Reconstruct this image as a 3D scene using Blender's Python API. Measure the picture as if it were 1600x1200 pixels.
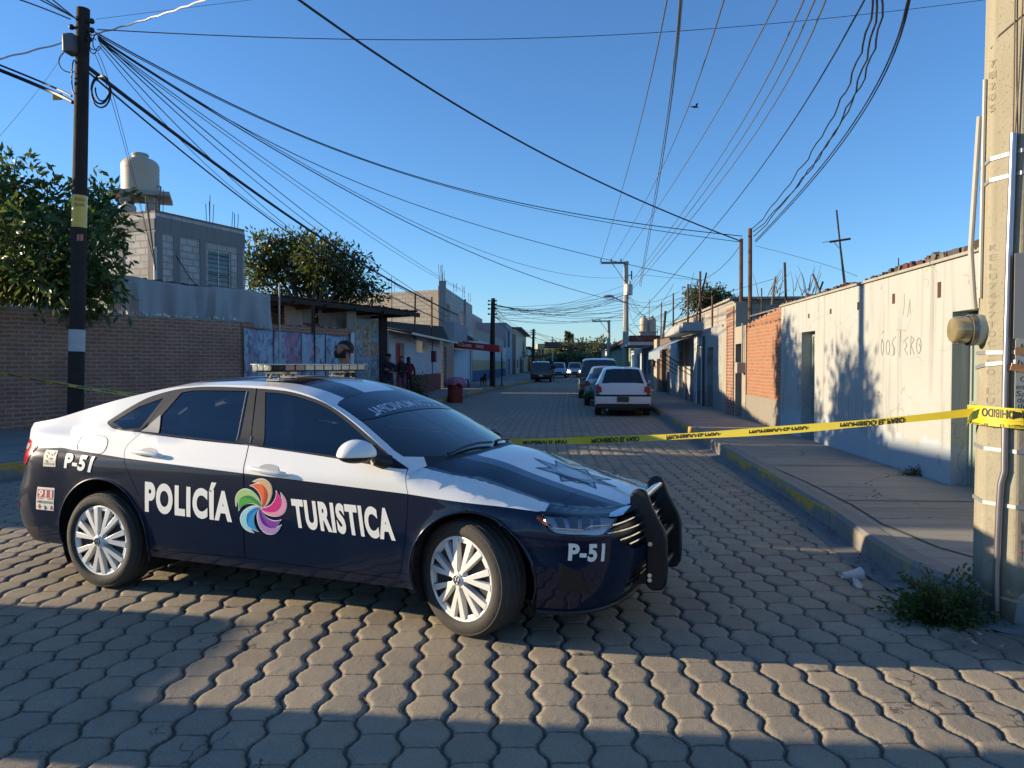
import bpy, bmesh, math, random
import numpy as np
from mathutils import Vector, Matrix, noise as mnoise
from mathutils.geometry import delaunay_2d_cdt
R = math.radians
random.seed(7); rng = np.random.default_rng(7)
for o in list(bpy.data.objects): bpy.data.objects.remove(o)
SC = bpy.context.scene; COL = SC.collection

# ---------------------------------------------------------------- camera, sky, sun, exposure
YAW = R(4.76); CH = 1.5; FPX = 1200.0; PITCH = .0253
cam = bpy.data.cameras.new("camera"); cam.lens = 27.0; cam.sensor_width = 36.0; cam.clip_end = 3000
camo = bpy.data.objects.new("camera", cam); COL.objects.link(camo)
camo.location = (0, 0, CH); camo.rotation_euler = (R(90) - PITCH, 0, YAW); SC.camera = camo
SUN_AZ, SUN_EL = R(178.0), R(13.0)
world = bpy.data.worlds.new("World"); SC.world = world; world.use_nodes = True
wn = world.node_tree.nodes; wl = world.node_tree.links
sky = wn.new("ShaderNodeTexSky"); sky.sky_type = 'NISHITA'; sky.sun_disc = False
sky.sun_elevation = SUN_EL; sky.sun_rotation = math.pi/2 - SUN_AZ
sky.air_density = 1.0; sky.dust_density = .08; sky.ozone_density = 6.0; sky.altitude = 0
wl.new(sky.outputs[0], wn["Background"].inputs[0]); wn["Background"].inputs[1].default_value = .118
sl = bpy.data.lights.new("sun", 'SUN'); sl.energy = 4.6; sl.angle = R(.5); sl.color = (1.0, .82, .56)
so = bpy.data.objects.new("sun", sl); COL.objects.link(so)
sv = Vector((math.cos(SUN_AZ)*math.cos(SUN_EL), math.sin(SUN_AZ)*math.cos(SUN_EL), math.sin(SUN_EL)))
so.rotation_euler = (-sv).to_track_quat('-Z', 'Y').to_euler(); so.location = sv*60
SC.view_settings.view_transform = 'Standard'; SC.view_settings.look = 'None'
SC.view_settings.exposure = 1.0; SC.view_settings.gamma = 1.0
SC.cycles.max_bounces = 6; SC.cycles.transparent_max_bounces = 12; SC.cycles.use_denoising = True

# ---------------------------------------------------------------- helpers
def at(px, py, d):
    """world point seen at pixel (px, py) of the 1600x1200 photograph at depth d"""
    r = (px-800)/FPX; u = (600-py)/FPX; cp, sp = math.cos(PITCH), math.sin(PITCH)
    f = cp+u*sp; up = -sp+u*cp; t = d/f
    return c2w(r*t, d, CH+up*t)
def c2w(r, d, z=0.0):
    return Vector((r*math.cos(YAW)-d*math.sin(YAW), r*math.sin(YAW)+d*math.cos(YAW), z))
def gnd(px, py, z=0.0):
    r = (px-800)/FPX; u = (600-py)/FPX; cp, sp = math.cos(PITCH), math.sin(PITCH)
    t = (z-CH)/(-sp+u*cp)
    return c2w(r*t, (cp+u*sp)*t, z)

def tag(o, label=None, cat=None, group=None, kind=None):
    if label: o["label"] = label
    if cat: o["category"] = cat
    if group: o["group"] = group
    if kind: o["kind"] = kind
    return o
def thing(name, label, cat, loc=(0,0,0), rotz=0.0, group=None):
    o = bpy.data.objects.new(name, None); COL.objects.link(o); o.empty_display_size = .2
    o.location = loc; o.rotation_euler = (0, 0, rotz)
    return tag(o, label, cat, group)
def copy_tree(o, parent=None):
    c = o.copy(); COL.objects.link(c); c.parent = parent
    if parent is not None: c.matrix_parent_inverse = o.matrix_parent_inverse
    for ch in list(o.children): copy_tree(ch, c)
    return c

class MB:
    def __init__(s): s.v = []; s.f = []; s.m = []
    def add(s, vs, fs, mi=0):
        n = len(s.v); s.v.extend([tuple(v) for v in vs])
        for f in fs: s.f.append(tuple(i+n for i in f)); s.m.append(mi)
        return s
    def box(s, c, size, mi=0, rot=None):
        hx, hy, hz = size[0]/2, size[1]/2, size[2]/2
        vs = [Vector((x*hx, y*hy, z*hz)) for z in (-1,1) for y in (-1,1) for x in (-1,1)]
        if rot is not None: vs = [rot @ v for v in vs]
        c = Vector(c); vs = [v+c for v in vs]
        return s.add(vs, [(0,2,3,1),(4,5,7,6),(0,1,5,4),(2,6,7,3),(0,4,6,2),(1,3,7,5)], mi)
    def bx(s, x0, x1, y0, y1, z0, z1, mi=0):
        return s.box(((x0+x1)/2,(y0+y1)/2,(z0+z1)/2), (abs(x1-x0),abs(y1-y0),abs(z1-z0)), mi)
    def tube(s, pts, r, n=8, mi=0, cap=True):
        pts = [Vector(p) for p in pts]; rs = r if isinstance(r, (list, tuple)) else [r]*len(pts)
        rings = []; prev = None
        for i, p in enumerate(pts):
            t = (pts[min(i+1, len(pts)-1)]-pts[max(i-1, 0)])
            t = t.normalized() if t.length > 1e-9 else Vector((0,0,1))
            if prev is None:
                a = Vector((0,0,1)) if abs(t.z) < .9 else Vector((1,0,0)); u = t.cross(a).normalized()
            else:
                u = prev-t*prev.dot(t); u = u.normalized() if u.length > 1e-6 else t.orthogonal().normalized()
            prev = u; w = t.cross(u)
            rings.append([p+(u*math.cos(2*math.pi*k/n)+w*math.sin(2*math.pi*k/n))*rs[i] for k in range(n)])
        vs = [v for rg in rings for v in rg]; fs = []
        for i in range(len(pts)-1):
            for k in range(n):
                a = i*n+k; b = i*n+(k+1) % n; fs.append((a, b, b+n, a+n))
        if cap:
            fs.append(tuple(range(n-1, -1, -1))); fs.append(tuple(range((len(pts)-1)*n, len(pts)*n)))
        return s.add(vs, fs, mi)
    def lathe(s, prof, n=24, mi=0, M=None, mfn=None):
        """prof [(radius, height)] about local z"""
        vs = []; 
        for (r, z) in prof:
            for k in range(n):
                a = 2*math.pi*k/n; v = Vector((r*math.cos(a), r*math.sin(a), z)); vs.append(M @ v if M is not None else v)
        base = len(s.v); s.v.extend([tuple(v) for v in vs])
        for i in range(len(prof)-1):
            for k in range(n):
                a = base+i*n+k; b = base+i*n+(k+1) % n
                s.f.append((a, b, b+n, a+n)); s.m.append(mfn(i) if mfn else mi)
        return s
    def prism(s, poly, h0, h1, fn, mi=0):
        """extrude a simple 2D polygon from h0 to h1; fn(u, v, h) -> 3D"""
        n = len(poly); vs = [fn(u, v, h0) for u, v in poly]+[fn(u, v, h1) for u, v in poly]
        fs = [tuple(range(n-1, -1, -1)), tuple(range(n, 2*n))]+[(i, (i+1) % n, n+(i+1) % n, n+i) for i in range(n)]
        return s.add(vs, fs, mi)
    def ball(s, c, r, mi=0, n=10, m=6, sc=(1,1,1)):
        c = Vector(c); vs = [c+Vector((0,0,r*sc[2]))]
        for i in range(1, m):
            t = math.pi*i/m
            for k in range(n):
                a = 2*math.pi*k/n
                vs.append(c+Vector((r*sc[0]*math.sin(t)*math.cos(a), r*sc[1]*math.sin(t)*math.sin(a), r*sc[2]*math.cos(t))))
        vs.append(c-Vector((0,0,r*sc[2]))); fs = []
        for k in range(n): fs.append((0, 1+k, 1+(k+1) % n))
        for i in range(m-2):
            for k in range(n):
                a = 1+i*n+k; b = 1+i*n+(k+1) % n; fs.append((a, a+n, b+n, b))
        L = len(vs)-1
        for k in range(n): fs.append((L, 1+(m-2)*n+(k+1) % n, 1+(m-2)*n+k))
        return s.add(vs, fs, mi)
    def obj(s, name, mats, parent=None, smooth=True, ang=35, bevel=0.0, fixn=True):
        me = bpy.data.meshes.new(name); me.from_pydata(s.v, [], s.f)
        if not isinstance(mats, (list, tuple)): mats = [mats]
        for m in mats: me.materials.append(m)
        if len(mats) > 1: me.polygons.foreach_set("material_index", s.m)
        if fixn:
            bm = bmesh.new(); bm.from_mesh(me); bmesh.ops.recalc_face_normals(bm, faces=bm.faces); bm.to_mesh(me); bm.free()
        me.update()
        if smooth and len(me.polygons):
            me.polygons.foreach_set("use_smooth", [True]*len(me.polygons)); me.set_sharp_from_angle(angle=R(ang))
        o = bpy.data.objects.new(name, me); COL.objects.link(o)
        if parent is not None: o.parent = parent
        if bevel > 0:
            b = o.modifiers.new("bevel", 'BEVEL'); b.width = bevel; b.segments = 2; b.limit_method = 'ANGLE'; b.angle_limit = R(40)
        return o
def struct(o): o["kind"] = "structure"; return o
def np_mesh(name, verts, faces, mats, parent=None, smooth=False, midx=None):
    me = bpy.data.meshes.new(name); nv = len(verts); nf = len(faces); k = faces.shape[1]
    me.vertices.add(nv); me.vertices.foreach_set("co", np.ascontiguousarray(verts, dtype=np.float32).ravel())
    me.loops.add(nf*k); me.loops.foreach_set("vertex_index", np.ascontiguousarray(faces, dtype=np.int32).ravel())
    me.polygons.add(nf); me.polygons.foreach_set("loop_start", np.arange(0, nf*k, k, dtype=np.int32))
    me.polygons.foreach_set("loop_total", np.full(nf, k, dtype=np.int32))
    if not isinstance(mats, (list, tuple)): mats = [mats]
    for m in mats: me.materials.append(m)
    if midx is not None: me.polygons.foreach_set("material_index", np.ascontiguousarray(midx, dtype=np.int32))
    if smooth: me.polygons.foreach_set("use_smooth", np.ones(nf, dtype=bool))
    me.update(calc_edges=True)
    o = bpy.data.objects.new(name, me); COL.objects.link(o)
    if parent is not None: o.parent = parent
    return o

# ---------------------------------------------------------------- materials
class NT:
    def __init__(s, name):
        s.mat = bpy.data.materials.new(name); s.mat.use_nodes = True
        s.t = s.mat.node_tree; s.n = s.t.nodes; s.b = s.n["Principled BSDF"]; s.out = s.n["Material Output"]
    def new(s, typ, **kw):
        n = s.n.new(typ)
        for k, v in kw.items(): setattr(n, k, v)
        return n
    def set(s, n, i, v):
        if hasattr(v, "links") or isinstance(v, bpy.types.NodeSocket): s.t.links.new(v, n.inputs[i])
        else: n.inputs[i].default_value = v
    def math(s, op, a, b=0.0, c=None, clamp=False):
        n = s.new("ShaderNodeMath", operation=op, use_clamp=clamp); s.set(n, 0, a); s.set(n, 1, b)
        if c is not None: s.set(n, 2, c)
        return n.outputs[0]
    def mix(s, f, a, b):
        n = s.new("ShaderNodeMix", data_type='RGBA'); s.set(n, 0, f)
        for i, v in ((6, a), (7, b)): s.set(n, i, v if not isinstance(v, tuple) else (*v[:3], 1))
        return n.outputs[2]
    def ramp(s, f, stops):
        n = s.new("ShaderNodeValToRGB"); s.set(n, 0, f); e = n.color_ramp.elements
        while len(e) < len(stops): e.new(.5)
        for q, (p, c) in zip(e, stops):
            q.position = p; q.color = (*c, 1) if isinstance(c, tuple) else (c, c, c, 1)
        return n.outputs[0]
    def coord(s, which='Object'):
        return s.new("ShaderNodeTexCoord").outputs[which]
    def mapping(s, v, sc=(1,1,1), loc=(0,0,0), rot=(0,0,0)):
        n = s.new("ShaderNodeMapping"); s.set(n, 0, v); n.inputs[1].default_value = loc; n.inputs[2].default_value = rot; n.inputs[3].default_value = sc
        return n.outputs[0]
    def noise(s, v, sc, det=4, rough=.55, dist=0.0):
        n = s.new("ShaderNodeTexNoise"); s.set(n, "Vector", v); n.inputs["Scale"].default_value = sc
        n.inputs["Detail"].default_value = det; n.inputs["Roughness"].default_value = rough; n.inputs["Distortion"].default_value = dist
        return n.outputs[0]
    def bump(s, h, st=.3, d=.02, nrm=None):
        n = s.new("ShaderNodeBump"); s.set(n, "Height", h); n.inputs["Strength"].default_value = st; n.inputs["Distance"].default_value = d
        if nrm is not None: s.set(n, "Normal", nrm)
        s.t.links.new(n.outputs[0], s.b.inputs["Normal"]); return n.outputs[0]
    def fin(s, col=None, rough=.7, metal=0.0, spec=.4):
        if col is not None: s.set(s.b, "Base Color", (*col, 1) if isinstance(col, tuple) and len(col) == 3 else col)
        s.set(s.b, "Roughness", rough); s.b.inputs["Metallic"].default_value = metal
        s.b.inputs["Specular IOR Level"].default_value = spec
        return s.mat
def c3(c, k): return tuple(min(1, x*k) for x in c)
_MC = {}
def mat(name, col, rough=.7, metal=0.0, var=.14, sc=3.0, bump=.0, bsc=30.0, bd=.01, spec=.4, coat=0.0, emit=None):
    key = (name,)
    if key in _MC: return _MC[key]
    t = NT(name); v = t.coord()
    if var > 0:
        n = t.noise(v, sc); c = t.mix(n, c3(col, 1-var), c3(col, 1+var))
    else: c = col
    if bump > 0: t.bump(t.noise(v, bsc), bump, bd)
    if coat: t.b.inputs["Coat Weight"].default_value = coat; t.b.inputs["Coat Roughness"].default_value = .05
    if emit: t.b.inputs["Emission Color"].default_value = (*emit[0], 1); t.b.inputs["Emission Strength"].default_value = emit[1]
    m = t.fin(c, rough, metal, spec); _MC[key] = m; return m

def wallcoords(t):
    """(x+y, z) of the object as 2D masonry coordinates"""
    v = t.coord(); sp = t.new("ShaderNodeSeparateXYZ"); t.set(sp, 0, v)
    cb = t.new("ShaderNodeCombineXYZ"); t.set(cb, 0, t.math('ADD', sp.outputs[0], sp.outputs[1])); t.set(cb, 1, sp.outputs[2])
    return v, sp, cb.outputs[0]
def masonry(name, c1, c2, mortar, bw=.26, bh=.085, ms=.014, msmooth=.2, dirt=.3, stain=(.12,.11,.10), rough=.9, bstr=.6, paint=None):
    t = NT(name); v, sp, w = wallcoords(t)
    wob = t.noise(v, 2.5, 2); vm = t.new("ShaderNodeVectorMath", operation='ADD'); t.set(vm, 0, w)
    cb = t.new("ShaderNodeCombineXYZ"); t.set(cb, 1, t.math('MULTIPLY', t.math('SUBTRACT', wob, .5), .05)); t.set(cb, 0, t.math('MULTIPLY', t.math('SUBTRACT', wob, .5), .03))
    t.set(vm, 1, cb.outputs[0])
    b = t.new("ShaderNodeTexBrick"); t.set(b, 0, vm.outputs[0]); b.inputs["Color1"].default_value = (*c1,1); b.inputs["Color2"].default_value = (*c2,1)
    b.inputs["Mortar"].default_value = (*mortar,1); b.inputs["Scale"].default_value = 1; b.inputs["Mortar Size"].default_value = ms
    b.inputs["Mortar Smooth"].default_value = msmooth; b.inputs["Bias"].default_value = 0; b.inputs["Brick Width"].default_value = bw; b.inputs["Row Height"].default_value = bh
    n = t.noise(v, 1.3, 6, .6); n2 = t.noise(v, 14, 4)
    c = t.mix(t.math('MULTIPLY', t.ramp(n, [(.42, 0.), (.72, 1.)]), dirt), b.outputs[0], stain)
    c = t.mix(t.math('MULTIPLY', n2, .35), c, c3(c1, .6))
    if paint is not None:      # flaking paint left on part of the masonry: (colour, coverage 0..1)
        f = t.ramp(t.noise(v, 2.1, 8, .65), [(1-paint[1]-.04, 0.), (1-paint[1]+.04, 1.)]); c = t.mix(f, c, paint[0])
    h = t.math('ADD', t.math('MULTIPLY', t.math('SUBTRACT', 1.0, b.outputs[1]), 1.0), t.math('MULTIPLY', n2, .5))
    t.bump(h, bstr, .02)
    return t.fin(c, rough, 0, .2)
def plaster(name, col, dirt=(.25,.23,.20), streak=.4, low=None, lowh=.6, patch=None, rough=.88, cracks=False, upper=None):
    """old render: vertical rain streaks, a stained or differently painted foot, patches where the coat came off"""
    t = NT(name); v, sp, w = wallcoords(t); z = sp.outputs[2]
    n = t.noise(v, 1.1, 6, .6)
    c = t.mix(n, c3(col, .86), c3(col, 1.08))
    st = t.noise(t.mapping(v, (7, 7, .35)), 1.0, 5, .6)
    if streak: c = t.mix(t.math('MULTIPLY', t.ramp(st, [(.52, 0.), (.74, 1.)]), streak), c, dirt)
    if patch is not None:
        f = t.ramp(t.noise(v, 1.7, 8, .62, .6), [(patch[1]-.02, 0.), (patch[1]+.02, 1.)]); c = t.mix(f, c, patch[0])
    if low is not None:
        zz = t.math('ADD', z, t.math('MULTIPLY', t.math('SUBTRACT', t.noise(v, 1.9, 8, .65), .5), lowh*1.6))
        f = t.ramp(t.math('DIVIDE', zz, lowh*2), [(.48, 1.), (.52, 0.)]); c = t.mix(t.math('MULTIPLY', f, .85), c, low)
    if upper is not None:   # (height, colour)
        f = t.math('GREATER_THAN', z, upper[0]); c = t.mix(f, c, upper[1])
    if cracks:
        vo = t.new("ShaderNodeTexVoronoi", feature='DISTANCE_TO_EDGE'); nd = t.new("ShaderNodeTexNoise"); t.set(nd, "Vector", v); nd.inputs["Scale"].default_value = 3.0; nd.inputs["Detail"].default_value = 6
        va = t.new("ShaderNodeVectorMath", operation='MULTIPLY_ADD'); t.set(va, 0, nd.outputs[1]); va.inputs[1].default_value = (.5,.5,.5); t.set(va, 2, v); t.set(vo, "Vector", t.mapping(va.outputs[0], (1,1,1.6))); vo.inputs["Scale"].default_value = .6
        nn = t.noise(v, 1.2, 4); k = t.math('MULTIPLY', t.math('LESS_THAN', vo.outputs[0], .0045), t.math('GREATER_THAN', nn, .5)); c = t.mix(t.math('MULTIPLY', k, .38), c, c3(dirt, .9))
    sp_ = t.noise(v, 60, 3); c = t.mix(t.math('MULTIPLY', t.ramp(sp_, [(.6, 0.), (.7, 1.)]), .25), c, dirt)
    t.bump(t.math('ADD', t.noise(v, 22, 5), t.math('MULTIPLY', n, 1.5)), .35, .012)
    return t.fin(c, rough, 0, .2)
# ---------------------------------------------------------------- lettering
def text_tris(s, bold=0.0, track=1.0):
    """triangulated text scaled so that cap height is 1 and x starts at 0; returns verts Nx2, tris, width"""
    cu = bpy.data.curves.new("t", 'FONT'); cu.body = s; cu.size = 1.0; cu.offset = bold; cu.resolution_u = 5; cu.space_character = track
    o = bpy.data.objects.new("t", cu); COL.objects.link(o)
    dg = bpy.context.evaluated_depsgraph_get(); ev = o.evaluated_get(dg); me = ev.to_mesh()
    vs = np.array([v.co[:2] for v in me.vertices]); me.calc_loop_triangles(); tr = [tuple(t.vertices) for t in me.loop_triangles]
    ev.to_mesh_clear(); bpy.data.objects.remove(o); bpy.data.curves.remove(cu)
    if len(vs) == 0: return np.zeros((0,2)), [], 0
    cap = .715; vs = vs/cap; x0 = vs[:,0].min(); vs[:,0] -= x0
    return vs, tr, vs[:,0].max()
def text_mesh(mb, s, fn, bold=.02, mi=0, maxe=.12, track=1.0):
    """fn(u, v) with u 0..1 along the word and v 0..1 of the cap height -> 3D"""
    vs, tr, w = text_tris(s, bold, track)
    bm = bmesh.new(); bv = [bm.verts.new((x, y, 0)) for x, y in vs]
    for t in tr:
        try: bm.faces.new([bv[i] for i in t])
        except ValueError: pass
    for _ in range(3):
        ed = [e for e in bm.edges if e.calc_length() > maxe*4]
        if not ed: break
        bmesh.ops.subdivide_edges(bm, edges=ed, cuts=1); bmesh.ops.triangulate(bm, faces=bm.faces)
    bm.verts.index_update()
    mb.add([fn(v.co.x/w, v.co.y) for v in bm.verts], [tuple(v.index for v in f.verts) for f in bm.faces], mi)
    bm.free(); return w
def quadfn(tl, bl, tr, br, f):
    def g(u, v):
        a = [bl[i]+(tl[i]-bl[i])*v for i in (0,1)]; b = [br[i]+(tr[i]-br[i])*v for i in (0,1)]
        return f(a[0]+(b[0]-a[0])*u, a[1]+(b[1]-a[1])*u)
    return g
def plane_text(name, s, origin, ux, uz, h, width, m, parent=None, bold=.02, flipv=False, flipu=False, mb=None):
    own = mb is None; mb = mb or MB(); origin = Vector(origin); ux = Vector(ux); uz = Vector(uz)
    def fn(u, v):
        if flipv: v = 1-v
        if flipu: u = 1-u
        return origin+ux*(u*width)+uz*(v*h)
    text_mesh(mb, s, fn, bold)
    if own: return mb.obj(name, m, parent, smooth=False, fixn=False)
# ---------------------------------------------------------------- police car body as an analytic surface (x forward, z up, metres)
def pchip(xs,ys):
    xs=np.array(xs,float); ys=np.array(ys,float)
    h=np.diff(xs); d=np.diff(ys)/h; m=np.zeros_like(xs)
    m[0]=d[0]; m[-1]=d[-1]
    for i in range(1,len(xs)-1):
        if d[i-1]*d[i]>0:
            a=2*h[i]+h[i-1]; b=h[i]+2*h[i-1]; m[i]=(a+b)/(a/d[i-1]+b/d[i])
    def f(x):
        x=np.clip(np.asarray(x,float),xs[0],xs[-1]); k=np.clip(np.searchsorted(xs,x)-1,0,len(xs)-2)
        t=(x-xs[k])/h[k]; t2=t*t; t3=t2*t
        return (2*t3-3*t2+1)*ys[k]+(t3-2*t2+t)*h[k]*m[k]+(-2*t3+3*t2)*ys[k+1]+(t3-t2)*h[k]*m[k+1]
    return f
w0=pchip([-3.0,-2.7,-1.3,0,.25],[.885,.90,.90,.895,.885])
prof=pchip([.1,.15,.22,.32,.45,.58,.70,.80,.86,.92,1.0,1.12],[-.11,-.085,-.055,-.024,-.006,0,-.002,-.006,-.012,-.040,-.075,-.11])
zb=pchip([-3.8,-3.1,-2.62,-2.24,-1.5,-.9,-.41,.2],[1.0,1.03,1.065,1.035,1.0,.965,.915,.90])
xf=pchip([.1,.2,.3,.45,.55,.63,.69,.78],[.72,.80,.86,.885,.89,.87,.80,.79])
xr=pchip([.2,.3,.42,.5,.6,.75,.9,1.0,1.1],[-3.55,-3.68,-3.76,-3.78,-3.76,-3.69,-3.69,-3.72,-3.75])
zE=pchip([-3.8,-3.68,-3.3,-2.98,-2.6,-2.28,-2.06,-1.85,-1.5,-1.24,-1.0,-.78,-.6,-.45,-.3,-.2,-.05,.18,.335,.44,.55,.7,.8],
         [1.05,1.06,1.108,1.193,1.285,1.345,1.36,1.365,1.358,1.318,1.24,1.135,1.03,.945,.895,.875,.855,.795,.75,.72,.70,.687,.685])
zC=pchip([-3.8,-3.7,-3.4,-3.15,-2.95,-2.6,-2.3,-2.0,-1.7,-1.4,-1.2,-1.0,-.8,-.6,-.4,-.22,-.1,0,.175,.36,.5,.61,.7,.8],
         [1.065,1.09,1.135,1.165,1.225,1.33,1.393,1.415,1.422,1.408,1.37,1.298,1.212,1.118,1.03,.962,.940,.915,.850,.795,.760,.733,.708,.687])
yEb=pchip([-.5,-.3,0,.25,.42,.53,.70,.76,.82],[.74,.715,.69,.67,.65,.60,.53,.42,.35])
zsh=pchip([-.5,-.3,0,.2,.4,.8],[.86,.79,.70,.66,.655,.65])
XF0,XR0=.25,-3.05
def _arc(L):   # arc-length table of superellipse corner, half width .88
    q=np.sin(np.linspace(0,np.pi/2,2001))  ; 
    y=.88*(1-q**4)**.4; x=L*q
    s=np.concatenate([[0],np.cumsum(np.hypot(np.diff(x),np.diff(y)))])
    return s,q
SF,QF=_arc(.63); SR,QR=_arc(.72)
def W(x,z,xa=None):
    x=np.asarray(x,float); z=np.asarray(z,float); b=zb(x)
    xa=x if xa is None else np.asarray(xa,float)
    zl=np.minimum(z,b)
    w=w0(x)+prof(zl)
    over=np.maximum(z-b,0)
    w=w-over*.60-.015*(1-np.exp(-over/.02))
    for cx,cz in ((0.03,.325),(-2.655,.325)):
        r=np.hypot(x-cx,z-cz); w=w+.014*np.exp(-((r-.36)/.035)**2)*(z<.85)
    # fender crown of the bonnet zone
    bl=np.clip((xa+.52)/.22,0,1); bl=bl*bl*(3-2*bl)
    a=zsh(xa); e=zE(xa); t=np.clip((z-a)/np.maximum(e-a,.01),0,1)
    wsh=w0(x)+prof(np.minimum(z,a))
    wf=yEb(xa)+(wsh-yEb(xa))*np.sqrt(np.maximum(1-t**2.2,0))
    wf=np.where(z<=a,w,wf)
    return w*(1-bl)+wf*bl
def S(s,z):
    """side surface -> x,out,z"""
    s=np.asarray(s,float); z=np.asarray(z,float)
    xm=np.clip(s,XR0,XF0)
    qf=np.interp(s-XF0,SF,QF); qr=np.interp(XR0-s,SR,QR)
    x=np.where(s>XF0,XF0+(xf(z)-XF0)*qf,np.where(s<XR0,XR0+(xr(z)-XR0)*qr,s))
    w=W(xm,z,np.maximum(x,xm))
    k=np.where(s>XF0,(1-qf**4)**.4,np.where(s<XR0,(1-qr**4)**.4,1.))
    return x,w*k,z
def edge(x):
    x=np.asarray(x,float); z=zE(x)
    xc=np.clip(x,XR0,XF0); w=W(xc,z,np.maximum(x,xc))
    qf=np.clip((x-XF0)/(xf(z)-XF0),0,1); qr=np.clip((XR0-x)/(XR0-xr(z)),0,1)
    k=np.where(x>XF0,(1-qf**4)**.4,np.where(x<XR0,(1-qr**4)**.4,1.))
    return w*k,z
def T(x,v):
    ye,ze=edge(x); zc=np.maximum(zC(x),ze)
    return x,v*ye,ze+(zc-ze)*(1-np.abs(v)**2.3)
def paint(name, col, rough=.32, coat=.9, dust=.25, dustcol=(.30,.26,.21), spec=.4):
    t = NT(name); v = t.coord(); sp = t.new("ShaderNodeSeparateXYZ"); t.set(sp, 0, v)
    n = t.noise(v, 2.2, 6, .6); n2 = t.noise(v, 45, 3)
    low = t.ramp(sp.outputs[2], [(.18, 1.), (.55, 0.)])
    f = t.math('MULTIPLY', t.math('ADD', t.math('MULTIPLY', low, .55), t.math('MULTIPLY', t.ramp(n, [(.45, 0.), (.8, 1.)]), .3)), dust)
    f = t.math('MULTIPLY', f, t.math('ADD', .5, n2))
    c = t.mix(f, col, dustcol)
    t.b.inputs["Coat Weight"].default_value = coat; t.b.inputs["Coat Roughness"].default_value = .06
    return t.fin(c, t.math('ADD', rough, t.math('MULTIPLY', f, 1.2)), 0, spec)
def glass(name, tint=(.35,.45,.47), fres=1.5, rough=.015):
    t = NT(name); t.n.remove(t.b)
    tr = t.new("ShaderNodeBsdfTransparent"); tr.inputs[0].default_value = (*tint, 1)
    gl = t.new("ShaderNodeBsdfGlossy"); gl.inputs["Roughness"].default_value = rough; gl.inputs[0].default_value = (1,1,1,1)
    fr = t.new("ShaderNodeFresnel"); fr.inputs[0].default_value = fres
    mx = t.new("ShaderNodeMixShader"); t.t.links.new(t.math('MULTIPLY', fr.outputs[0], 1.0, clamp=True), mx.inputs[0])
    t.t.links.new(tr.outputs[0], mx.inputs[1]); t.t.links.new(gl.outputs[0], mx.inputs[2]); t.t.links.new(mx.outputs[0], t.out.inputs[0])
    return t.mat
NAVY = paint("navy_paint", (.001,.0075,.028), .35, .65, .09, (.13,.125,.11), .08); WHITE = paint("white_paint", (.80,.79,.76), .35, .8, .14)
BLK = mat("black_plastic", (.012,.012,.013), .45, var=.2); BLKG = mat("black_gloss", (.008,.008,.009), .12, var=.1)
TRIM = mat("window_trim", (.035,.033,.030), .38, var=.25, sc=9)
CHROME = mat("chrome", (.75,.75,.76), .12, 1.0, var=.05); SILVER = mat("hubcap_silver", (.74,.73,.70), .36, .25, var=.06)
RUBBER = mat("tyre_rubber", (.040,.036,.032), .8, var=.35, sc=14, bump=.25, bsc=60); UNDER = mat("underbody", (.006,.006,.006), .9)
WG = glass("window_glass", (.46,.60,.62), 1.85); WSG = glass("windscreen_glass", (.45,.54,.56), 1.9)
LETW = mat("letter_white", (.80,.79,.75), .4, var=.03); GREYD = mat("grey_decal", (.05,.085,.13), .35, var=.1, coat=.6)
SEAT = mat("seat_fabric", (.19,.185,.165), .85); DASH = mat("dashboard", (.025,.025,.027), .6)
LENS = glass("clear_lens", (.95,.96,.98), 1.4); REFL = mat("lamp_reflector", (.75,.76,.78), .25, .7, var=.1)
AMBER = mat("amber_lens", (.65,.13,.02), .15, coat=.5); REDL = mat("red_lens", (.50,.012,.012), .15, coat=.8, var=.1)

def side_pt(s, z, off=0.0, sgn=-1):
    s = np.asarray(s, float); z = np.asarray(z, float); e = 1e-3
    x, y, zz = S(s, z); xa, ya, za = S(s+e, z); xb, yb, zb_ = S(s-e, z); xc, yc, zc_ = S(s, z+e); xd, yd, zd = S(s, z-e)
    P = np.stack([x, y, zz], -1); a = np.stack([xa-xb, ya-yb, za-zb_], -1); b = np.stack([xc-xd, yc-yd, zc_-zd], -1)
    n = np.cross(b, a); n /= np.maximum(np.linalg.norm(n, axis=-1, keepdims=True), 1e-9)
    P = P+n*off; P[..., 1] *= sgn; n = n.copy(); n[..., 1] *= sgn
    return P, n
def top_pt(x, y, off=0.0, sgn=-1):
    x = np.asarray(x, float); y = np.asarray(y, float); e = 1e-3
    def q(x, y):
        ye, _ = edge(x); v = np.clip(y/np.maximum(ye, .004), -1, 1); X_, Y_, Z_ = T(x, v); return np.stack([X_, Y_, Z_], -1)
    P = q(x, y); a = q(x+e, y)-q(x-e, y); b = q(x, y+e)-q(x, y-e); n = np.cross(a, b)
    ln = np.linalg.norm(n, axis=-1, keepdims=True); n = np.where(ln > 1e-9, n/np.maximum(ln, 1e-9), np.array([0,0,1.]))
    n = np.where(n[..., 2:3] < .05, np.array([0,0,1.]), n)
    return P+n*off, n
def inpoly(P, poly):
    x, y = P[:,0], P[:,1]; ins = np.zeros(len(P), bool); n = len(poly)
    for i in range(n):
        x1, y1 = poly[i]; x2, y2 = poly[(i+1) % n]
        c = (y1 > y) != (y2 > y)
        ins ^= c & (x < (x2-x1)*(y-y1)/((y2-y1) if y2 != y1 else 1e-12)+x1)
    return ins
def densify(poly, res, closed=True):
    out = []; n = len(poly)
    for i in range(n if closed else n-1):
        a = np.array(poly[i], float); b = np.array(poly[(i+1) % n], float); k = max(1, int(np.ceil(np.hypot(*(b-a))/res)))
        out += [tuple(a+(b-a)*j/k) for j in range(k)]
    if not closed: out.append(tuple(poly[-1]))
    return out
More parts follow.
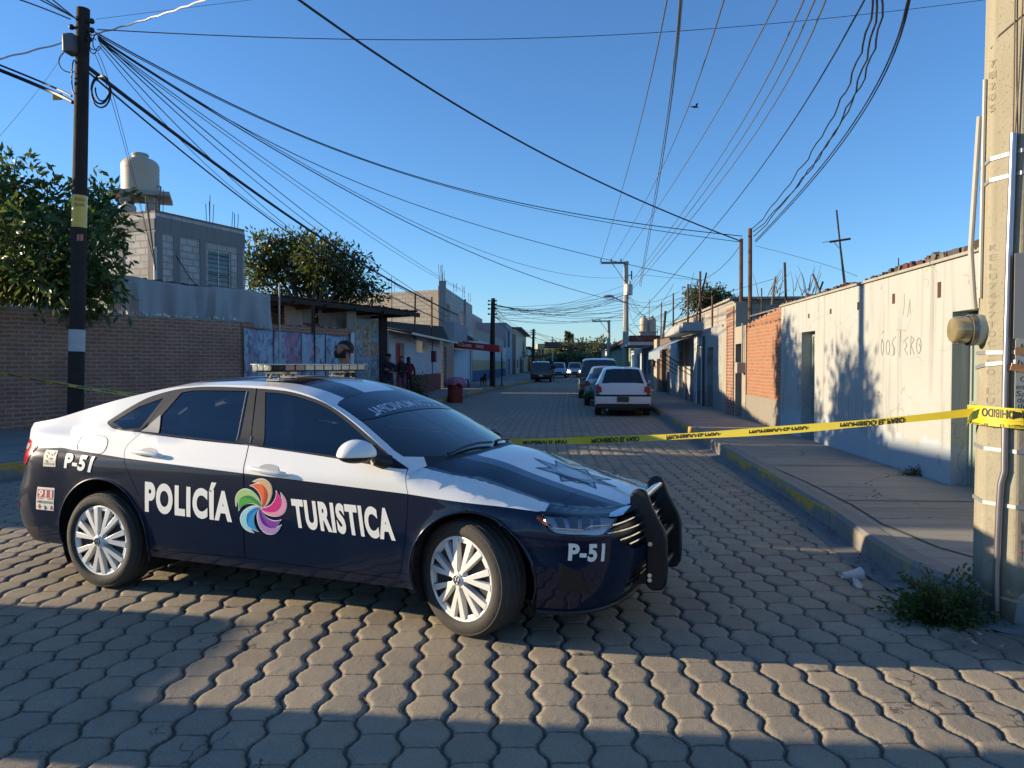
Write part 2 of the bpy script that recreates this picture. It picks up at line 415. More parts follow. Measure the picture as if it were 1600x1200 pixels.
def inset(poly, d):
    P = np.array(poly, float); ar = .5*np.sum(P[:,0]*np.roll(P[:,1], -1)-np.roll(P[:,0], -1)*P[:,1]); sg = 1 if ar > 0 else -1
    a = P-np.roll(P, 1, 0); b = np.roll(P, -1, 0)-P
    na = np.stack([-a[:,1], a[:,0]], 1); nb = np.stack([-b[:,1], b[:,0]], 1)
    na /= np.maximum(np.linalg.norm(na, axis=1, keepdims=True), 1e-9); nb /= np.maximum(np.linalg.norm(nb, axis=1, keepdims=True), 1e-9)
    m = na+nb; m /= np.maximum(np.linalg.norm(m, axis=1, keepdims=True), 1e-9); k = np.maximum((m*na).sum(1), .5)
    return [tuple(p) for p in P+sg*m*(d/k)[:,None]]
def arc(cx, cz, r, a0, a1, n=20):
    return [(cx+r*math.cos(a0+(a1-a0)*i/n), cz+r*math.sin(a0+(a1-a0)*i/n)) for i in range(n+1)]
def rounded(poly, sharp=38, k=4):
    """Catmull-Rom through the gentle corners of an outline, keeping its sharp ones"""
    P = [np.array(p, float) for p in poly]; n = len(P)
    if n < 6 or n > 60: return poly
    def turn(i):
        a = P[i]-P[i-1]; b = P[(i+1) % n]-P[i]; return abs(math.degrees(math.atan2(a[0]*b[1]-a[1]*b[0], a[0]*b[0]+a[1]*b[1])))
    sh = [turn(i) > sharp for i in range(n)]; out = []
    for i in range(n):
        p0, p1, p2, p3 = P[i-1], P[i], P[(i+1) % n], P[(i+2) % n]; L = np.hypot(*(p2-p1))
        def tan(a, b, c, s, fwd):
            if s: return (p2-p1)
            t = (c-a); l = np.hypot(*t); return t/l*L if l > 1e-9 else p2-p1
        t1 = tan(p0, p1, p2, sh[i], 1); t2 = tan(p1, p2, p3, sh[(i+1) % n], 0)
        for j in range(k):
            t = j/k; out.append(tuple((2*t**3-3*t*t+1)*p1+(t**3-2*t*t+t)*t1+(-2*t**3+3*t*t)*p2+(t**3-t*t)*t2))
    return out
def panel(name, outer, mats, parent, holes=(), lines=(), surf='side', sgn=-1, mfn=None, res=.05, off=0.0, rnd=True):
    """sheet-metal panel: a 2D outline triangulated with an even grid and laid on the body surface"""
    if rnd: outer = rounded(outer); holes = [rounded(h) for h in holes]
    outer = densify(outer, res); V = list(outer); E = [(i, (i+1) % len(outer)) for i in range(len(outer))]
    hs = [densify(h, res) for h in holes]
    for h in hs: n = len(V); V += h; E += [(n+i, n+(i+1) % len(h)) for i in range(len(h))]
    for l in lines:
        l = densify(l, res, False); n = len(V); V += l; E += [(n+i, n+i+1) for i in range(len(l)-1)]
    A = np.array(outer); g = np.stack(np.meshgrid(np.arange(A[:,0].min(), A[:,0].max(), res), np.arange(A[:,1].min(), A[:,1].max(), res)), -1).reshape(-1, 2)
    B = np.array(V)
    g = g[inpoly(g, outer)]
    if len(g):
        d = np.min(np.hypot(g[:,None,0]-B[None,:,0], g[:,None,1]-B[None,:,1]), 1); g = g[d > res*.45]
    vs, _, fs, *_ = delaunay_2d_cdt([Vector(p) for p in V]+[Vector(p) for p in g], E, [], 0, 1e-5)
    P = np.array([tuple(v) for v in vs]); F = np.array([tuple(f) for f in fs]); C = P[F].mean(1)
    k = inpoly(C, outer)
    for h in hs: k &= ~inpoly(C, h)
    F = F[k]; C = C[k]
    mi = np.array([mfn(*c) for c in C]) if mfn is not None else np.zeros(len(F), int)
    W3, N = (side_pt if surf == 'side' else top_pt)(P[:,0], P[:,1], off, sgn)
    tri = W3[F]; fn = np.cross(tri[:,1]-tri[:,0], tri[:,2]-tri[:,0]); fl = (fn*N[F].mean(1)).sum(1) < 0; F[fl] = F[fl][:, ::-1]
    used = np.unique(F); rm = -np.ones(len(P), int); rm[used] = np.arange(len(used))
    o = np_mesh(name, W3[used], rm[F], mats, parent, True, mi if len(mats if isinstance(mats, (list, tuple)) else [mats]) > 1 else None)
    o.data.normals_split_custom_set_from_vertices([tuple(q) for q in N[used]])
    return o

LIV = [(-4.5,.93),(-3.217,.921),(-3.071,.929),(-2.588,.896),(-2.448,.886),(-1.468,.836),(-.361,.778),(-.11,.757),(.178,.737),(.36,.720),(.43,.712)]
_lx = np.array([p[0] for p in LIV]); _lz = np.array([p[1] for p in LIV])
def livery(s, z): return 1 if (s < .43 and z > np.interp(s, _lx, _lz)) else 0
SMAX = XF0+SF[-1]; SMIN = XR0-SR[-1]
def ztop(s):
    z = .9
    for _ in range(25): z = .5*z+.5*float(zE(float(S(s, z)[0])))
    return z
DLO_T = [(-2.73,1.112),(-2.599,1.204),(-2.461,1.279),(-2.272,1.330),(-2.106,1.349),(-1.894,1.353),(-1.614,1.346),(-1.388,1.332),(-1.223,1.304),(-1.054,1.258),(-.879,1.180),(-.661,1.062),(-.493,.966),(-.388,.910)]
DLO_B = [(-.565,.925),(-.879,.955),(-1.149,.977),(-1.391,.995),(-1.503,1.004),(-1.595,1.007),(-1.919,1.021),(-2.236,1.040),(-2.397,1.052),(-2.542,1.058),(-2.649,1.072),(-2.72,1.096)]
DLO = DLO_T+DLO_B
RDOOR = [(-2.385,1.050),(-2.236,1.040),(-1.919,1.021),(-1.595,1.007),(-1.500,1.003),(-1.497,.955),(-1.475,.68),(-1.492,.312),(-2.225,.300),(-2.240,.466),(-2.342,.693),(-2.435,.838),(-2.484,.933),(-2.470,.974)]
FDOOR = [(-1.500,1.003),(-1.391,.995),(-1.149,.977),(-.879,.955),(-.565,.925),(-.388,.911),(-.360,.802),(-.353,.763),(-.368,.548),(-.405,.353),(-.436,.285),(-1.492,.312),(-1.475,.68),(-1.497,.955)]
ARCF = (.022,.335,.368); ARCR = (-2.655,.345,.398)
HL = [(.394,.712),(.416,.716),(.606,.695),(.846,.682),(.955,.672),(.852,.641),(.783,.608),(.653,.616),(.509,.625),(.464,.656),(.421,.683)]
TAIL = [(-3.95,.935),(-3.66,.950),(-3.56,.968),(-3.40,.955),(-3.33,.925),(-3.40,.85),(-3.45,.80),(-3.52,.80),(-3.62,.86),(-3.80,.875),(-3.95,.88)]
GRILLE = [(.800,.604),(.968,.664),(1.04,.670),(SMAX,.670),(SMAX,.475),(1.103,.480),(1.015,.487)]
LOWIN = [(.98,.30),(1.05,.385),(SMAX,.385),(SMAX,.235),(1.02,.235)]

def wheel(parent, x, y, steer, side):
    """side -1 right, +1 left; local +z of the lathe points outward"""
    w = bpy.data.objects.new("wheel", None); COL.objects.link(w); w.parent = parent; w.location = (x, y, .322); w.empty_display_size = .1
    w.rotation_euler = (R(90) if side < 0 else R(-90), 0, steer) 
    rt = .326; m = MB()
    prof = [(.215,-.10),(.235,-.105),(.27,-.112),(.30,-.106),(.317,-.092),(rt-.004,-.078)]
    zs = np.linspace(-.078,.078,15)
    for i, q in enumerate(zs): prof.append((rt-(.007 if i % 4 == 2 else 0), q))
    prof += [(.317,.092),(.306,.103),(.300,.103),(.288,.110),(.268,.113),(.250,.110),(.238,.102),(.229,.094)]
    m.lathe(prof, 72, 0); t = m.obj("tyre", RUBBER, w, ang=28)
    tw = MB()                                                    # raised maker's name on the sidewall
    def arcfn(c0, c1, r0, r1):
        def f(u, v):
            a = c0+(c1-c0)*u; r = r0+(r1-r0)*v; return (r*math.cos(a), r*math.sin(a), .1115)
        return f
    text_mesh(tw, "PIRELLI", arcfn(R(128), R(100), .274, .290), .01)
    tw.obj("lettering", mat("tyre_lettering", (.06,.058,.055), .6), t, smooth=False, fixn=False)
    b = MB(); b.lathe([(.229,-.09),(.216,-.06),(.212,.03),(.02,.03)], 48, 0); b.lathe([(.02,.0),(.15,.0),(.15,.022),(.02,.022)], 32, 1)
    b.obj("rim", [mat("rim_steel", (.05,.05,.052), .5, .5), mat("brake_disc", (.22,.20,.18), .45, .8)], w)
    h = MB()                                                     # hubcap with five pairs of flat blades
    h.lathe([(.228,.086),(.237,.092),(.237,.098),(.230,.101),(.219,.098),(.219,.088),(.228,.086)], 60, 0); h.lathe([(.222,.074),(.10,.066),(.05,.075)], 60, 1)
    for k in range(14):
        a = R(360/7*(k//2)+(11.0 if k % 2 else -11.0)+8); d = 1 if k % 2 else -1
        def fn(u, v, hh, a=a):
            zz = .104 if hh else .072
            r = math.hypot(u, v); zz += (.016*(1-r/.2) if hh else 0)
            return (u*math.cos(a)-v*math.sin(a), u*math.sin(a)+v*math.cos(a), zz)
        w0_, w1_ = .010, .0195; sk = -d*.012
        h.prism([(.03, -w0_+sk), (.12, -.0145+sk*.4), (.224, -w1_), (.224, w1_), (.12, .0145+sk*.4), (.03, w0_+sk)], 0, 1, fn, 0)
    for k in range(7):                                           # flat webs at the rim between the pairs
        a = R(360/7*(k+.5)+8)
        def fn(u, v, hh, a=a):
            return (u*math.cos(a)-v*math.sin(a), u*math.sin(a)+v*math.cos(a), .094 if hh else .075)
        h.prism([(.200,-.030),(.222,-.034),(.222,.034),(.200,.030)], 0, 1, fn, 0)
    h.lathe([(.0,.126),(.030,.126),(.034,.122),(.040,.112),(.052,.085)], 28, 0)
    hc = h.obj("hubcap", [SILVER, mat("hubcap_recess", (.05,.05,.052), .5, .5)], w, bevel=.002)
    e = MB(); vw_badge(e, lambda u, v, q: (u*.027, v*.027, .1265+q*.0015)); e.obj("badge", mat("badge_dark", (.06,.06,.065), .3, .6), hc, smooth=False, fixn=False)
    return w
def strip(mb, pts, w, fn, q=1.0, mi=0):
    """flat stroke of width w along 2D points"""
    for a, b in zip(pts[:-1], pts[1:]):
        a = Vector(a); b = Vector(b); d = (b-a); n = Vector((-d.y, d.x)).normalized()*w/2; e = d.normalized()*w*.2
        mb.prism([tuple(a+n-e), tuple(a-n-e), tuple(b-n+e), tuple(b+n+e)], 0, q, fn, mi)
def vw_badge(mb, fn):
    """ring with a V over a W"""
    ring = [(math.cos(2*math.pi*k/28), math.sin(2*math.pi*k/28)) for k in range(29)]
    strip(mb, [(a*.92, b*.92) for a, b in ring], .12, fn)
    strip(mb, [(-.38,.80),(0,.05),(.38,.80)], .15, fn); strip(mb, [(-.78,.42),(-.36,-.70),(0,-.02),(.36,-.70),(.78,.42)], .15, fn)

PETAL_O = [(0,0),(.15,.06),(.31,.22),(.42,.50),(.40,.76),(.27,.92),(.08,1.0),(-.12,.98),(-.30,.90),(-.14,.885),(-.02,.85),(.16,.70),(.25,.48),(.20,.22),(.08,.03)]
PETAL_I = [(.03,.0),(.16,.14),(.24,.36),(.25,.52),(.16,.70),(.0,.83),(-.16,.83),(-.40,.75),(-.24,.70),(-.08,.56),(.02,.38),(.04,.18)]
PETAL_D = [(.03,.0),(.16,.14),(.24,.36),(.25,.52),(.16,.70),(.06,.80),(.13,.62),(.14,.42),(.10,.2)]
def pinwheel(parent, s0, z0, rs, rz, sgn):
    cols = [((.62,.40,.20),(.78,.13,.035),(.55,.05,.03)), ((.36,.55,.20),(.06,.36,.04),(.03,.22,.07)), ((.30,.62,.66),(.02,.28,.60),(.01,.17,.48)),
            ((.40,.24,.48),(.22,.04,.36),(.08,.012,.22)), ((.70,.28,.40),(.60,.01,.20),(.60,.01,.20))]
    dirx = 1 if sgn < 0 else -1
    def put(poly, k, c, off, sc, nm):
        a = R(72*k); pts = [((u*math.cos(a)-v*math.sin(a))*sc, (u*math.sin(a)+v*math.cos(a))*sc) for u, v in poly]
        pts = [(s0+dirx*u*rs, z0+v*rz) for u, v in pts]
        return panel(nm, pts, c, parent, sgn=sgn, res=.03, off=off)
    for k, (o_, i_, d_) in enumerate(cols):
        grow = inset(PETAL_O, -.022); put(grow, k, LETW, .0025, 1, "logo_outline")
        put(inset(PETAL_I, -.022), k, LETW, .0028, 1, "logo_outline")
        put(PETAL_O, k, mat("petal_pale_%d" % k, o_, .4, var=0), .0036, 1, "logo_petal")
        put(PETAL_I, k, mat("petal_mid_%d" % k, i_, .4, var=0), .0044, 1, "logo_petal")
        put(PETAL_D, k, mat("petal_deep_%d" % k, d_, .4, var=0), .0050, 1, "logo_petal")

def police_car():
    car = thing("police_car", "navy and white patrol sedan with a light bar and POLICÍA TURISTICA on its doors", "police car", c2w(.0664, 4.9793), YAW-.3602)
    for sgn in (-1, 1):
        # body side: rear quarter, roof rail, sill and front wing in one pressing
        top = [(s, ztop(s)) for s in np.concatenate([np.linspace(-4.0,-3.1,12), np.linspace(-3.05,.25,60), np.linspace(.28,1.0,14)])]
        bot = [(1.0,.62),(.41,.62),(.25,.61),(.39,.35),(.39,.23),(-.33,.225),(-.42,.232),(-2.24,.25),(-3.06,.27),(-2.95,.62),(-2.966,.682),(-3.128,.769),(-3.375,.828),(-3.44,.80),(-4.0,.80)]
        fa = arc(*ARCF, 0, 2*math.pi, 48)[:-1]; ra = arc(*ARCR, 0, 2*math.pi, 48)[:-1]
        bump_cut = [(.405,.15),(.405,.30),(.375,.44),(.31,.56),(.27,.605),(.415,.705),(.6,.688),(.846,.674),(.955,.667),(SMAX+.02,.660),(SMAX+.02,.15)]
        holes = [RDOOR, FDOOR, DLO, fa, ra, bump_cut, HL, TAIL]
        panel("body_side", top+bot, [NAVY, WHITE], car, holes, [LIV], sgn=sgn, mfn=livery, res=.045)
        # dark inner shell seen through the panel gaps
        panel("inner_shell", [(s, ztop(s)-.035) for s in np.linspace(-4.2,1.45,90)]+[(1.45,.22),(-4.2,.27)], UNDER, car, [DLO, fa, ra, HL, GRILLE, LOWIN, TAIL], sgn=sgn, res=.05, off=-.022)
        for c in (ARCF, ARCR):                                   # wheel-arch lip and liner
            lip = MB(); a0, a1 = (R(-18), R(198))
            P, N = side_pt(*np.array(arc(c[0], c[1], c[2], a0, a1, 36)).T, .002, sgn)
            lip.tube([tuple(p) for p in P], .007, 6); lip.obj("arch_lip", NAVY, car)
            ln = MB(); pa = arc(c[0], c[1], c[2]+.004, R(-30), R(210), 30); ys = (.86*sgn, .55*sgn)
            vs = [(x, y, z) for y in ys for x, z in pa]; n = len(pa)
            ln.add(vs, [(i, i+1, n+i+1, n+i) for i in range(n-1)]); ln.add([(x, ys[1], z) for x, z in pa], [tuple(range(n))]); ln.obj("arch_liner", UNDER, car)
        fb = inset([(.392,.17),(.392,.30),(.362,.44),(.30,.56),(.262,.605),(.410,.700),(.425,.678),(.464,.652),(.509,.621),(.653,.612),(.783,.604),(.800,.604),(.968,.660),(SMAX,.668),(SMAX,.17)], .0)
        panel("front_bumper", fb, [NAVY, BLK], car, [GRILLE, LOWIN, HL], sgn=sgn, res=.04, mfn=lambda s, z: 0)
        panel("bumper_vent", [(.515,.47),(.60,.43),(.70,.315),(.52,.31)], BLK, car, sgn=sgn, off=.002)
        panel("lower_grille", LOWIN, BLK, car, sgn=sgn, off=-.02, res=.06)
        lipb = MB(); P, N = side_pt(np.linspace(.40, SMAX, 30), np.full(30, .185), .006, sgn); lipb.tube([tuple(p) for p in P], .014, 8); lipb.obj("bumper_lip", BLK, car)
        if True:
            sb = MB()
            for zz in (.265,.30,.335):
                P, N = side_pt(np.linspace(1.0, SMAX, 16), np.full(16, zz), -.008, sgn); sb.tube([tuple(p) for p in P], .006, 6)
            sb.obj("lower_grille_bar", BLKG, car)
        gr = panel("grille", GRILLE, mat("grille_black", (.01,.01,.011), .35), car, sgn=sgn, off=-.03, res=.05)
        gb = MB()
        for (sa, za, se, ze_) in ((.856,.644,SMAX,.648),(.800,.609,SMAX,.606),(.88,.560,SMAX,.566),(.97,.522,SMAX,.526)):
            ss = np.linspace(sa, SMAX, 18); P, N = side_pt(ss, np.interp(ss, [sa, 1.1, SMAX], [za, ze_, ze_]), -.004, sgn); gb.tube([tuple(p) for p in P], .0065, 6)
        gb.obj("grille_bar", CHROME, gr)
        cl = panel("hood_trim", [(.86,.672),(.96,.667),(SMAX,.668),(SMAX,.684),(1.1,.683),(.95,.684),(.86,.681)], CHROME, car, sgn=sgn, off=.004, res=.04)
        # headlight: dark bowl, reflectors, chrome stroke, amber corner, clear cover
        hl = bpy.data.objects.new("headlight", None); COL.objects.link(hl); hl.parent = car; hl.empty_display_size = .05
        panel("lamp_bowl", HL, mat("lamp_bowl", (.70,.70,.72), .4, .1), hl, sgn=sgn, off=-.03, res=.04)
        rf = MB()
        for i, s0 in enumerate((.50,.57,.64,.71)):
            P, N = side_pt([s0, s0+.045, s0+.075, s0+.03], [.702-.004*i, .699-.004*i, .652, .655], -.02, sgn); rf.add([tuple(p) for p in P], [(0,1,2,3)])
        rf.obj("reflector", REFL, hl, smooth=False, fixn=False)
        ch = MB(); P, N = side_pt(*np.array(densify([(.438,.705),(.505,.650),(.673,.643),(.713,.655),(.866,.648),(.93,.666)], .02, False)).T, -.006, sgn); ch.tube([tuple(p) for p in P], .005, 6)
        ch.obj("lamp_trim", CHROME, hl)
        panel("indicator", [(.399,.703),(.432,.704),(.482,.662),(.462,.657),(.425,.682)], AMBER, hl, sgn=sgn, off=-.004, res=.03)
        panel("cover", HL, LENS, hl, sgn=sgn, off=.001, res=.03)
        tl = panel("taillight", TAIL, REDL, car, sgn=sgn, off=.004, res=.04)
        panel("reflector", [(-3.80,.925),(-3.60,.942),(-3.44,.94),(-3.46,.90),(-3.62,.90)], mat("lamp_white_lens", (.75,.55,.52), .1, coat=1.0), tl, sgn=sgn, off=.007, res=.03)
        rb = [(-2.93,.60),(-2.972,.682),(-3.134,.766),(-3.378,.823),(-3.45,.795),(-3.52,.795),(-3.62,.79),(SMIN,.79),(SMIN,.27),(-3.068,.262),(-3.045,.40)]
        panel("rear_bumper", rb, [NAVY, BLK], car, [ra], lines=[[(-3.08,.37),(SMIN,.37)]], sgn=sgn, res=.05, mfn=lambda s, z: 1 if z < .37 and s < -3.3 else 0)
        panel("bumper_reflector", [(-3.585,.520),(-3.50,.516),(-3.50,.492),(-3.56,.47)], REDL, car, sgn=sgn, off=.004)
        panel("boot_panel", [(-3.96,.98),(SMIN,1.0),(SMIN,.80),(-3.70,.80),(-3.96,.875)], [NAVY, WHITE], car, sgn=sgn, res=.05, mfn=lambda s, z: 1 if z > .86 else 0)
        # doors
        rs_, fs_ = (-1 if sgn < 0 else 1), sgn
        for nm, D, fr_cut in (("rear_door", RDOOR, None), ("front_door", FDOOR, None)):
            dr = panel("door", inset(D, .0035), [NAVY, WHITE], car, lines=[LIV], sgn=sgn, mfn=livery, res=.045)
            rear = D is RDOOR
            RG = [(-2.208,1.312),(-2.094,1.327),(-1.677,1.328),(-1.605,1.014),(-2.239,1.048),(-2.291,1.163)]
            FG = [(-1.536,1.322),(-1.381,1.312),(-1.215,1.282),(-1.048,1.236),(-.874,1.157),(-.656,1.036),(-.640,.938),(-.882,.964),(-1.394,.998)]
            if rear: fo = [(-2.397,1.053),(-2.292,1.322)]+[p for p in DLO_T if -2.28 < p[0] < -1.62]+[(-1.618,1.345),(-1.505,1.005)]+[p for p in DLO_B if -2.39 < p[0] < -1.51][::1]
            else: fo = [(-1.498,1.004),(-1.608,1.345)]+[p for p in DLO_T if p[0] > -1.6]+[p for p in DLO_B if p[0] > -1.495]
            G = RG if rear else FG
            wf = panel("window_frame", fo, TRIM, dr, [G], sgn=sgn, res=.045, off=.001)
            if rear: panel("frame_corner", [(-2.395,1.056),(-2.30,1.165),(-2.245,1.05)], mat("frame_corner_white", (.42,.40,.36), .5), wf, sgn=sgn, off=.004, res=.04)
            else:
                panel("frame_corner", [(-.648,1.03),(-.48,.952),(-.395,.912),(-.565,.929),(-.640,.937)], BLKG, wf, sgn=sgn, off=.006, res=.04)
                q = MB(); P, N = side_pt(*np.array(densify([(-.652,1.032),(-.640,.945)], .02, False)).T, .006, sgn); q.tube([tuple(p) for p in P], .006, 6); q.obj("trim_strip", CHROME, wf)
            q = MB(); P, N = side_pt(*np.array(densify([(-1.680,1.326),(-1.607,1.02)] if rear else [(-1.500,1.01),(-1.512,1.05)], .03, False)).T, .003, sgn); q.tube([tuple(p) for p in P], .004, 6); q.obj("seal", mat("seal_grey", (.35,.34,.33), .5), wf)
            panel("window", G, WG, dr, sgn=sgn, res=.06, off=-.004)
            # handle: recess and bowed grip
            hx0, hx1, hz0, hz1 = (-2.415,-2.135,.927,.905) if rear else (-1.445,-1.165,.868,.846)
            hd = MB(); ss = np.linspace(hx0, hx1, 14); zz = np.linspace(hz0, hz1, 14); bow = .030*np.sin(np.linspace(.1, math.pi-.1, 14))**.5+.004
            P = np.array([side_pt(a, b, float(c), sgn)[0] for a, b, c in zip(ss, zz, bow)]); hd.tube([tuple(p) for p in P], [.010]+[.0155]*12+[.012], 8)
            hdo = hd.obj("handle", WHITE, dr)
            cx, cz = (hx0+hx1)/2, (hz0+hz1)/2+.012
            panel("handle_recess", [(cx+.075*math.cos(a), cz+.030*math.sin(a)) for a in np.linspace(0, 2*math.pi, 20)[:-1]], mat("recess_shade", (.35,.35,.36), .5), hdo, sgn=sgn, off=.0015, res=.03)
            lt = MB()
            if sgn < 0: spec = [("POLICÍA", (-2.262,.742),(-2.262,.565),(-1.566,.714),(-1.567,.545))] if rear else [("TURISTICA", (-1.134,.701),(-1.11,.548),(-.457,.685),(-.433,.521))]
            else: spec = [("TURISTICA", (-1.56,.714),(-1.56,.55),(-2.23,.735),(-2.22,.57))] if rear else [("POLICÍA", (-.46,.69),(-.45,.525),(-1.13,.71),(-1.13,.545))]
            for s_, a, b, c, d in spec: text_mesh(lt, s_, quadfn(a, b, c, d, lambda u, v: tuple(side_pt(u, v, .002, sgn)[0])), .050, track=1.16)
            lt.obj("lettering", LETW, dr, smooth=False, fixn=False)
            if not rear:
                mr = MB(); mc = Vector((-.625, sgn*1.00, 1.005)) if sgn < 0 else Vector((-.66, .90, .955)); ms_ = 1.0 if sgn < 0 else .72
                n1, n2 = 12, 20; vs = []; fs = []
                for i in range(n1+1):
                    t = i/n1; sc = math.sin(math.pi*min(1, .5*t+.5)) if False else 0
                # shell: rounded teardrop made from a squashed ball, flat towards the rear
                mr.ball((0,0,0), 1.0, 0, 24, 14)
                vs2 = []
                for x, y, z in mr.v:
                    X_ = x*.125 if x > 0 else x*.095; Z_ = z*(.078 if z > 0 else .054); k = 1-.25*max(0, x)
                    Y_ = y*.125*(1-.22*max(0, z))
                    vs2.append((mc.x+X_*ms_, mc.y+Y_*k*ms_, mc.z+Z_*ms_))
                mr.v = vs2; mr.m = [1 if sum(mr.v[i][2] for i in f)/len(f) < mc.z-.012 else 0 for f in mr.f]
                mr.tube([(-.57, sgn*.90, .965), (-.52, sgn*.82, .935)], [.035,.05], 10, 1)
                mo = mr.obj("mirror", [WHITE, BLK], dr, ang=60)
                g2 = MB(); g2.ball((mc.x-.047, mc.y, mc.z+.005), 1, 0, 20, 8, (.008,.095,.055)); g2.obj("mirror_glass", CHROME, mo)
        qw = panel("quarter_window", [(-2.682,1.107),(-2.515,1.214),(-2.338,1.276),(-2.421,1.077),(-2.541,1.068)], WG, car, sgn=sgn, res=.05, off=-.003)
        panel("window_frame", [(-2.73,1.112),(-2.599,1.204),(-2.461,1.279),(-2.292,1.324),(-2.402,1.053),(-2.542,1.058),(-2.649,1.072),(-2.72,1.096)], TRIM, qw, [[(-2.682,1.107),(-2.515,1.214),(-2.338,1.276),(-2.421,1.077),(-2.541,1.068)]], sgn=sgn, res=.05, off=.001)
        # numbers and stickers
        f_ = lambda u, v: tuple(side_pt(u, v, .003, sgn)[0])
        for Q in ([((-2.990,.893),(-2.998,.803),(-2.710,.884),(-2.738,.787)), ((.568,.572),(.562,.486),(.766,.560),(.760,.472))] if sgn < 0 else [((-2.71,.886),(-2.72,.79),(-2.99,.893),(-3.0,.80)), ((.766,.560),(.766,.475),(.568,.572),(.568,.486))]):
            lt = MB(); text_mesh(lt, "P-51", quadfn(*Q, f_), .045, track=1.12); lt.obj("lettering", LETW, car, smooth=False, fixn=False)
        if sgn < 0:
            cream = mat("sticker_cream", (.62,.60,.48), .5, var=.1, sc=20)
            st = panel("sticker", [(-3.218,.909),(-3.09,.909),(-3.082,.800),(-3.215,.798)], cream, car, sgn=sgn, off=.002, res=.04)
            d_ = MB()
            for k in range(9):
                a = rng.uniform(-3.19,-3.115); b = rng.uniform(.83,.89); strip(d_, [(a, b), (a+rng.uniform(-.025,.025), b+rng.uniform(-.02,.02))], .008, lambda u, v, q: tuple(side_pt(u, v, .0032+q*.0004, sgn)[0]))
            strip(d_, [(-3.20,.818),(-3.105,.818)], .012, lambda u, v, q: tuple(side_pt(u, v, .0032+q*.0004, sgn)[0]))
            d_.obj("print", mat("sticker_print", (.35,.31,.2), .6), st, smooth=False, fixn=False)
            st = panel("sticker", [(-3.259,.655),(-3.085,.655),(-3.095,.497),(-3.265,.497)], mat("sticker_white", (.72,.70,.64), .45, var=.05), car, sgn=sgn, off=.002, res=.04)
            rd = mat("sticker_red", (.50,.05,.04), .5)
            panel("print", [(-3.25,.640),(-3.095,.640),(-3.100,.585),(-3.252,.585)], rd, st, sgn=sgn, off=.0032, res=.05)
            d_ = MB(); text_mesh(d_, "911", quadfn((-3.240,.636),(-3.242,.590),(-3.105,.636),(-3.108,.590), lambda u, v: tuple(side_pt(u, v, .0042, sgn)[0])), .03); d_.obj("print", LETW, st, smooth=False, fixn=False)
            d_ = MB(); text_mesh(d_, "EMERGENCIAS", quadfn((-3.25,.563),(-3.25,.545),(-3.10,.563),(-3.10,.545), lambda u, v: tuple(side_pt(u, v, .0042, sgn)[0])), .02)
            ff = lambda u, v, q: tuple(side_pt(u, v, .0032+q*.0004, sgn)[0])
            strip(d_, [(-3.18,.525),(-3.165,.512),(-3.18,.505)], .012, ff); d_.obj("print", mat("sticker_ink", (.03,.05,.03), .6), st, smooth=False, fixn=False)
            d_ = MB(); strip(d_, [(-3.245,.520),(-3.215,.520)], .010, ff); strip(d_, [(-3.23,.535),(-3.23,.505)], .010, ff); strip(d_, [(-3.125,.506),(-3.115,.53),(-3.105,.506)], .008, ff)
            strip(d_, [(-3.25,.577),(-3.20,.577)], .006, ff); strip(d_, [(-3.15,.577),(-3.10,.577)], .006, ff)
            d_.obj("print", rd, st, smooth=False, fixn=False)
            fl = MB(); P, N = side_pt(*np.array(densify(rounded([(-2.925,.955),(-2.918,.995),(-2.895,1.015),(-2.85,1.020),(-2.75,1.020),(-2.69,1.014),(-2.660,.995),(-2.648,.96),(-2.655,.92),(-2.68,.905),(-2.75,.906),(-2.85,.912),(-2.905,.922)], 60), .02)).T, .001, sgn)
            fl.tube([tuple(p) for p in P]+[tuple(P[0])], .0016, 5); fl.obj("filler_flap", mat("gap_dark", (.08,.08,.085), .8), car)
        pinwheel(car, -1.352, .637, .192, .172, sgn)
        # wheels
    wheel(car, -.02, -.765, R(-19), -1); wheel(car, 0, .765, R(-17), 1); wheel(car, -2.686, -.770, 0, -1); wheel(car, -2.686, .770, 0, 1)
    # ---- upper surfaces
    base = [(-.43,.735),(-.385,.64),(-.318,.52),(-.245,.34),(-.212,.17),(-.205,0),(-.212,-.17),(-.245,-.34),(-.318,-.52),(-.385,-.64),(-.43,-.735)]
    hood_r = [(-.335,.70),(-.29,.60),(-.235,.46),(-.175,.28),(-.155,0),(-.175,-.28),(-.235,-.46),(-.29,-.60),(-.335,-.70)]
    xs = np.concatenate([np.linspace(-.32,.5,22), np.linspace(.53,.787,16)])
    er = [(x, -(edge(x)[0]+.001)) for x in xs]; el = [(x, edge(x)[0]+.001) for x in xs[::-1]]
    l1 = [(-.14,-.330),(.19,-.302),(.47,-.300),(.70,-.30)]; l2 = [(-.25,-.445),(.01,-.425),(.23,-.405),(.66,-.38),(.72,-.36)]
    def hoodm(x, y):
        a = abs(y); return 1 if a < np.interp(x, [p[0] for p in l1], [-p[1] for p in l1]) else (2 if a < np.interp(x, [p[0] for p in l2], [-p[1] for p in l2]) else 0)
    mirror_ = lambda l: [(x, -y) for x, y in l]
    hood = panel("hood", hood_r[::-1][:1]+er+el+hood_r[:1]+hood_r[1:-1], [NAVY, WHITE, GREYD], car, lines=[l1, l2, mirror_(l1), mirror_(l2)], surf='top', mfn=hoodm, res=.045, off=.0015)
    emb = MB(); cx, cy = .345, .03
    star = []
    for k in range(16):
        a = 2*math.pi*k/16; r = .27 if k % 2 == 0 else .15; star.append((cx+r*math.cos(a), cy+r*1.05*math.sin(a)))
    panel("emblem", star, mat("emblem_grey", (.20,.25,.31), .4, coat=.5, var=.35, sc=18), hood, surf='top', off=.002, res=.03)
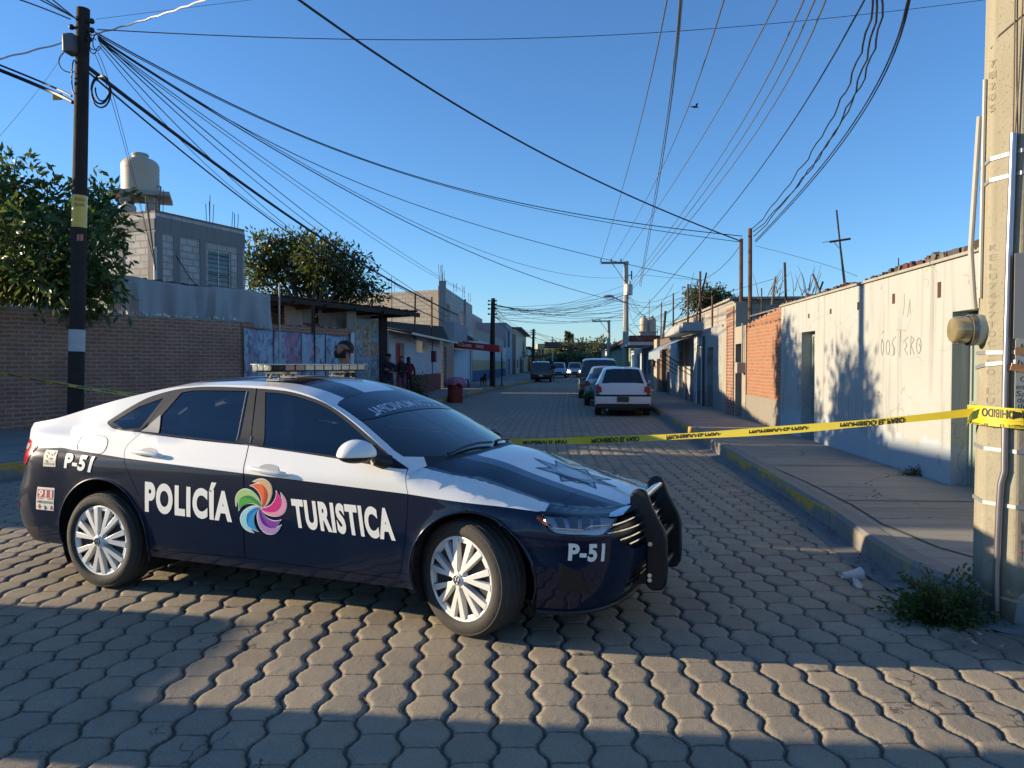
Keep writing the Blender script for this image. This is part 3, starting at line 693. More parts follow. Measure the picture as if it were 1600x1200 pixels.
    panel("emblem", [(cx+.11*math.cos(a), cy+.11*math.sin(a)) for a in np.linspace(0, 2*math.pi, 24)[:-1]], mat("emblem_pale", (.42,.48,.52), .4, coat=.5, var=.3, sc=30), hood, surf='top', off=.0034, res=.03)
    tf = lambda u, v, q: tuple(top_pt(u, v, .003+q*.0006)[0])
    strip(emb, star+[star[0]], .010, tf); strip(emb, [(.235,-.12),(.42,-.175),(.48,-.10),(.235,-.12)], .012, tf)
    text_mesh(emb, "HUAMANTLA", lambda u, v: tuple(top_pt(.26+u*.19, -.10-.03+v*.05-.02*math.sin(u*3), .0036)[0]), .03)
    emb.obj("emblem_print", mat("emblem_dark", (.02,.03,.06), .4), hood, smooth=False, fixn=False)
    ws_side = lambda x: float(edge(x)[0])*.925
    WSo = base[1:-1]+[(x, -ws_side(x)) for x in np.linspace(-.46,-1.0,10)]+[(-1.03,-.52),(-1.045,-.3),(-1.05,0),(-1.045,.3),(-1.03,.52)]+[(x, ws_side(x)) for x in np.linspace(-1.0,-.46,10)]
    rw_side = lambda x: float(edge(x)[0])*.88
    RWo = [(-2.30,.40),(-2.29,0),(-2.30,-.40)]+[(x, -rw_side(x)) for x in np.linspace(-2.34,-2.92,9)]+[(-2.99,-.45),(-3.01,0),(-2.99,.45)]+[(x, rw_side(x)) for x in np.linspace(-2.92,-2.34,9)]
    xs2 = np.linspace(-.345,-3.03,70)
    rf_out = hood_r[1:-1]+[(x, -edge(x)[0]) for x in xs2]+[(x, edge(x)[0]) for x in xs2[::-1]]
    cowl = hood_r[1:-1]+[(-.335,-.70)]+base[1:-1][::-1]+[(-.335,.70)]
    def roofm(x, y):
        if x > -.40 and inpoly(np.array([[x, y]]), cowl)[0]: return 2
        if -2.24 < x < -1.03 and abs(y) < .475: return 1 if abs(y) < .21 else 0
        return 1
    rl = [[(-1.03,sy),(-2.24,sy)] for sy in (-.475,-.21,.21,.475)]+[[(-2.24,-.475),(-2.24,.475)]]+[[(-.335,.70),(-.385,.64)],[(-.335,-.70),(-.385,-.64)]]
    panel("roof", rf_out, [NAVY, WHITE, BLK], car, [WSo, RWo], rl, surf='top', mfn=roofm, res=.045)
    wsn = panel("windscreen", inset(WSo, .004), WSG, car, surf='top', res=.06, off=-.001)
    band = [(-.80,-ws_side(-.80))]+[(x, -ws_side(x)) for x in np.linspace(-.84,-1.0,4)]+[(-1.03,-.52),(-1.045,-.3),(-1.05,0),(-1.045,.3),(-1.03,.52)]+[(x, ws_side(x)) for x in np.linspace(-1.0,-.80,5)]+[(-.765,.5),(-.755,.25),(-.752,0),(-.755,-.25),(-.765,-.5)]
    panel("sun_strip", inset(band, .006), NAVY, wsn, surf='top', off=.002, res=.05)
    lt = MB()
    def wfn(u, v):
        y = .52-1.04*(1-u); y = -.50+1.02*u
        xb = -.795-.02*math.cos(y*2)+.018; xt = xb-.085
        return tuple(top_pt(xb+(xt-xb)*v, y, .0035)[0])
    text_mesh(lt, "POLICIA MUNICIPAL", lambda u, v: wfn(1-u, v), .015)
    lt.obj("lettering", mat("letter_blue_grey", (.55,.62,.72), .4), wsn, smooth=False, fixn=False)
    panel("rear_window", inset(RWo, .004), WG, car, surf='top', res=.07, off=-.001)
    xs3 = np.linspace(-3.035,-3.745,16)
    panel("boot_lid", [(x, -(float(edge(x)[0])-.004)) for x in xs3]+[(x, float(edge(x)[0])-.004) for x in xs3[::-1]], WHITE, car, surf='top', res=.05)
    wp = MB()                                                    # wipers
    for a, b, c in (((-.30,-.50),(-.27,-.12),(-.24,.05)), ((-.25,.18),(-.27,.42),(-.33,.60))):
        wp.tube([tuple(top_pt(*p, .018)[0]) for p in (a, ((a[0]+b[0])/2, (a[1]+b[1])/2), b, c)], .008, 6)
    wp.ball(tuple(top_pt(-.235,.12,.012)[0]), .014); wp.obj("wiper", BLK, car)
    # ---- underside and cabin
    m = MB(); m.bx(-3.6,.66,-.60,.60,.20,.40); m.bx(-2.2,-.40,-.80,.80,.235,.34); m.bx(-3.55,-3.05,-.72,.72,.3,.9); m.bx(.42,.70,-.62,.62,.25,.62); m.bx(-.30,.30,-.52,.52,.35,.72); m.obj("underbody", UNDER, car)
    m = MB(); m.bx(-.62,-.36,-.66,.66,.62,.90); m.ball((-.55,0,.86), 1, 0, 20, 10, (.26,.64,.10)); m.ball((-.66,.36,.93), 1, 0, 12, 8, (.14,.2,.07)); m.bx(-1.1,-.6,-.12,.12,.36,.66); m.obj("dashboard", DASH, car)
    m = MB(); c = Vector((-.86,.37,.92)); ax = Vector((.35,0,1)).normalized()
    ring = [c+Matrix.Rotation(2*math.pi*k/24, 3, Vector((.9,0,-.43)).normalized()) @ Vector((.08,0,.17)) for k in range(25)]
    m.tube(ring, .015, 8); m.tube([ring[3], c, ring[9]], .016, 6); m.tube([c, ring[18]], .016, 6); m.ball(c, .06); m.tube([c, (-.6,.37,.80)], .04, 8); m.obj("steering_wheel", DASH, car)
    for x, ys in ((-1.28, (-.37,.37)), (-2.16, (-.36,.36))):
        for y in ys:
            m = MB(); m.box((x+.22, y, .52), (.52,.50,.16), rot=Matrix.Rotation(R(-6), 3, 'Y')); m.box((x-.08, y, .80), (.15,.48,.58), rot=Matrix.Rotation(R(-14), 3, 'Y'))
            m.box((x-.17, y, 1.17), (.09,.27,.17), rot=Matrix.Rotation(R(-8), 3, 'Y')); m.tube([(x-.15,y-.06,1.05),(x-.16,y-.06,1.15)], .008, 6); m.tube([(x-.15,y+.06,1.05),(x-.16,y+.06,1.15)], .008, 6)
            m.obj("seat", SEAT, car, bevel=.035)
    m = MB(); m.bx(-2.9,-2.35,-.62,.62,.86,.98); m.bx(-2.9,-.5,-.62,.62,.35,.40); m.obj("cabin_floor", DASH, car)
    m = MB(); m.box((-.93,.0,1.20), (.03,.24,.07)); m.obj("rear_view_mirror", DASH, car, bevel=.01)
    m = MB(); m.box((-.33,.10,.945), (.16,.30,.004), rot=Matrix.Rotation(R(3), 3, 'Y')); m.obj("papers", mat("paper_on_dash", (.35,.42,.45), .8), car)
    m = MB(); m.tube([(-2.0,0,1.405),(-2.0,0,1.44),(-2.10,0,1.47)], [.02,.012,.004], 8); m.obj("roof_aerial", BLK, car)
    # ---- light bar on four feet
    lb = MB(); z0, z1 = 1.452, 1.505
    def barp(u, v, h): return (-1.60+u, v, h)
    foot = [(-.135,-.50),(-.11,-.55),(-.05,-.585),(.05,-.585),(.11,-.55),(.135,-.50),(.135,.50),(.11,.55),(.05,.585),(-.05,.585),(-.11,.55),(-.135,.50)]
    lb.prism(inset(foot, .012), z0, z0+.010, barp, 0); lb.prism(foot, z1-.008, z1, barp, 1)
    lb.prism(inset(foot, .022), z0+.010, z1-.008, barp, 0)
    bar = lb.obj("light_bar", [BLK, mat("bar_silver", (.55,.55,.53), .3, .6)], car, bevel=.003)
    for x, d in ((-1.60+.118, 1), (-1.60-.118, -1)):
        for k in range(9):
            y = -.44+k*.11; q = MB(); q.box((x, y, (z0+z1)/2+.001), (.012,.094,.034)); q.obj("lamp_module", mat("lamp_cream", (.46,.42,.33), .25, coat=.5) if k > 1 else mat("lamp_smoke", (.03,.04,.09), .15, coat=.6), bar)
    for y in (-.568,.568):
        for x in (-1.645,-1.60,-1.555):
            q = MB(); q.box((x, y, (z0+z1)/2), (.040,.030,.036)); q.obj("lamp_module", mat("lamp_clear", (.62,.58,.46), .12, .3, coat=.8), bar, bevel=.004)
    for y in (-.44,.44,-.29,.29):
        q = MB(); zt = float(top_pt(-1.60, y)[0][2]); q.box((-1.60, y, zt+.006), (.10,.05,.012)); q.tube([(-1.64,y,zt+.01),(-1.60,y-.02,z0+.002)], .010, 6); q.tube([(-1.56,y,zt+.01),(-1.60,y+.02,z0+.002)], .010, 6); q.box((-1.60,y,z0-.006), (.08,.08,.016))
        q.obj("bar_foot", mat("foot_metal", (.45,.42,.36), .3, .8), bar)
    # ---- push bumper
    pl = [(.775,.70),(.775,.745),(.795,.775),(.83,.788),(.865,.775),(.885,.735),(.905,.68),(.972,.56),(.988,.50),(.992,.33),(.985,.25),(.962,.212),(.905,.205),(.875,.225),(.868,.25),(.868,.46),(.845,.53),(.80,.61)]
    pb = bpy.data.objects.new("push_bumper", None); COL.objects.link(pb); pb.parent = car; pb.empty_display_size = .1
    for y in (-.30,.25):
        q = MB(); q.prism(pl, y-.022, y+.022, lambda u, v, h: (u, h, v)); po = q.obj("upright", BLK, pb, bevel=.012)
        q = MB()
        for bx_, bz in ((.895,.475),(.893,.295),(.893,.268)):
            q.lathe([(.0,.003),(.006,.003),(.006,.0),(.012,.0),(.013,.005)], 14, 0, Matrix.Translation((bx_, y-.024, bz)) @ Matrix.Rotation(R(90), 4, 'X'))
        q.obj("bolt", CHROME, po)
    q = MB(); q.tube([(.85,-.285,.735),(.85,.235,.735)], .024, 16); q.obj("cross_tube", CHROME, pb)
    q = MB(); q.tube([(.93,-.285,.48),(.93,.235,.48)], .020, 12); q.tube([(.93,-.285,.30),(.93,.235,.30)], .020, 12); q.obj("cross_tube", BLK, pb)
    q = MB()
    for y in (-.30,.25): q.bx(.70,.89,y-.015,y+.015,.24,.30); q.bx(.72,.89,y-.015,y+.015,.45,.50)
    q.obj("bracket", BLK, pb)
    q = MB(); vw_badge(q, lambda u, v, h: (.868+h*.004, -u*.06, .575+v*.06)); q.obj("badge", CHROME, car, smooth=False, fixn=False)
    # number plate at the back
    q = MB(); q.box((float(xr(.62))-.006, 0, .66), (.006,.34,.15)); q.obj("number_plate", mat("plate_white", (.65,.65,.62), .5), car)
    return car
police_car()
# ---------------------------------------------------------------- paving
PP, PL, PA = .190, .240, .0165
def pave_uv(x, y): return x+1.6*(1-np.exp(-np.maximum(y, 0)/10)), y-.11*x
def pave_mat():
    t = NT("paving"); v = t.coord(); sp = t.new("ShaderNodeSeparateXYZ"); t.set(sp, 0, v); x, y = sp.outputs[0], sp.outputs[1]
    M = t.math
    ex = M('POWER', 2.718281828, M('DIVIDE', M('MAXIMUM', y, 0.0), -10.0))
    u = M('ADD', x, M('MULTIPLY', M('SUBTRACT', 1.0, ex), 1.6)); w = M('SUBTRACT', y, M('MULTIPLY', x, .11))
    tt = M('PINGPONG', u, PP)
    wave = M('MULTIPLY', M('MINIMUM', M('MAXIMUM', M('MULTIPLY', M('COSINE', M('MULTIPLY', w, 2*math.pi/PL)), -1.35), -1.0), 1.0), PA)
    d1 = M('SUBTRACT', tt, M('ADD', wave, PP/2)); odd = M('GREATER_THAN', d1, 0.0)
    pg = M('PINGPONG', w, PL/2); d2 = M('ADD', M('MULTIPLY', pg, M('SUBTRACT', 1.0, odd)), M('MULTIPLY', M('SUBTRACT', PL/2, pg), odd))
    ce = M('MULTIPLY', M('ROUND', M('DIVIDE', u, 2*PP)), 2.0); co = M('ADD', M('MULTIPLY', M('FLOOR', M('DIVIDE', u, 2*PP)), 2.0), 1.0)
    col = M('ADD', M('MULTIPLY', ce, M('SUBTRACT', 1.0, odd)), M('MULTIPLY', co, odd))
    row = M('FLOOR', M('ADD', M('DIVIDE', w, PL), M('MULTIPLY', odd, .5)))
    cb = t.new("ShaderNodeCombineXYZ"); t.set(cb, 0, col); t.set(cb, 1, row)
    wn_ = t.new("ShaderNodeTexWhiteNoise", noise_dimensions='2D'); t.set(wn_, 0, cb.outputs[0])
    jl = M('ABSOLUTE', d1)
    wob = M('MULTIPLY', M('SUBTRACT', t.noise(v, 18, 4), .5), .014)
    jf = M('MINIMUM', M('ADD', jl, wob), M('ADD', M('ADD', d2, M('MULTIPLY', wob, .6)), .003))
    joint = t.ramp(M('DIVIDE', jf, .03), [(.15, 1.), (.42, 0.)])
    big = t.noise(v, .35, 5, .6); med = t.noise(v, 3.0, 6, .6); grit = t.noise(v, 160, 3, .7); grit2 = t.noise(v, 420, 2)
    base = t.ramp(wn_.outputs[0], [(0., (.345,.285,.200)), (.45, (.390,.325,.228)), (.8, (.425,.350,.245)), (1., (.365,.285,.195))])
    c = t.mix(M('MULTIPLY', t.ramp(med, [(.4, 0.), (.7, 1.)]), .35), base, (.17,.155,.14))
    c = t.mix(M('MULTIPLY', t.ramp(grit, [(.35, 1.), (.5, 0.)]), .45), c, (.13,.12,.11))
    c = t.mix(M('MULTIPLY', t.ramp(grit, [(.56, 0.), (.68, 1.)]), .6), c, (.56,.51,.44))
    c = t.mix(M('MULTIPLY', t.ramp(big, [(.35, 0.), (.7, 1.)]), .3), c, (.20,.18,.155))
    dirt = t.mix(t.noise(v, 9, 4), (.075,.066,.055), (.17,.145,.11))
    c = t.mix(M('MULTIPLY', joint, .9), c, dirt)
    dx = M('MULTIPLY', M('SUBTRACT', x, 2.45), 1.1); dy = M('MULTIPLY', M('SUBTRACT', y, 4.28), 2.0); rr = M('SQRT', M('ADD', M('MULTIPLY', dx, dx), M('MULTIPLY', dy, dy)))
    so_ = t.ramp(M('ADD', rr, M('MULTIPLY', M('SUBTRACT', t.noise(v, 7, 6, .65), .5), .9)), [(.42, 1.), (.62, 0.)]); c = t.mix(M('MULTIPLY', so_, .85), c, t.mix(t.noise(v, 60, 4), (.13,.105,.08), (.27,.225,.17)))
    vo = t.new("ShaderNodeTexVoronoi", feature='DISTANCE_TO_EDGE'); nd = t.new("ShaderNodeTexNoise"); t.set(nd, "Vector", v); nd.inputs["Scale"].default_value = 9.0; va = t.new("ShaderNodeVectorMath", operation="MULTIPLY_ADD"); t.set(va, 0, nd.outputs[1]); va.inputs[1].default_value = (.22,.22,0); t.set(va, 2, v); t.set(vo, "Vector", t.mapping(va.outputs[0], (1,1,0))); vo.inputs["Scale"].default_value = 3.1
    ck = M('MULTIPLY', M('LESS_THAN', vo.outputs[0], .012), M('GREATER_THAN', t.noise(v, .9, 3), .61)); c = t.mix(M('MULTIPLY', ck, .7), c, (.07,.06,.05))
    h = M('ADD', M('ADD', M('MULTIPLY', grit, .0065), M('MULTIPLY', grit2, .002)), M('MULTIPLY', med, .006)); far = M('MULTIPLY', M('SUBTRACT', 1.0, joint), .010)
    far = M('MULTIPLY', far, M('GREATER_THAN', y, 15.9))
    h = M('SUBTRACT', M('ADD', h, far), M('MULTIPLY', ck, .004))
    t.bump(h, 1.0, 1.0)
    return t.fin(c, .88, 0, .25)
PAVE = pave_mat()
def pave_height(x, y):
    u, w = pave_uv(x, y); tt = np.abs((u % (2*PP)+2*PP) % (2*PP)); tt = np.where(tt > PP, 2*PP-tt, tt)
    wave = PA*np.clip(-1.35*np.cos(2*np.pi*w/PL), -1, 1); d1 = tt-(PP/2+wave); odd = d1 > 0
    pg = np.abs(w % PL); pg = np.where(pg > PL/2, PL-pg, pg); d2 = np.where(odd, PL/2-pg, pg)
    col = np.where(odd, 2*np.floor(u/(2*PP))+1, 2*np.round(u/(2*PP))).astype(int); row = np.floor(w/PL+np.where(odd, .5, 0)).astype(int)
    hs = lambda k: ((np.sin(col*12.9898*k+row*78.233)*43758.5453) % 1.0)
    sm = lambda a: np.clip(a, 0, 1)**2*(3-2*np.clip(a, 0, 1))
    w1 = .011+.009*hs(1.7); g1 = 1-sm((np.abs(d1)-.002)/w1); g2 = 1-sm((d2-.001)/.016)
    z = (hs(1.0)-.5)*.006-.015*g1**1.3-.005*g2*hs(2.3)
    uc = (u-col*PP)/PP; wc = (w/PL+np.where(odd, .5, 0)) % 1-.5
    z += (hs(3.1)-.5)*.012*uc+(hs(4.7)-.5)*.012*wc-.004*(uc**2+wc**2)-.006*np.clip(np.abs(uc)*2-.75,0,1)
    z += .004*np.sin(x*1.3+.5)*np.cos(y*.9)+.0015*np.sin(x*37+9*np.sin(y*23))*np.sin(y*41+7*np.sin(x*29))
    return z
def road():
    x0, x1, y0, y1 = -6.4, 4.2, 2.25, 8.5; st = .0125
    xs = np.arange(x0, x1+1e-6, st); ys = np.arange(y0, y1+1e-6, st); nx, ny = len(xs), len(ys); x1, y1 = xs[-1], ys[-1]
    X_, Y_ = np.meshgrid(xs, ys); Z = pave_height(X_, Y_)
    V = np.stack([X_, Y_, Z], -1).reshape(-1, 3); i = np.arange(nx*ny).reshape(ny, nx)
    F = np.stack([i[:-1,:-1], i[:-1,1:], i[1:,1:], i[1:,:-1]], -1).reshape(-1, 4)
    st2 = .02; xs2 = np.arange(x0, x0+8.8+1e-6, st2); ys2 = np.arange(y1, 16+1e-6, st2); X2, Y2 = np.meshgrid(xs2, ys2); Z2 = pave_height(X2, Y2); i2 = np.arange(X2.size).reshape(X2.shape)+len(V)
    F = np.vstack([F, np.stack([i2[:-1,:-1], i2[:-1,1:], i2[1:,1:], i2[1:,:-1]], -1).reshape(-1, 4)]); V = np.vstack([V, np.stack([X2, Y2, Z2], -1).reshape(-1, 3)]); y2 = ys2[-1]
    gx = [-60, x0, x1, 60]; gy = [-60, y0, y1, y2, 30, 60, 120, 400]; n0 = len(V); V2 = [(a, b, 0.0) for b in gy for a in gx]; F2 = []
    for r in range(len(gy)-1):
        for c in range(3):
            if r in (1, 2) and c == 1: continue
            F2.append([n0+r*4+c, n0+r*4+c+1, n0+(r+1)*4+c+1, n0+(r+1)*4+c])
    o = np_mesh("road", np.vstack([V, np.array(V2)]), np.vstack([F, np.array(F2)]), PAVE, None, True); return struct(o)
road()
m = MB(); m.add([(-1500,-1500,-.06),(1500,-1500,-.06),(1500,1500,-.06),(-1500,1500,-.06)], [(0,1,2,3)])
struct(m.obj("ground", mat("dry_earth", (.16,.13,.09), .95, var=.3, sc=.2), smooth=False))

# ---------------------------------------------------------------- pavements and kerbs
def concrete(name, col, streak=(.5, 9), crack=True, dark=(.10,.095,.085)):
    t = NT(name); v = t.coord(); n = t.noise(v, 1.2, 6, .6); c = t.mix(n, c3(col, .75), c3(col, 1.15))
    s = t.noise(t.mapping(v, (streak[0], streak[1], 1)), 1.0, 6, .65); c = t.mix(t.math('MULTIPLY', t.ramp(s, [(.48, 0.), (.70, 1.)]), .45), c, dark)
    if crack:
        vo = t.new("ShaderNodeTexVoronoi", feature='DISTANCE_TO_EDGE'); nd = t.new("ShaderNodeTexNoise"); t.set(nd, "Vector", v); nd.inputs["Scale"].default_value = 2.0; nd.inputs["Detail"].default_value = 6
        va = t.new("ShaderNodeVectorMath", operation='MULTIPLY_ADD'); t.set(va, 0, nd.outputs[1]); va.inputs[1].default_value = (.6,.6,.6); t.set(va, 2, v); t.set(vo, "Vector", va.outputs[0]); vo.inputs["Scale"].default_value = .55
        k = t.math('MULTIPLY', t.math('LESS_THAN', vo.outputs[0], .005), t.math('GREATER_THAN', t.noise(v, .8, 3), .54)); c = t.mix(t.math('MULTIPLY', k, .75), c, (.04,.035,.03))
    g = t.noise(v, 120, 3); c = t.mix(t.math('MULTIPLY', t.ramp(g, [(.55, 0.), (.75, 1.)]), .3), c, dark)
    t.bump(t.math('ADD', t.math('MULTIPLY', g, .4), t.math('ADD', n, s)), .4, .02)
    return t.fin(c, .9, 0, .2)
CONC = concrete("pavement_concrete", (.30,.28,.24)); CONCD = concrete("kerb_concrete", (.22,.21,.195), (2, 2), False)
def kerb_mat():
    t = NT("kerb_painted"); v = t.coord(); n = t.noise(v, 1.6, 8, .68); n2 = t.noise(v, 9, 5)
    c = t.mix(n2, (.17,.165,.155), (.27,.255,.23))
    sp = t.new("ShaderNodeSeparateXYZ"); t.set(sp, 0, v)
    f = t.ramp(t.math('ADD', n, t.math('MULTIPLY', t.math('SUBTRACT', sp.outputs[2], .12), 1.6)), [(.44, 0.), (.50, 1.)]); f = t.math('MULTIPLY', f, t.ramp(n2, [(.26, 0.), (.38, .9)]))
    sg = t.ramp(t.math('FRACT', t.math('DIVIDE', t.math('ADD', sp.outputs[1], .2), 7.0)), [(.0, 0.), (.02, .0), (.05, 1.), (.72, 1.), (.80, .25), (1., .1)])
    f = t.math('MULTIPLY', f, sg); ge = t.new("ShaderNodeNewGeometry"); sn = t.new("ShaderNodeSeparateXYZ"); t.set(sn, 0, ge.outputs["True Normal"]); f = t.math('MULTIPLY', f, t.math('LESS_THAN', t.math('ABSOLUTE', sn.outputs[2]), .6))
    c = t.mix(t.math('MULTIPLY', f, t.math('GREATER_THAN', sp.outputs[1], 5.3)), c, (.56,.33,.035)); c = t.mix(t.math('MULTIPLY', t.ramp(n2, [(.5, 0.), (.75, 1.)]), .5), c, (.10,.09,.075))
    t.bump(n2, .5, .02); return t.fin(c, .85, 0, .2)
KERB = kerb_mat()
KR = [(2.42,140),(2.42,60),(2.42,25),(2.34,12),(2.32,8.5),(2.29,7.1),(2.24,6.2),(2.21,5.5),(2.24,5.1),(2.33,4.85),(2.50,4.60),(2.85,4.32),(3.6,4.05),(6.0,3.9)]
KL = [(-16,-2),(-12.0,3.0),(-9.0,6.6),(-7.4,9.1),(-6.4,12.8),(-5.6,18.5),(-5.1,25),(-4.9,42),(-4.4,54),(-3.4,66),(-2.9,85),(-2.7,140)]
def offset_line(pts, d):
    P = np.array(pts, float); t = np.gradient(P, axis=0); t /= np.linalg.norm(t, axis=1, keepdims=True); n = np.stack([-t[:,1], t[:,0]], 1); return P+n*d
def kerb(name, pts, inward, z1):
    pts = densify(pts, 1.2, False); out = np.array(pts); inn = offset_line(pts, inward*.17); gut = offset_line(pts, -inward*.16); m = MB(); n = len(pts); vs = []
    for i in range(n):
        j = .006*math.sin(i*2.3)
        vs += [(out[i][0], out[i][1], -.03), (out[i][0]+j, out[i][1]+j, z1-.03), (out[i][0]+.35*(inn[i][0]-out[i][0])*.4, out[i][1]+.35*(inn[i][1]-out[i][1])*.4, z1+j*.5), (inn[i][0], inn[i][1], z1+j*.5), (inn[i][0], inn[i][1], -.03)]
    fs = [(i*5+k, (i+1)*5+k, (i+1)*5+k+1, i*5+k+1) for i in range(n-1) for k in range(4)]
    m.add(vs, fs, 0)
    vs = []
    for i in range(n): vs += [(gut[i][0]+.02*math.sin(i*1.7), gut[i][1]+.02*math.sin(i*1.1), .004), (out[i][0], out[i][1], .02)]
    m.add(vs, [(i*2, i*2+1, i*2+3, i*2+2) for i in range(n-1)], 1)
    return struct(m.obj(name, [KERB, CONCD], None, smooth=False))
kerb("kerb", KR, 1, .195); kerb("kerb", KL, 1, .225)
def slab(name, line, inward, xfar, z, mt):
    l = offset_line(densify(line, 1.2, False), inward*.175); m = MB(); n = len(l)
    vs = []
    for p in l: vs += [(p[0], p[1], z), (xfar, p[1], z)]
    m.add(vs, [(2*i, 2*i+1, 2*i+3, 2*i+2) for i in range(n-1)]); return struct(m.obj(name, mt, None, smooth=False))
slab("pavement", KR, 1, 8.0, .188, CONC); slab("pavement", KL, 1, -40, .215, CONC)
m = MB()                                                         # joints in the right-hand pavement
for y in (4.95,7.6,10.2,13.1,16.5,20.3,25,31,38): m.add([(2.52,y,.192),(4.06,y+.05,.192),(4.06,y+.072,.192),(2.52,y+.02,.192)], [(0,1,2,3)])
pts = [(2.50,13.0),(2.47,10.5),(2.55,8.8),(2.56,7.4),(2.50,6.5),(2.58,5.7),(2.78,5.2),(3.3,5.0)]
for a, b in zip(pts[:-1], pts[1:]): m.add([(a[0],a[1],.1925),(b[0],b[1],.1925),(b[0]+.022,b[1]+.01,.1925),(a[0]+.026,a[1],.1925)], [(0,1,2,3)])
struct(m.obj("pavement_joint", mat("joint_dark", (.05,.043,.035), .95), None, smooth=False))

# ---------------------------------------------------------------- shared building helpers
def facade(mb, x0, x1, z0, z1, holes, th, mi=0, y0=0.0, rmi=None):
    """wall from x0..x1, front at y0, with rectangular openings (xa, xb, za, zb)"""
    rmi = mi if rmi is None else rmi
    xs = sorted(set([x0, x1]+[h[0] for h in holes]+[h[1] for h in holes])); zs = sorted(set([z0, z1]+[h[2] for h in holes]+[h[3] for h in holes]))
    xs = [x for x in xs if x0 <= x <= x1]; zs = [z for z in zs if z0 <= z <= z1]
    for i in range(len(xs)-1):
        for j in range(len(zs)-1):
            cx, cz = (xs[i]+xs[i+1])/2, (zs[j]+zs[j+1])/2
            if any(h[0] < cx < h[1] and h[2] < cz < h[3] for h in holes): continue
            for y in (y0, y0+th): mb.add([(xs[i],y,zs[j]),(xs[i+1],y,zs[j]),(xs[i+1],y,zs[j+1]),(xs[i],y,zs[j+1])], [(0,1,2,3) if y == y0 else (3,2,1,0)], mi)
    for a, b, c, d in holes:
        a, b, c, d = max(a, x0), min(b, x1), max(c, z0), min(d, z1); y1 = y0+th
        mb.add([(a,y0,c),(a,y1,c),(a,y1,d),(a,y0,d)], [(0,1,2,3)], rmi); mb.add([(b,y0,c),(b,y1,c),(b,y1,d),(b,y0,d)], [(3,2,1,0)], rmi)
        mb.add([(a,y0,d),(b,y0,d),(b,y1,d),(a,y1,d)], [(3,2,1,0)], rmi); mb.add([(a,y0,c),(b,y0,c),(b,y1,c),(a,y1,c)], [(0,1,2,3)], rmi)
    y1 = y0+th
    mb.add([(x0,y0,z1),(x1,y0,z1),(x1,y1,z1),(x0,y1,z1)], [(0,1,2,3)], mi)
    mb.add([(x0,y0,z0),(x0,y1,z0),(x0,y1,z1),(x0,y0,z1)], [(3,2,1,0)], mi); mb.add([(x1,y0,z0),(x1,y1,z0),(x1,y1,z1),(x1,y0,z1)], [(0,1,2,3)], mi)
def frame(name, label, cat, p, q, group=None, z=0.0):
    """thing whose local x runs from p towards q and whose local y points away from the street"""
    p = Vector(p[:2]); q = Vector(q[:2]); d = q-p
    return thing(name, label, cat, (p.x, p.y, z), math.atan2(d.y, d.x), group), d.length
def rod(name, label, cat, p, q, r, m, group=None, taper=1.0):
    p = Vector(p); q = Vector(q); o = MB().tube([(0,0,0), tuple(q-p)], [r, r*taper], 8).obj(name, m); o.location = p
    return tag(o, label, cat, group)
WOOD_DK = mat("dark_wood", (.035,.028,.022), .85, var=.4, sc=8, bump=.5, bsc=30); WOOD = mat("grey_wood", (.16,.12,.085), .85, var=.35, sc=6, bump=.4)
RUST = mat("rusty_steel", (.11,.055,.035), .8, .2, var=.4, sc=10, bump=.3); STEEL = mat("galvanised", (.35,.35,.34), .45, .7, var=.2, sc=8)
GLASSB = mat("window_dark", (.02,.024,.03), .08, var=.2, coat=.6); WHITEP = mat("white_frame", (.62,.62,.60), .6)
BRICK = masonry("red_brick", (.40,.165,.092), (.30,.125,.078), (.34,.285,.235), .27, .088, .018, dirt=.5, stain=(.11,.075,.055))
BRICKO = masonry("orange_brick", (.36,.15,.075), (.29,.115,.06), (.29,.22,.16), .25, .078, .014, dirt=.25, stain=(.30,.17,.11))
BLOCK = masonry("grey_block", (.56,.535,.49), (.46,.44,.40), (.33,.315,.29), .42, .215, .026, dirt=.75, stain=(.24,.23,.215))
BLOCKW = masonry("pale_block", (.36,.33,.29), (.31,.285,.25), (.24,.22,.20), .42, .215, .022, dirt=.3, stain=(.20,.185,.165))
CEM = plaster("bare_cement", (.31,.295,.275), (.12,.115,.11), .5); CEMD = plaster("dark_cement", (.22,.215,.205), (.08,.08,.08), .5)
def rebar(parent, x, y, z, h, n=4, s=.12):
    m = MB()
    for i in range(n):
        a, b = (i % 2-.5)*s, (i//2-.5)*s; m.tube([(x+a, y+b, z), (x+a+random.uniform(-.06,.06), y+b+random.uniform(-.06,.06), z+h*random.uniform(.7,1.1))], .011, 5)
    return m.obj("rebar", RUST, parent)
def door_leaf(parent, x0, x1, z0, z1, y, m, bars=0, name="door", dm=None):
    b = MB(); b.bx(x0, x1, y, y+.05, z0, z1); d = b.obj(name, m, parent); b = MB(); w = x1-x0
    for a in (x0+.03, x1-.03, (x0+x1)/2): b.bx(a-.02, a+.02, y-.02, y, z0, z1)
    for k in range(3): zz = z0+.04+(z1-z0-.08)*k/2; b.bx(x0, x1, y-.018, y+.002, zz-.03, zz+.03)
    b.obj("frame", dm or m, d); b = MB(); b.box((x1-.10, y-.045, z0+1.0), (.03,.05,.12)); b.obj("handle", STEEL, d); return d
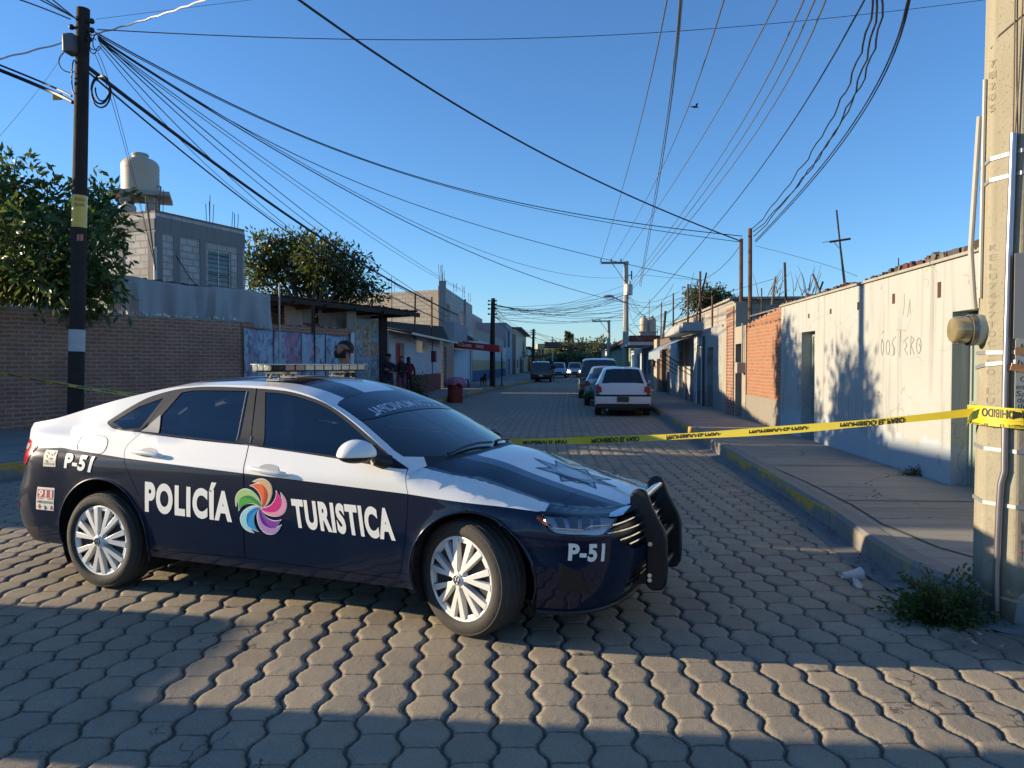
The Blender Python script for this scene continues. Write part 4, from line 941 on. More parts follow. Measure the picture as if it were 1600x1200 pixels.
def window_unit(parent, x0, x1, z0, z1, y, fm=None, bars=True):
    b = MB(); fm = fm or WHITEP; f = .045
    b.bx(x0, x1, y, y+.05, z0, z0+f); b.bx(x0, x1, y, y+.05, z1-f, z1); b.bx(x0, x0+f, y, y+.05, z0+f, z1-f); b.bx(x1-f, x1, y, y+.05, z0+f, z1-f); b.bx((x0+x1)/2-.02, (x0+x1)/2+.02, y+.005, y+.045, z0+f, z1-f)
    w = b.obj("window", fm, parent); b = MB(); b.bx(x0+f, x1-f, y+.02, y+.03, z0+f, z1-f); b.obj("pane", GLASSB, w)
    if bars:
        b = MB()
        n = max(3, int((z1-z0)/.14))
        for k in range(1, n): zz = z0+(z1-z0)*k/n; b.tube([(x0, y-.02, zz), (x1, y-.02, zz)], .007, 5)
        b.obj("bar", STEEL, w)
    return w
# ================================================================ right-hand side of the street
XR_ = 4.06
def wy(px):                                                     # Y where the sight line of a photo column meets the right-hand facades
    return XR_/math.tan(math.atan((px-800)/FPX)-YAW)
def rframe(name, label, cat, yfar, ynear): return frame(name, label, cat, (XR_, yfar), (XR_, ynear))
def shell(mb, L, z1, depth, mi=0, zr=None):
    """side walls, back and roof behind a facade"""
    zr = z1 if zr is None else zr
    mb.bx(.0, .2, .24, depth, 0, z1-.003, mi); mb.bx(L-.2, L, .24, depth, 0, z1-.003, mi); mb.bx(.2, L-.2, depth-.2, depth, 0, z1-.003, mi); mb.bx(.2, L-.2, .24, depth-.2, zr-.22, zr-.10, mi)

# ---- whitewashed house
WHITEW = plaster("whitewash", (.365,.365,.345), (.16,.15,.125), .62, low=(.36,.40,.43), lowh=.60, patch=((.22,.205,.175), .68), cracks=True)
GREENP = plaster("green_door_paint", (.26,.31,.27), (.12,.13,.12), .5, rough=.6)
hw, L = rframe("whitewashed_house", "whitewashed house with a green door and rubble along its roof edge", "house", wy(1220), 5.2)
lx = lambda px: wy(1220)-wy(px)
holes = [(lx(1252), lx(1273), .0, 2.08), (lx(1487), lx(1487)+1.02, .0, 2.07)]
m = MB(); facade(m, 0, L, 0, 2.64, holes, .28, 0); shell(m, L, 2.64, 7, 0)
wallo = m.obj("wall", WHITEW, hw, smooth=False)
m = MB(); m.bx(-.03, L+.02, -.035, .30, 2.642, 2.675); m.obj("coping", plaster("coping_render", (.30,.285,.25), (.15,.12,.10), .6), hw, smooth=False)
for (a, b, c, d) in holes:
    dd = door_leaf(hw, a+.01, b-.01, .10, d-.01, .20, GREENP)
    q = MB(); cx = (a+b)/2+.0
    for k, w_ in ((0,.16),(1,.12)):
        zc = 1.32-.85*k
        for sg in (-1, 1): q.tube([(cx, .172, zc+.46), (cx+sg*w_, .172, zc), (cx, .172, zc-.46)], .008, 5)
    for zz in (.62,.70): q.tube([(cx-.3,.172,zz),(cx+.3,.172,zz)], .006, 5)
    q.obj("ironwork", mat("iron_green_dark", (.05,.06,.055), .6), dd)
    q = MB(); q.bx(a, b, .0, .28, -.05, .10); q.obj("threshold", CEMD, hw)
q = MB()
for px, sz in ((1466,.11),(1395,.08),(1340,.07),(1297,.05),(1263,.05)):
    x = lx(px); q.bx(x-.04, x+.04, -.004, .01, 2.36-sz, 2.36+sz*.6)
q.obj("drain_hole", mat("drain_dark", (.07,.03,.022), .9), hw, smooth=False)
q = MB()                                                        # loose brick and rubble along the top
for k in range(560):
    x = L*(k+random.random())/560; den = .35+.9*max(0, mnoise.noise((x*1.3, 3, 0))+.35); s = random.uniform(.022, .058)*den*(1.25 if x > L*.5 else .8)
    rot = Matrix.Rotation(random.uniform(-.6,.6), 3, 'Y') @ Matrix.Rotation(random.uniform(0,3), 3, 'Z')
    q.box((x, random.uniform(.0,.16), 2.675+s*.6), (s*random.uniform(.5,2.2), s*1.5, s*random.uniform(.8,3.0)), random.choice((0,0,1,2)), rot)
tag(q.obj("rubble", [mat("rubble_brick", (.10,.042,.032), .95, var=.4, sc=6), mat("rubble_grey", (.13,.12,.105), .95, var=.4, sc=6), mat("rubble_dark", (.06,.045,.04), .95)], hw, smooth=False), kind="stuff")
# scratched graffiti
q = MB(); gf = lambda u, v, h: (u, -.0035-h*.001, v)
G0x, G0z, gs = lx(1375)+.03, 1.62, .26
def scr(pts, ox, w=.010): strip(q, [(G0x+(ox+x)*gs*.82, G0z+z*gs) for x, z in pts], w, gf)
scr([(.1,.1),(.0,.55),(.12,.85),(.35,.6),(.38,.25),(.15,.0)], 0); scr([(.0,1.15),(.3,1.25)], .1)
cir = [(.3+.28*math.cos(a), .4+.36*math.sin(a)) for a in np.linspace(0, 6.2, 14)]
scr(cir, .75); scr([(.55,.9),(.2,.75),(.1,.5),(.45,.35),(.42,.05),(.05,.0)], 1.6); scr([(-.1,1.25),(1.2,1.15)], 2.4); scr([(.45,1.2),(.4,-.1)], 2.4)
scr([(.5,.85),(.05,.7),(.35,.45),(.05,.25),(.5,.0)], 3.4); scr([(.05,.0),(.1,.85),(.5,.7),(.1,.45),(.55,.0)], 4.2); scr(cir, 5.0); scr([(.2,.5),(.45,.3)], 5.1)
scr([(.0,.0),(.02,.5)], 1.9, .007); scr([(.0,1.9),(.15,2.4),(.1,2.9)], 3.2, .006); scr([(.0,1.8),(.3,2.6),(.35,1.9)], 3.8, .006)
q.obj("graffiti", mat("graffiti_grey", (.25,.24,.22), .9), hw, smooth=False)

# ---- brick house
hb, L = rframe("brick_house", "orange brick front with two tall rusty pipes on its roof beside the white wall", "house", wy(1165), wy(1220)+.02)
m = MB(); facade(m, 0, L, .0, 2.42, [], .22, 0, .03); shell(m, L, 2.3, 6, 0)
m.obj("wall", BRICKO, hb, smooth=False)
m = MB(); m.bx(0, L, .012, .03, 0, .78); m.obj("plinth", plaster("plinth_cement", (.24,.215,.175), (.2,.18,.15), .4, patch=((.36,.18,.11), .66)), hb, smooth=False)
m = MB()
for k in range(40): x = L*(k+.5)/40; m.box((x, .14, 2.43+.02*math.sin(k*1.3)+.10*(x/L)), (L/38, .22, .07+.03*math.sin(k*2.1)+.2*(x/L)), rot=Matrix.Rotation(.04*math.sin(k), 3, 'Y'))
m.obj("parapet", BRICKO, hb, smooth=False)
m = MB(); m.box((L*.45, 1.2, 2.72), (L*.95, 2.2, .03), rot=Matrix.Rotation(R(3), 3, 'X')); m.obj("roof_sheet", mat("sheet_grey", (.20,.19,.18), .6, .3, var=.3), hb)
# plastered bay with a door, pier and meter
hp, L2 = rframe("plastered_house", "cream plastered bay with a dark door and a bare brick corner pier", "house", wy(1128), wy(1165))
lx2 = lambda px: wy(1128)-wy(px)
PL2 = plaster("cream_plaster", (.32,.285,.23), (.20,.18,.15), .5, low=(.24,.22,.20), lowh=.5, patch=((.30,.26,.21), .62))
hl_ = [(lx2(1149), lx2(1159), 0, 2.02)]
m = MB(); facade(m, 0, L2, 0, 2.45, hl_, .3, 0); shell(m, L2, 2.45, 5, 0); m.obj("wall", PL2, hp, smooth=False)
door_leaf(hp, hl_[0][0]+.01, hl_[0][1]-.01, .02, 2.0, .22, mat("door_dark", (.045,.045,.04), .7, var=.3))
m = MB(); m.bx(lx2(1136), lx2(1147), -.03, .0, 0, 3.0); m.obj("pier", masonry("pier_brick", (.33,.14,.08), (.26,.105,.065), (.33,.27,.21), .4, .085, .018, dirt=.4), hp, smooth=False)
m = MB()
for k in range(9):
    a = lx2(1128)+(lx2(1149)-lx2(1128))*k/9; m.bx(a, a+(lx2(1149)-lx2(1128))/9+.0, .0, .3, 2.455, 2.55+.55*min(1, k/6)+.03*math.sin(k*3))
m.obj("parapet", PL2, hp, smooth=False)
m = MB(); m.box((lx2(1163), -.10, 1.42), (.22,.20,.26)); m.tube([(lx2(1163), -.05, 1.55), (lx2(1163), -.05, 2.5)], .025, 8); m.obj("meter_box", CEM, hp, bevel=.02)

# ---- stained grey house
hg, L3 = rframe("stained_house", "low pale grey house, its render blotched with damp, with a green metal door", "house", wy(1100), wy(1128))
lx3 = lambda px: wy(1100)-wy(px); h3 = [(lx3(1105), lx3(1114), 0, 2.02)]
m = MB(); facade(m, 0, L3, 0, 2.62, h3, .3, 0); shell(m, L3, 2.62, 6, 0)
m.obj("wall", plaster("grey_stained", (.30,.30,.28), (.15,.15,.14), .6, low=(.20,.19,.18), lowh=.75, patch=((.22,.21,.19), .58)), hg, smooth=False)
door_leaf(hg, h3[0][0]+.01, h3[0][1]-.01, .02, 2.0, .2, mat("door_grey_green", (.10,.135,.125), .6, var=.3))
m = MB(); m.tube([(lx3(1101), -.05, .1), (lx3(1101), -.05, 2.4)], .04, 8); m.obj("downpipe", mat("pipe_dark", (.08,.08,.08), .6), hg)
# ---- pale blue shop with a concrete canopy
hs_, L4 = rframe("blue_house", "pale blue house front under a chunky concrete canopy slab", "house", wy(1046), wy(1100))
lx4 = lambda px: wy(1046)-wy(px)
h4 = [(lx4(1061), lx4(1067), .6, 2.0), (lx4(1078.5), lx4(1083), 0, 2.15), (lx4(1088), lx4(1096), 0, 2.15)]
m = MB(); facade(m, 0, L4, 0, 2.55, h4, .3, 0); shell(m, L4, 2.55, 7, 0)
m.obj("wall", plaster("pale_blue_render", (.33,.36,.37), (.20,.19,.18), .45, low=(.22,.20,.19), lowh=.6, patch=((.34,.30,.26), .64)), hs_, smooth=False)
window_unit(hs_, *h4[0], .15); door_leaf(hs_, h4[1][0]+.01, h4[1][1]-.01, .02, 2.13, .2, mat("door_dark", (.045,.045,.04), .7)); door_leaf(hs_, h4[2][0]+.01, h4[2][1]-.01, .02, 2.13, .15, mat("door_blue_dark", (.05,.07,.085), .5, var=.3), dm=mat("door_white", (.5,.52,.52), .5))
m = MB(); m.bx(lx4(1060), lx4(1099), -.62, .0, 2.56, 2.86); m.obj("canopy", plaster("canopy_cement", (.33,.33,.32), (.15,.15,.15), .5), hs_, bevel=.03)
m = MB(); m.bx(lx4(1089)-.03, lx4(1089)+.10, -.03, -.002, 0, 2.5); m.bx(lx4(1097), lx4(1097)+.14, -.03, -.002, 0, 2.5); m.obj("pilaster", mat("pilaster_white", (.55,.56,.56), .8, var=.15), hs_, smooth=False)
m = MB(); m.tube([(lx4(1073), -.06, .1), (lx4(1073), -.06, 2.4)], .045, 8); m.obj("downpipe", mat("pipe_pink", (.40,.26,.22), .7), hs_)
m = MB(); m.bx(-6.5, L4, .9, 6.8, 2.6, 3.55); m.bx(-6.6, L4+.3, .8, 7.0, 3.551, 3.62); m.obj("upper_wall", BLOCKW, hs_, smooth=False)
aw = MB(); x0, x1 = lx4(1058), lx4(1084); n = 10
top = [(-.10, 2.46), (-.45, 2.36), (-.85, 2.18), (-1.15, 1.98)]
for (ya, za), (yb, zb2) in zip(top[:-1], top[1:]): aw.add([(x0,ya,za),(x1,ya,za),(x1,yb,zb2),(x0,yb,zb2),(x0,ya,za-.02),(x1,ya,za-.02),(x1,yb,zb2-.02),(x0,yb,zb2-.02)], [(0,1,2,3),(7,6,5,4),(0,3,7,4),(1,5,6,2)])
aw.bx(x0, x1, -1.16, -1.14, 1.70, 1.98)
at_, _ = rframe("awning", "sloping grey canvas awning on dark struts under the concrete canopy", "awning", wy(1046), wy(1100))
aw.obj("cloth", mat("awning_cloth", (.22,.27,.31), .8, var=.2), at_)
m = MB()
for x in (x0+.15, x1-.15): m.tube([(x, -1.12, 1.95), (x, -.02, 1.25)], .018, 6); m.tube([(x, -1.12, 1.78), (x, -.02, 1.08)], .014, 6)
m.obj("strut", BLK, at_)
# ---- houses further down on the right
def plain_house(name, label, y0, y1, H, wm, doors=(), wins=(), depth=7, roofm=None, slabz=None, dcol=(.06,.06,.06)):
    h, L = rframe(name, label, "house", y0, y1); m = MB()
    hl = [(a*L, b*L, 0, z) for a, b, z in doors]+[(a*L, b*L, c, d) for a, b, c, d in wins]
    facade(m, 0, L, 0, H, hl, .3, 0); shell(m, L, H, depth, 0); m.obj("wall", wm, h, smooth=False)
    for a, b, z in doors: door_leaf(h, a*L+.01, b*L-.01, .02, z-.01, .2, mat("door_%02d%02d" % (int(dcol[0]*99), int(dcol[2]*99)), dcol, .6, var=.3))
    for a, b, c, d in wins: window_unit(h, a*L, b*L, c, d, .15)
    if slabz: m = MB(); m.bx(-.1, L+.1, -slabz[1], .0, slabz[0], slabz[0]+.16); m.obj("canopy", mat("slab_%d" % int(slabz[0]*10), slabz[2], .8, var=.2), h)
    return h, L
plain_house("brown_house", "brown painted house with a cream corner pillar behind the awning", wy(1022), wy(1046), 2.7, plaster("brown_render", (.17,.115,.085), (.08,.06,.05), .4), [(.2,.4,2.1),(.55,.9,2.2)], [], slabz=None)
hq, Lq = rframe("corner_pillar", "cream painted pillar carrying a dark electric box beyond the awning", "pillar", wy(1026), wy(1032)); m = MB(); m.bx(0, Lq*.8, -.14, -.02, 0, 2.75); m.obj("post", plaster("cream_pillar", (.36,.32,.22), (.3,.26,.2), .3), hq, smooth=False)
m = MB(); m.box((Lq*.3, -.22, 1.55), (.5,.16,.3)); m.obj("electric_box", BLK, hq, bevel=.02)
plain_house("low_house", "low house under a pale blue slab roof at the foot of the brown one", wy(1003), wy(1022), 2.5, plaster("grey_blue_render", (.22,.25,.28), (.12,.12,.12), .4), [(.15,.4,2.1)], [(.55,.8,1.0,2.0)], slabz=(2.52,1.3,(.30,.40,.48)))
plain_house("white_house", "small white house with light blue doors behind the parked cars", wy(986), wy(1003), 2.5, plaster("white_render", (.38,.40,.42), (.2,.2,.2), .35), [(.1,.3,2.2),(.6,.85,2.2)], [], dcol=(.16,.26,.34))
hgn, Lg = plain_house("green_house", "two storey green house with a dark red tiled roof and a pale niche", wy(951), wy(985), 3.2, plaster("green_render", (.17,.27,.18), (.14,.2,.14), .3), [(.1,.2,2.2),(.75,.85,2.1)], [(.3,.42,1.0,2.1)], depth=9)
m = MB(); m.bx(Lg+.01, Lg+.25, 0.3, 9, 0, 3.2); m.obj("side_wall", plaster("mint_render", (.22,.29,.21), (.2,.28,.2), .3), hgn, smooth=False)
m = MB(); m.add([(-.5,-.5,3.15),(Lg+.6,-.5,3.15),(Lg+.6,-.1,3.65),(-.5,-.1,3.65),(-.5,9,3.15),(Lg+.6,9,3.15),(Lg+.6,8.6,3.65),(-.5,8.6,3.65)], [(0,1,2,3),(7,6,5,4),(1,5,6,2),(4,0,3,7),(3,2,6,7),(0,4,5,1)])
m.obj("roof", masonry("roof_tiles", (.20,.06,.04), (.15,.045,.035), (.07,.03,.025), .3, .3, .03), hgn, smooth=False)
m = MB(); m.bx(Lg+.25, Lg+.45, .5, 1.5, 1.7, 2.7); m.prism([(.4,2.7),(1.6,2.7),(1.0,3.1)], Lg+.25, Lg+.5, lambda u, v, h: (h, u, v)); m.obj("niche", mat("niche_cream", (.55,.55,.45), .8), hgn, smooth=False)
plain_house("far_house", "last pale house on the right before the trees", wy(940), wy(951), 3.6, plaster("far_cream", (.48,.46,.38), (.3,.28,.24), .3), [(.3,.36,2.2)], [(.6,.64,1,2.1)], depth=10)

# ---- water tanks on the roofs
TANK = mat("tank_beige", (.44,.37,.28), .55, var=.12, sc=2)
def tank_prof(r, h):
    p = [(r*.96,0),(r,.04),(r,h*.68)]
    for k in range(1, 7): a = k/6*math.pi/2*.8; p.append((r*(.52+.48*math.cos(a)), h*.68+h*.20*math.sin(a)))
    p += [(r*.42,h*.90),(r*.42,h*.97),(r*.38,h),(0,h)]
    return p
def water_tank(loc, r, h, label, group=None, ribs=True):
    t = thing("water_tank", label, "water tank", loc, 0, group); m = MB(); pr = tank_prof(r, h)
    if ribs: pr = pr[:2]+[(r-.012*(k % 2), .08+(h*.60-.08)*k/14) for k in range(15)]+pr[2:]
    m.lathe(pr, 40); m.obj("tank_body", TANK, t, ang=50)
    m = MB(); m.lathe([(r*.44,h*.955),(r*.46,h*.97),(r*.44,h*1.0),(r*.40,h*1.015),(0,h*1.02)], 28); m.obj("lid", TANK, t)
    m = MB(); m.tube([(r,0,h*.2),(r+.12,0,h*.2),(r+.12,0,-.3)], .025, 8); m.obj("pipe", mat("tank_pipe", (.3,.3,.3), .5), t); return t
for px, lb in ((1006, "left of two beige water tanks above the green house"), (1018.5, "right of two beige water tanks above the green house")):
    p = at(px, 518, 62); s = thing("tank_stand", "dark brick stand under the "+lb.split(" of ")[0]+" beige tank of the pair", "stand", (p.x, p.y, 0)); m = MB(); m.bx(-.32,.32,-.32,.32,0,p.z-.08); m.bx(-.42,.42,-.42,.42,p.z-.08,p.z); m.obj("post", BLOCK, s, smooth=False)
    water_tank(p, .33, 1.25, lb, "pair of rooftop tanks", False)

# ---- pipes, masts and aerials standing on the right-hand roofs
def mast(px, ptop, pbot, d, r, label, m=RUST, dx=0, cat="pipe"):
    a = at(px+dx, pbot, d); b = at(px, ptop, d); return rod("roof_pipe" if cat == "pipe" else cat.replace(" ", "_"), label, cat, a, b, r, m, "pipes and poles standing on the right-hand roofs")
mast(1172, 357, 500, 19.0, .05, "taller of two rusty service pipes above the brick house"); mast(1158, 373, 500, 20.2, .05, "shorter of two rusty service pipes above the brick house")
mast(1150, 484, 640, 20.6, .035, "rusty conduit running down beside the cream bay's dark door", dx=0) if False else None
mast(1094, 424, 515, 28, .04, "thick rusty pipe crossing a leaning one above the awning"); mast(1104, 426, 513, 28, .03, "leaning thin pipe above the awning", dx=-20); mast(1113, 462, 520, 27, .035, "short brown pipe right of the leaning pipe")
mast(1075, 444, 512, 30, .04, "dark pipe with an insulator left of the leaning pipe"); mast(1052, 458, 525, 32, .03, "short thin pipe on the block wall's corner"); mast(1033, 472, 540, 40, .05, "pale grey pipe beside the corner pillar", STEEL); mast(1040, 486, 540, 38, .06, "thick dark pole leaning over the corner pillar", WOOD_DK, dx=-5); mast(1014, 468, 500, 55, .04, "thin grey pipe with a crossbar above the water tanks", STEEL)
mast(1190, 450, 490, 22, .02, "short thin rod between the service pipes and the leaning stake"); mast(1191, 432, 476, 21, .028, "leaning wooden stake behind the brick parapet", WOOD, dx=-5) if False else mast(1212, 432, 476, 21, .03, "leaning wooden stake behind the brick parapet", WOOD, dx=-6)
mast(1226, 410, 470, 20, .032, "straight dark stake left of the dead branches", WOOD_DK, dx=2); mast(1404, 403, 432, 12.5, .01, "single thin reinforcing bar above the white wall"); mast(1270, 428, 458, 17, .025, "bent dry stick leaning over the end of the white wall", WOOD, dx=12); mast(1286, 440, 456, 17, .02, "short forked stick above the white wall", WOOD_DK, dx=-6)
t = thing("tv_aerial", "tall leaning TV aerial with a crossbar above the white wall", "aerial", at(1321, 447, 15.5)); p0 = t.location.copy()
m = MB(); m.tube([(0,0,0), tuple(at(1313,385,15.5)-p0), tuple(at(1307,328,15.5)-p0)], .018, 8); m.tube([(-.03,0,0), tuple(at(1312,385,15.5)-p0)], .008, 6); m.obj("mast", WOOD_DK, t)
m = MB(); m.tube([tuple(at(1296,378,15.5)-p0), tuple(at(1329,373,15.4)-p0)], .022, 8); m.tube([tuple(at(1285,379,15.5)-p0), tuple(at(1297,377,15.5)-p0)], .006, 6); m.tube([tuple(at(1303,378,15.5)-p0), tuple(at(1311,388,15.5)-p0)], .006, 6); m.obj("crossbar", WOOD_DK, t)
q = MB()                                                        # dry branches behind the parapet
p = at(1222, 468, 20); base = p
for k in range(26):
    a = Vector((random.uniform(-.5,.9), random.uniform(-.5,.5), random.uniform(0,.2))); b = a+Vector((random.uniform(-.3,.35), random.uniform(-.2,.2), random.uniform(.15,.75)))
    q.tube([a, (a+b)/2+Vector((random.uniform(-.05,.05),0,.03)), b], [.012,.008,.003], 5)
o = q.obj("dry_shrub", WOOD, None); o.location = base; tag(o, "tangle of bare dry branches behind the brick parapet", "shrub")

# ---- concrete pole in the right foreground
def pole_mat():
    t = NT("pole_concrete"); v = t.coord(); sp = t.new("ShaderNodeSeparateXYZ"); t.set(sp, 0, v); z = sp.outputs[2]
    n = t.noise(v, 2.2, 6, .6); c = t.mix(n, (.24,.215,.155), (.34,.31,.235))
    s = t.noise(t.mapping(v, (14,14,.5)), 1.0, 5, .6); c = t.mix(t.math('MULTIPLY', t.ramp(s, [(.5, 0.), (.72, 1.)]), .45), c, (.19,.155,.10))
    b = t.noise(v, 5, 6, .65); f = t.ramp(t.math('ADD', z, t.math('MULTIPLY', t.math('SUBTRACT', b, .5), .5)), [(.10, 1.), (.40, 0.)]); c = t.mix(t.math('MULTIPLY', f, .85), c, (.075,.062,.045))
    p = t.noise(v, 90, 3); pit = t.ramp(p, [(.30, 1.), (.38, 0.)]); c = t.mix(t.math('MULTIPLY', pit, .6), c, (.14,.12,.09))
    st = t.ramp(t.noise(v, 3.2, 6, .6, .8), [(.60, 0.), (.66, 1.)]); c = t.mix(t.math('MULTIPLY', st, .3), c, (.40,.37,.30))
    t.bump(t.math('ADD', t.math('MULTIPLY', t.noise(v, 28, 5), .8), t.math('MULTIPLY', pit, -1.0)), .4, .01); return t.fin(c, .9, 0, .2)
POLE_M = pole_mat()
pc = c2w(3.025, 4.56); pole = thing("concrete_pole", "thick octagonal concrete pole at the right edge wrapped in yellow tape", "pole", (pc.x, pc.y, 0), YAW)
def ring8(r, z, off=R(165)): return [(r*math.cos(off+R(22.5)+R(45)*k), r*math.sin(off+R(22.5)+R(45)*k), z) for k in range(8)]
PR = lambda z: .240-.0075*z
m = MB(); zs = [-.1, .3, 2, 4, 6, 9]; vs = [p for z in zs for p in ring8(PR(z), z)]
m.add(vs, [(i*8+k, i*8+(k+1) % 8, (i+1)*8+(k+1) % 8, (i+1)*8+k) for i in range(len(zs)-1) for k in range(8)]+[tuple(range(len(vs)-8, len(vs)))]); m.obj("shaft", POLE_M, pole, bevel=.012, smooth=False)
def face_pt(k, u, z, off=.002):
    """point on face k (0: facing left, 1: towards camera-left, 2: camera-right); u -.5..+.5 across, left to right"""
    n = R(165+45*k); ap = PR(z)*math.cos(R(22.5)); w = 2*PR(z)*math.sin(R(22.5)); t = Vector((-math.sin(n), math.cos(n), 0)); nn = Vector((math.cos(n), math.sin(n), 0))
    p = nn*(ap+off)+t*(u*w); p.z = z; return p
def band(z, dz, off, mt, name, h=.022, th=.003, k0=-1, k1=4):
    m = MB(); pts = []
    for k in range(k0, k1):
        for u in (-.5, .5): pts.append(face_pt(k, u, z+dz*(k+u), off)*1.0)
    n = len(pts); vs = []
    for p in pts:
        o = Vector((p.x, p.y, 0)).normalized()*th
        vs += [p-Vector((0,0,h/2)), p+o-Vector((0,0,h/2)), p+o+Vector((0,0,h/2)), p+Vector((0,0,h/2))]
    m.add(vs, [(i*4+j, i*4+(j+1) % 4, (i+1)*4+(j+1) % 4, (i+1)*4+j) for i in range(n-1) for j in range(4)]); return m.obj(name, mt, pole, smooth=False)
zpx = lambda py: CH+(569.6-py)/FPX*4.33
STRAP = mat("steel_strap", (.34,.345,.35), .5, .6, var=.15, sc=12)
for py, dz in ((238,.012),(272,.010),(550,.0),(706,-.004),(794,-.004)): band(zpx(py), dz, .004, STRAP, "strap")
band(zpx(572), .018, .006, STRAP, "strap", k1=2); band(zpx(943), -.004, .004, mat("strap_dull", (.33,.29,.20), .6, .3), "strap", .016)
q = MB()                                                         # earth-wire conduit with two wires entering its top
cz = [zpx(205), zpx(400), zpx(600), zpx(740), zpx(760), zpx(800), zpx(905), .02]; cu = [.17,.10,.06,.08,-.02,-.06,-.10,-.08]
q.tube([tuple(face_pt(1, u+.12, z, .022)) for u, z in zip(cu, cz)], .019, 12); q.obj("conduit", mat("conduit_steel", (.36,.34,.37), .28, .85, var=.15, sc=9), pole)
q = MB()
for u0, u1 in ((.27,.22),(.33,.47)): q.tube([tuple(face_pt(1, u0, zpx(207), .02)), tuple(face_pt(1, (u0+u1)/2, zpx(120), .012)), tuple(face_pt(1, u1, zpx(0), .01)), tuple(face_pt(1, u1, 6.5, .01))], .0035, 6)
q.tube([tuple(face_pt(0, .3, zpx(55), .004)), tuple(face_pt(1, -.3, zpx(40), .006)), tuple(face_pt(1, .45, zpx(22), .006)), tuple(face_pt(2, .4, zpx(18), .006))], .003, 6)
q.obj("earth_wire", mat("copper_dull", (.16,.12,.09), .5, .4), pole)
q = MB(); q.tube([tuple(face_pt(0, -.45, 3.0, .02)), tuple(face_pt(0, -.46, 2.2, .05)), tuple(face_pt(0, -.4, 1.9, .03)), tuple(face_pt(0, -.45, 1.84, .02))], .016, 10); q.tube([tuple(face_pt(0, -.1, 3.2, .012)), tuple(face_pt(0, -.08, 1.9, .012))], .012, 8); q.obj("service_cable", mat("cable_grey", (.34,.34,.31), .5), pole)
# stamped lettering running down the pole
q = MB()
def stamp(s, py0, step, k, u0, h=.04):
    for i, ch in enumerate(s):
        z = zpx(py0+i*step)
        if ch == " ": continue
        text_mesh(q, ch, lambda u, v, z=z: tuple(face_pt(k, u0+(u-.5)*.26, z+(v-.5)*h, .0018)), 0)
stamp("71205", 82, 18, 1, -.52); q.obj("stamped_lettering", mat("stamp_shade", (.235,.21,.155), .9), pole, smooth=False, fixn=False)
q = MB(); stamp("KELU7477TOCUDO LUM", 380, 15.5, 1, -.36, .036); q.obj("stamped_lettering", mat("stamp_shade", (.22,.195,.145), .9), pole, smooth=False, fixn=False)
q = MB(); rf_ = lambda u, v, h: tuple(face_pt(2, u, v, .002+h*.001))
for a, b in (((-.42,zpx(818)),(-.40,zpx(838))),((-.35,zpx(822)),(-.36,zpx(835))),((-.40,zpx(845)),(-.39,zpx(880))),((-.40,zpx(850)),(-.30,zpx(848))),((-.39,zpx(868)),(-.28,zpx(866)))): strip(q, [a, b], .006, lambda u, v, h: rf_(u, v, h))
q.obj("red_scrawl", mat("red_marker", (.40,.10,.09), .8), pole, smooth=False)
# electricity meter hanging on the pole
mt_ = thing("electric_meter", "round glass electricity meter on a bracket at the left of the concrete pole", "meter", face_pt(0, 0, zpx(512), 0)); mt_.parent = None
mt_.location = pole.matrix_world @ face_pt(0, .0, zpx(512), .0) if False else Vector((pc.x, pc.y, 0))+Matrix.Rotation(YAW, 3, 'Z') @ face_pt(0, .0, zpx(512), .0)
mt_.rotation_euler = (0, 0, YAW+R(-8))
MX = Matrix.Rotation(R(-90), 4, 'Y')
q = MB(); q.lathe([(.0,.0),(.085,.0),(.092,.01),(.092,.05),(.086,.058),(.0,.058)], 36, 0, MX); q.obj("meter_base", mat("meter_mint", (.36,.42,.36), .4, var=.1), mt_)
q = MB(); q.lathe([(.084,.056),(.095,.058),(.095,.082),(.084,.084)], 36, 0, MX); q.obj("clamp_ring", mat("meter_ring", (.22,.20,.17), .35, .8), mt_)
q = MB(); q.lathe([(.080,.08),(.082,.13),(.080,.158),(.070,.172),(.0,.176)], 36, 0, MX); q.obj("glass_cover", mat("meter_glass", (.36,.29,.15), .12, .35, var=.3, sc=8, coat=.9), mt_)
# handwritten board taped to the pole
bd = thing("handwritten_board", "pale cardboard notice with handwriting taped to the concrete pole", "notice", (pc.x, pc.y, 0), YAW)
bn = R(165+45*2+4); bt = Vector((-math.sin(bn), math.cos(bn), 0)); bnn = Vector((math.cos(bn), math.sin(bn), 0))
def bpt(u, z, o=0.0): p = bnn*(.232+o)+bt*u; p.z = z; return p
ub = -.130; q = MB(); q.prism([(ub, zpx(530)), (ub+.42, zpx(528)), (ub+.42, zpx(640)), (ub, zpx(652))], 0, .004, lambda u, v, h: tuple(bpt(u, v, h))); q.obj("board", mat("card_cream", (.46,.43,.34), .8, var=.08), bd, smooth=False)
q = MB(); q.prism([(ub-.01, zpx(395)), (ub+.42, zpx(395)), (ub+.42, zpx(529)), (ub-.01, zpx(529))], -.002, .001, lambda u, v, h: tuple(bpt(u, v, h))); q.obj("bare_patch", mat("patch_grey", (.33,.31,.27), .9, var=.2), bd, smooth=False)
q = MB()
for s, py, x in (("Hi", 545, .036), ("Co", 557, .060), ("ha", 570, .022), ("Imp", 582, .014), ("Ce", 596, .034), ("en T", 608, .016), ("San", 619, .016), ("de a", 629, .022), ("de a", 638, .026)):
    w_ = len(s.replace(' ',''))*.028; h_ = .031
    def fn(u, v, x=x, py=py, w_=w_, h_=h_): return tuple(bpt(ub+x-.012+u*w_+v*h_*.18, zpx(py)+v*h_-.006*u, .0043))
    text_mesh(q, s, fn, .0)
q.obj("handwriting", mat("marker_ink", (.03,.025,.025), .7), bd, smooth=False, fixn=False)
TAPEB = mat("brown_tape", (.46,.20,.07), .25, var=.25, sc=14, coat=.6)
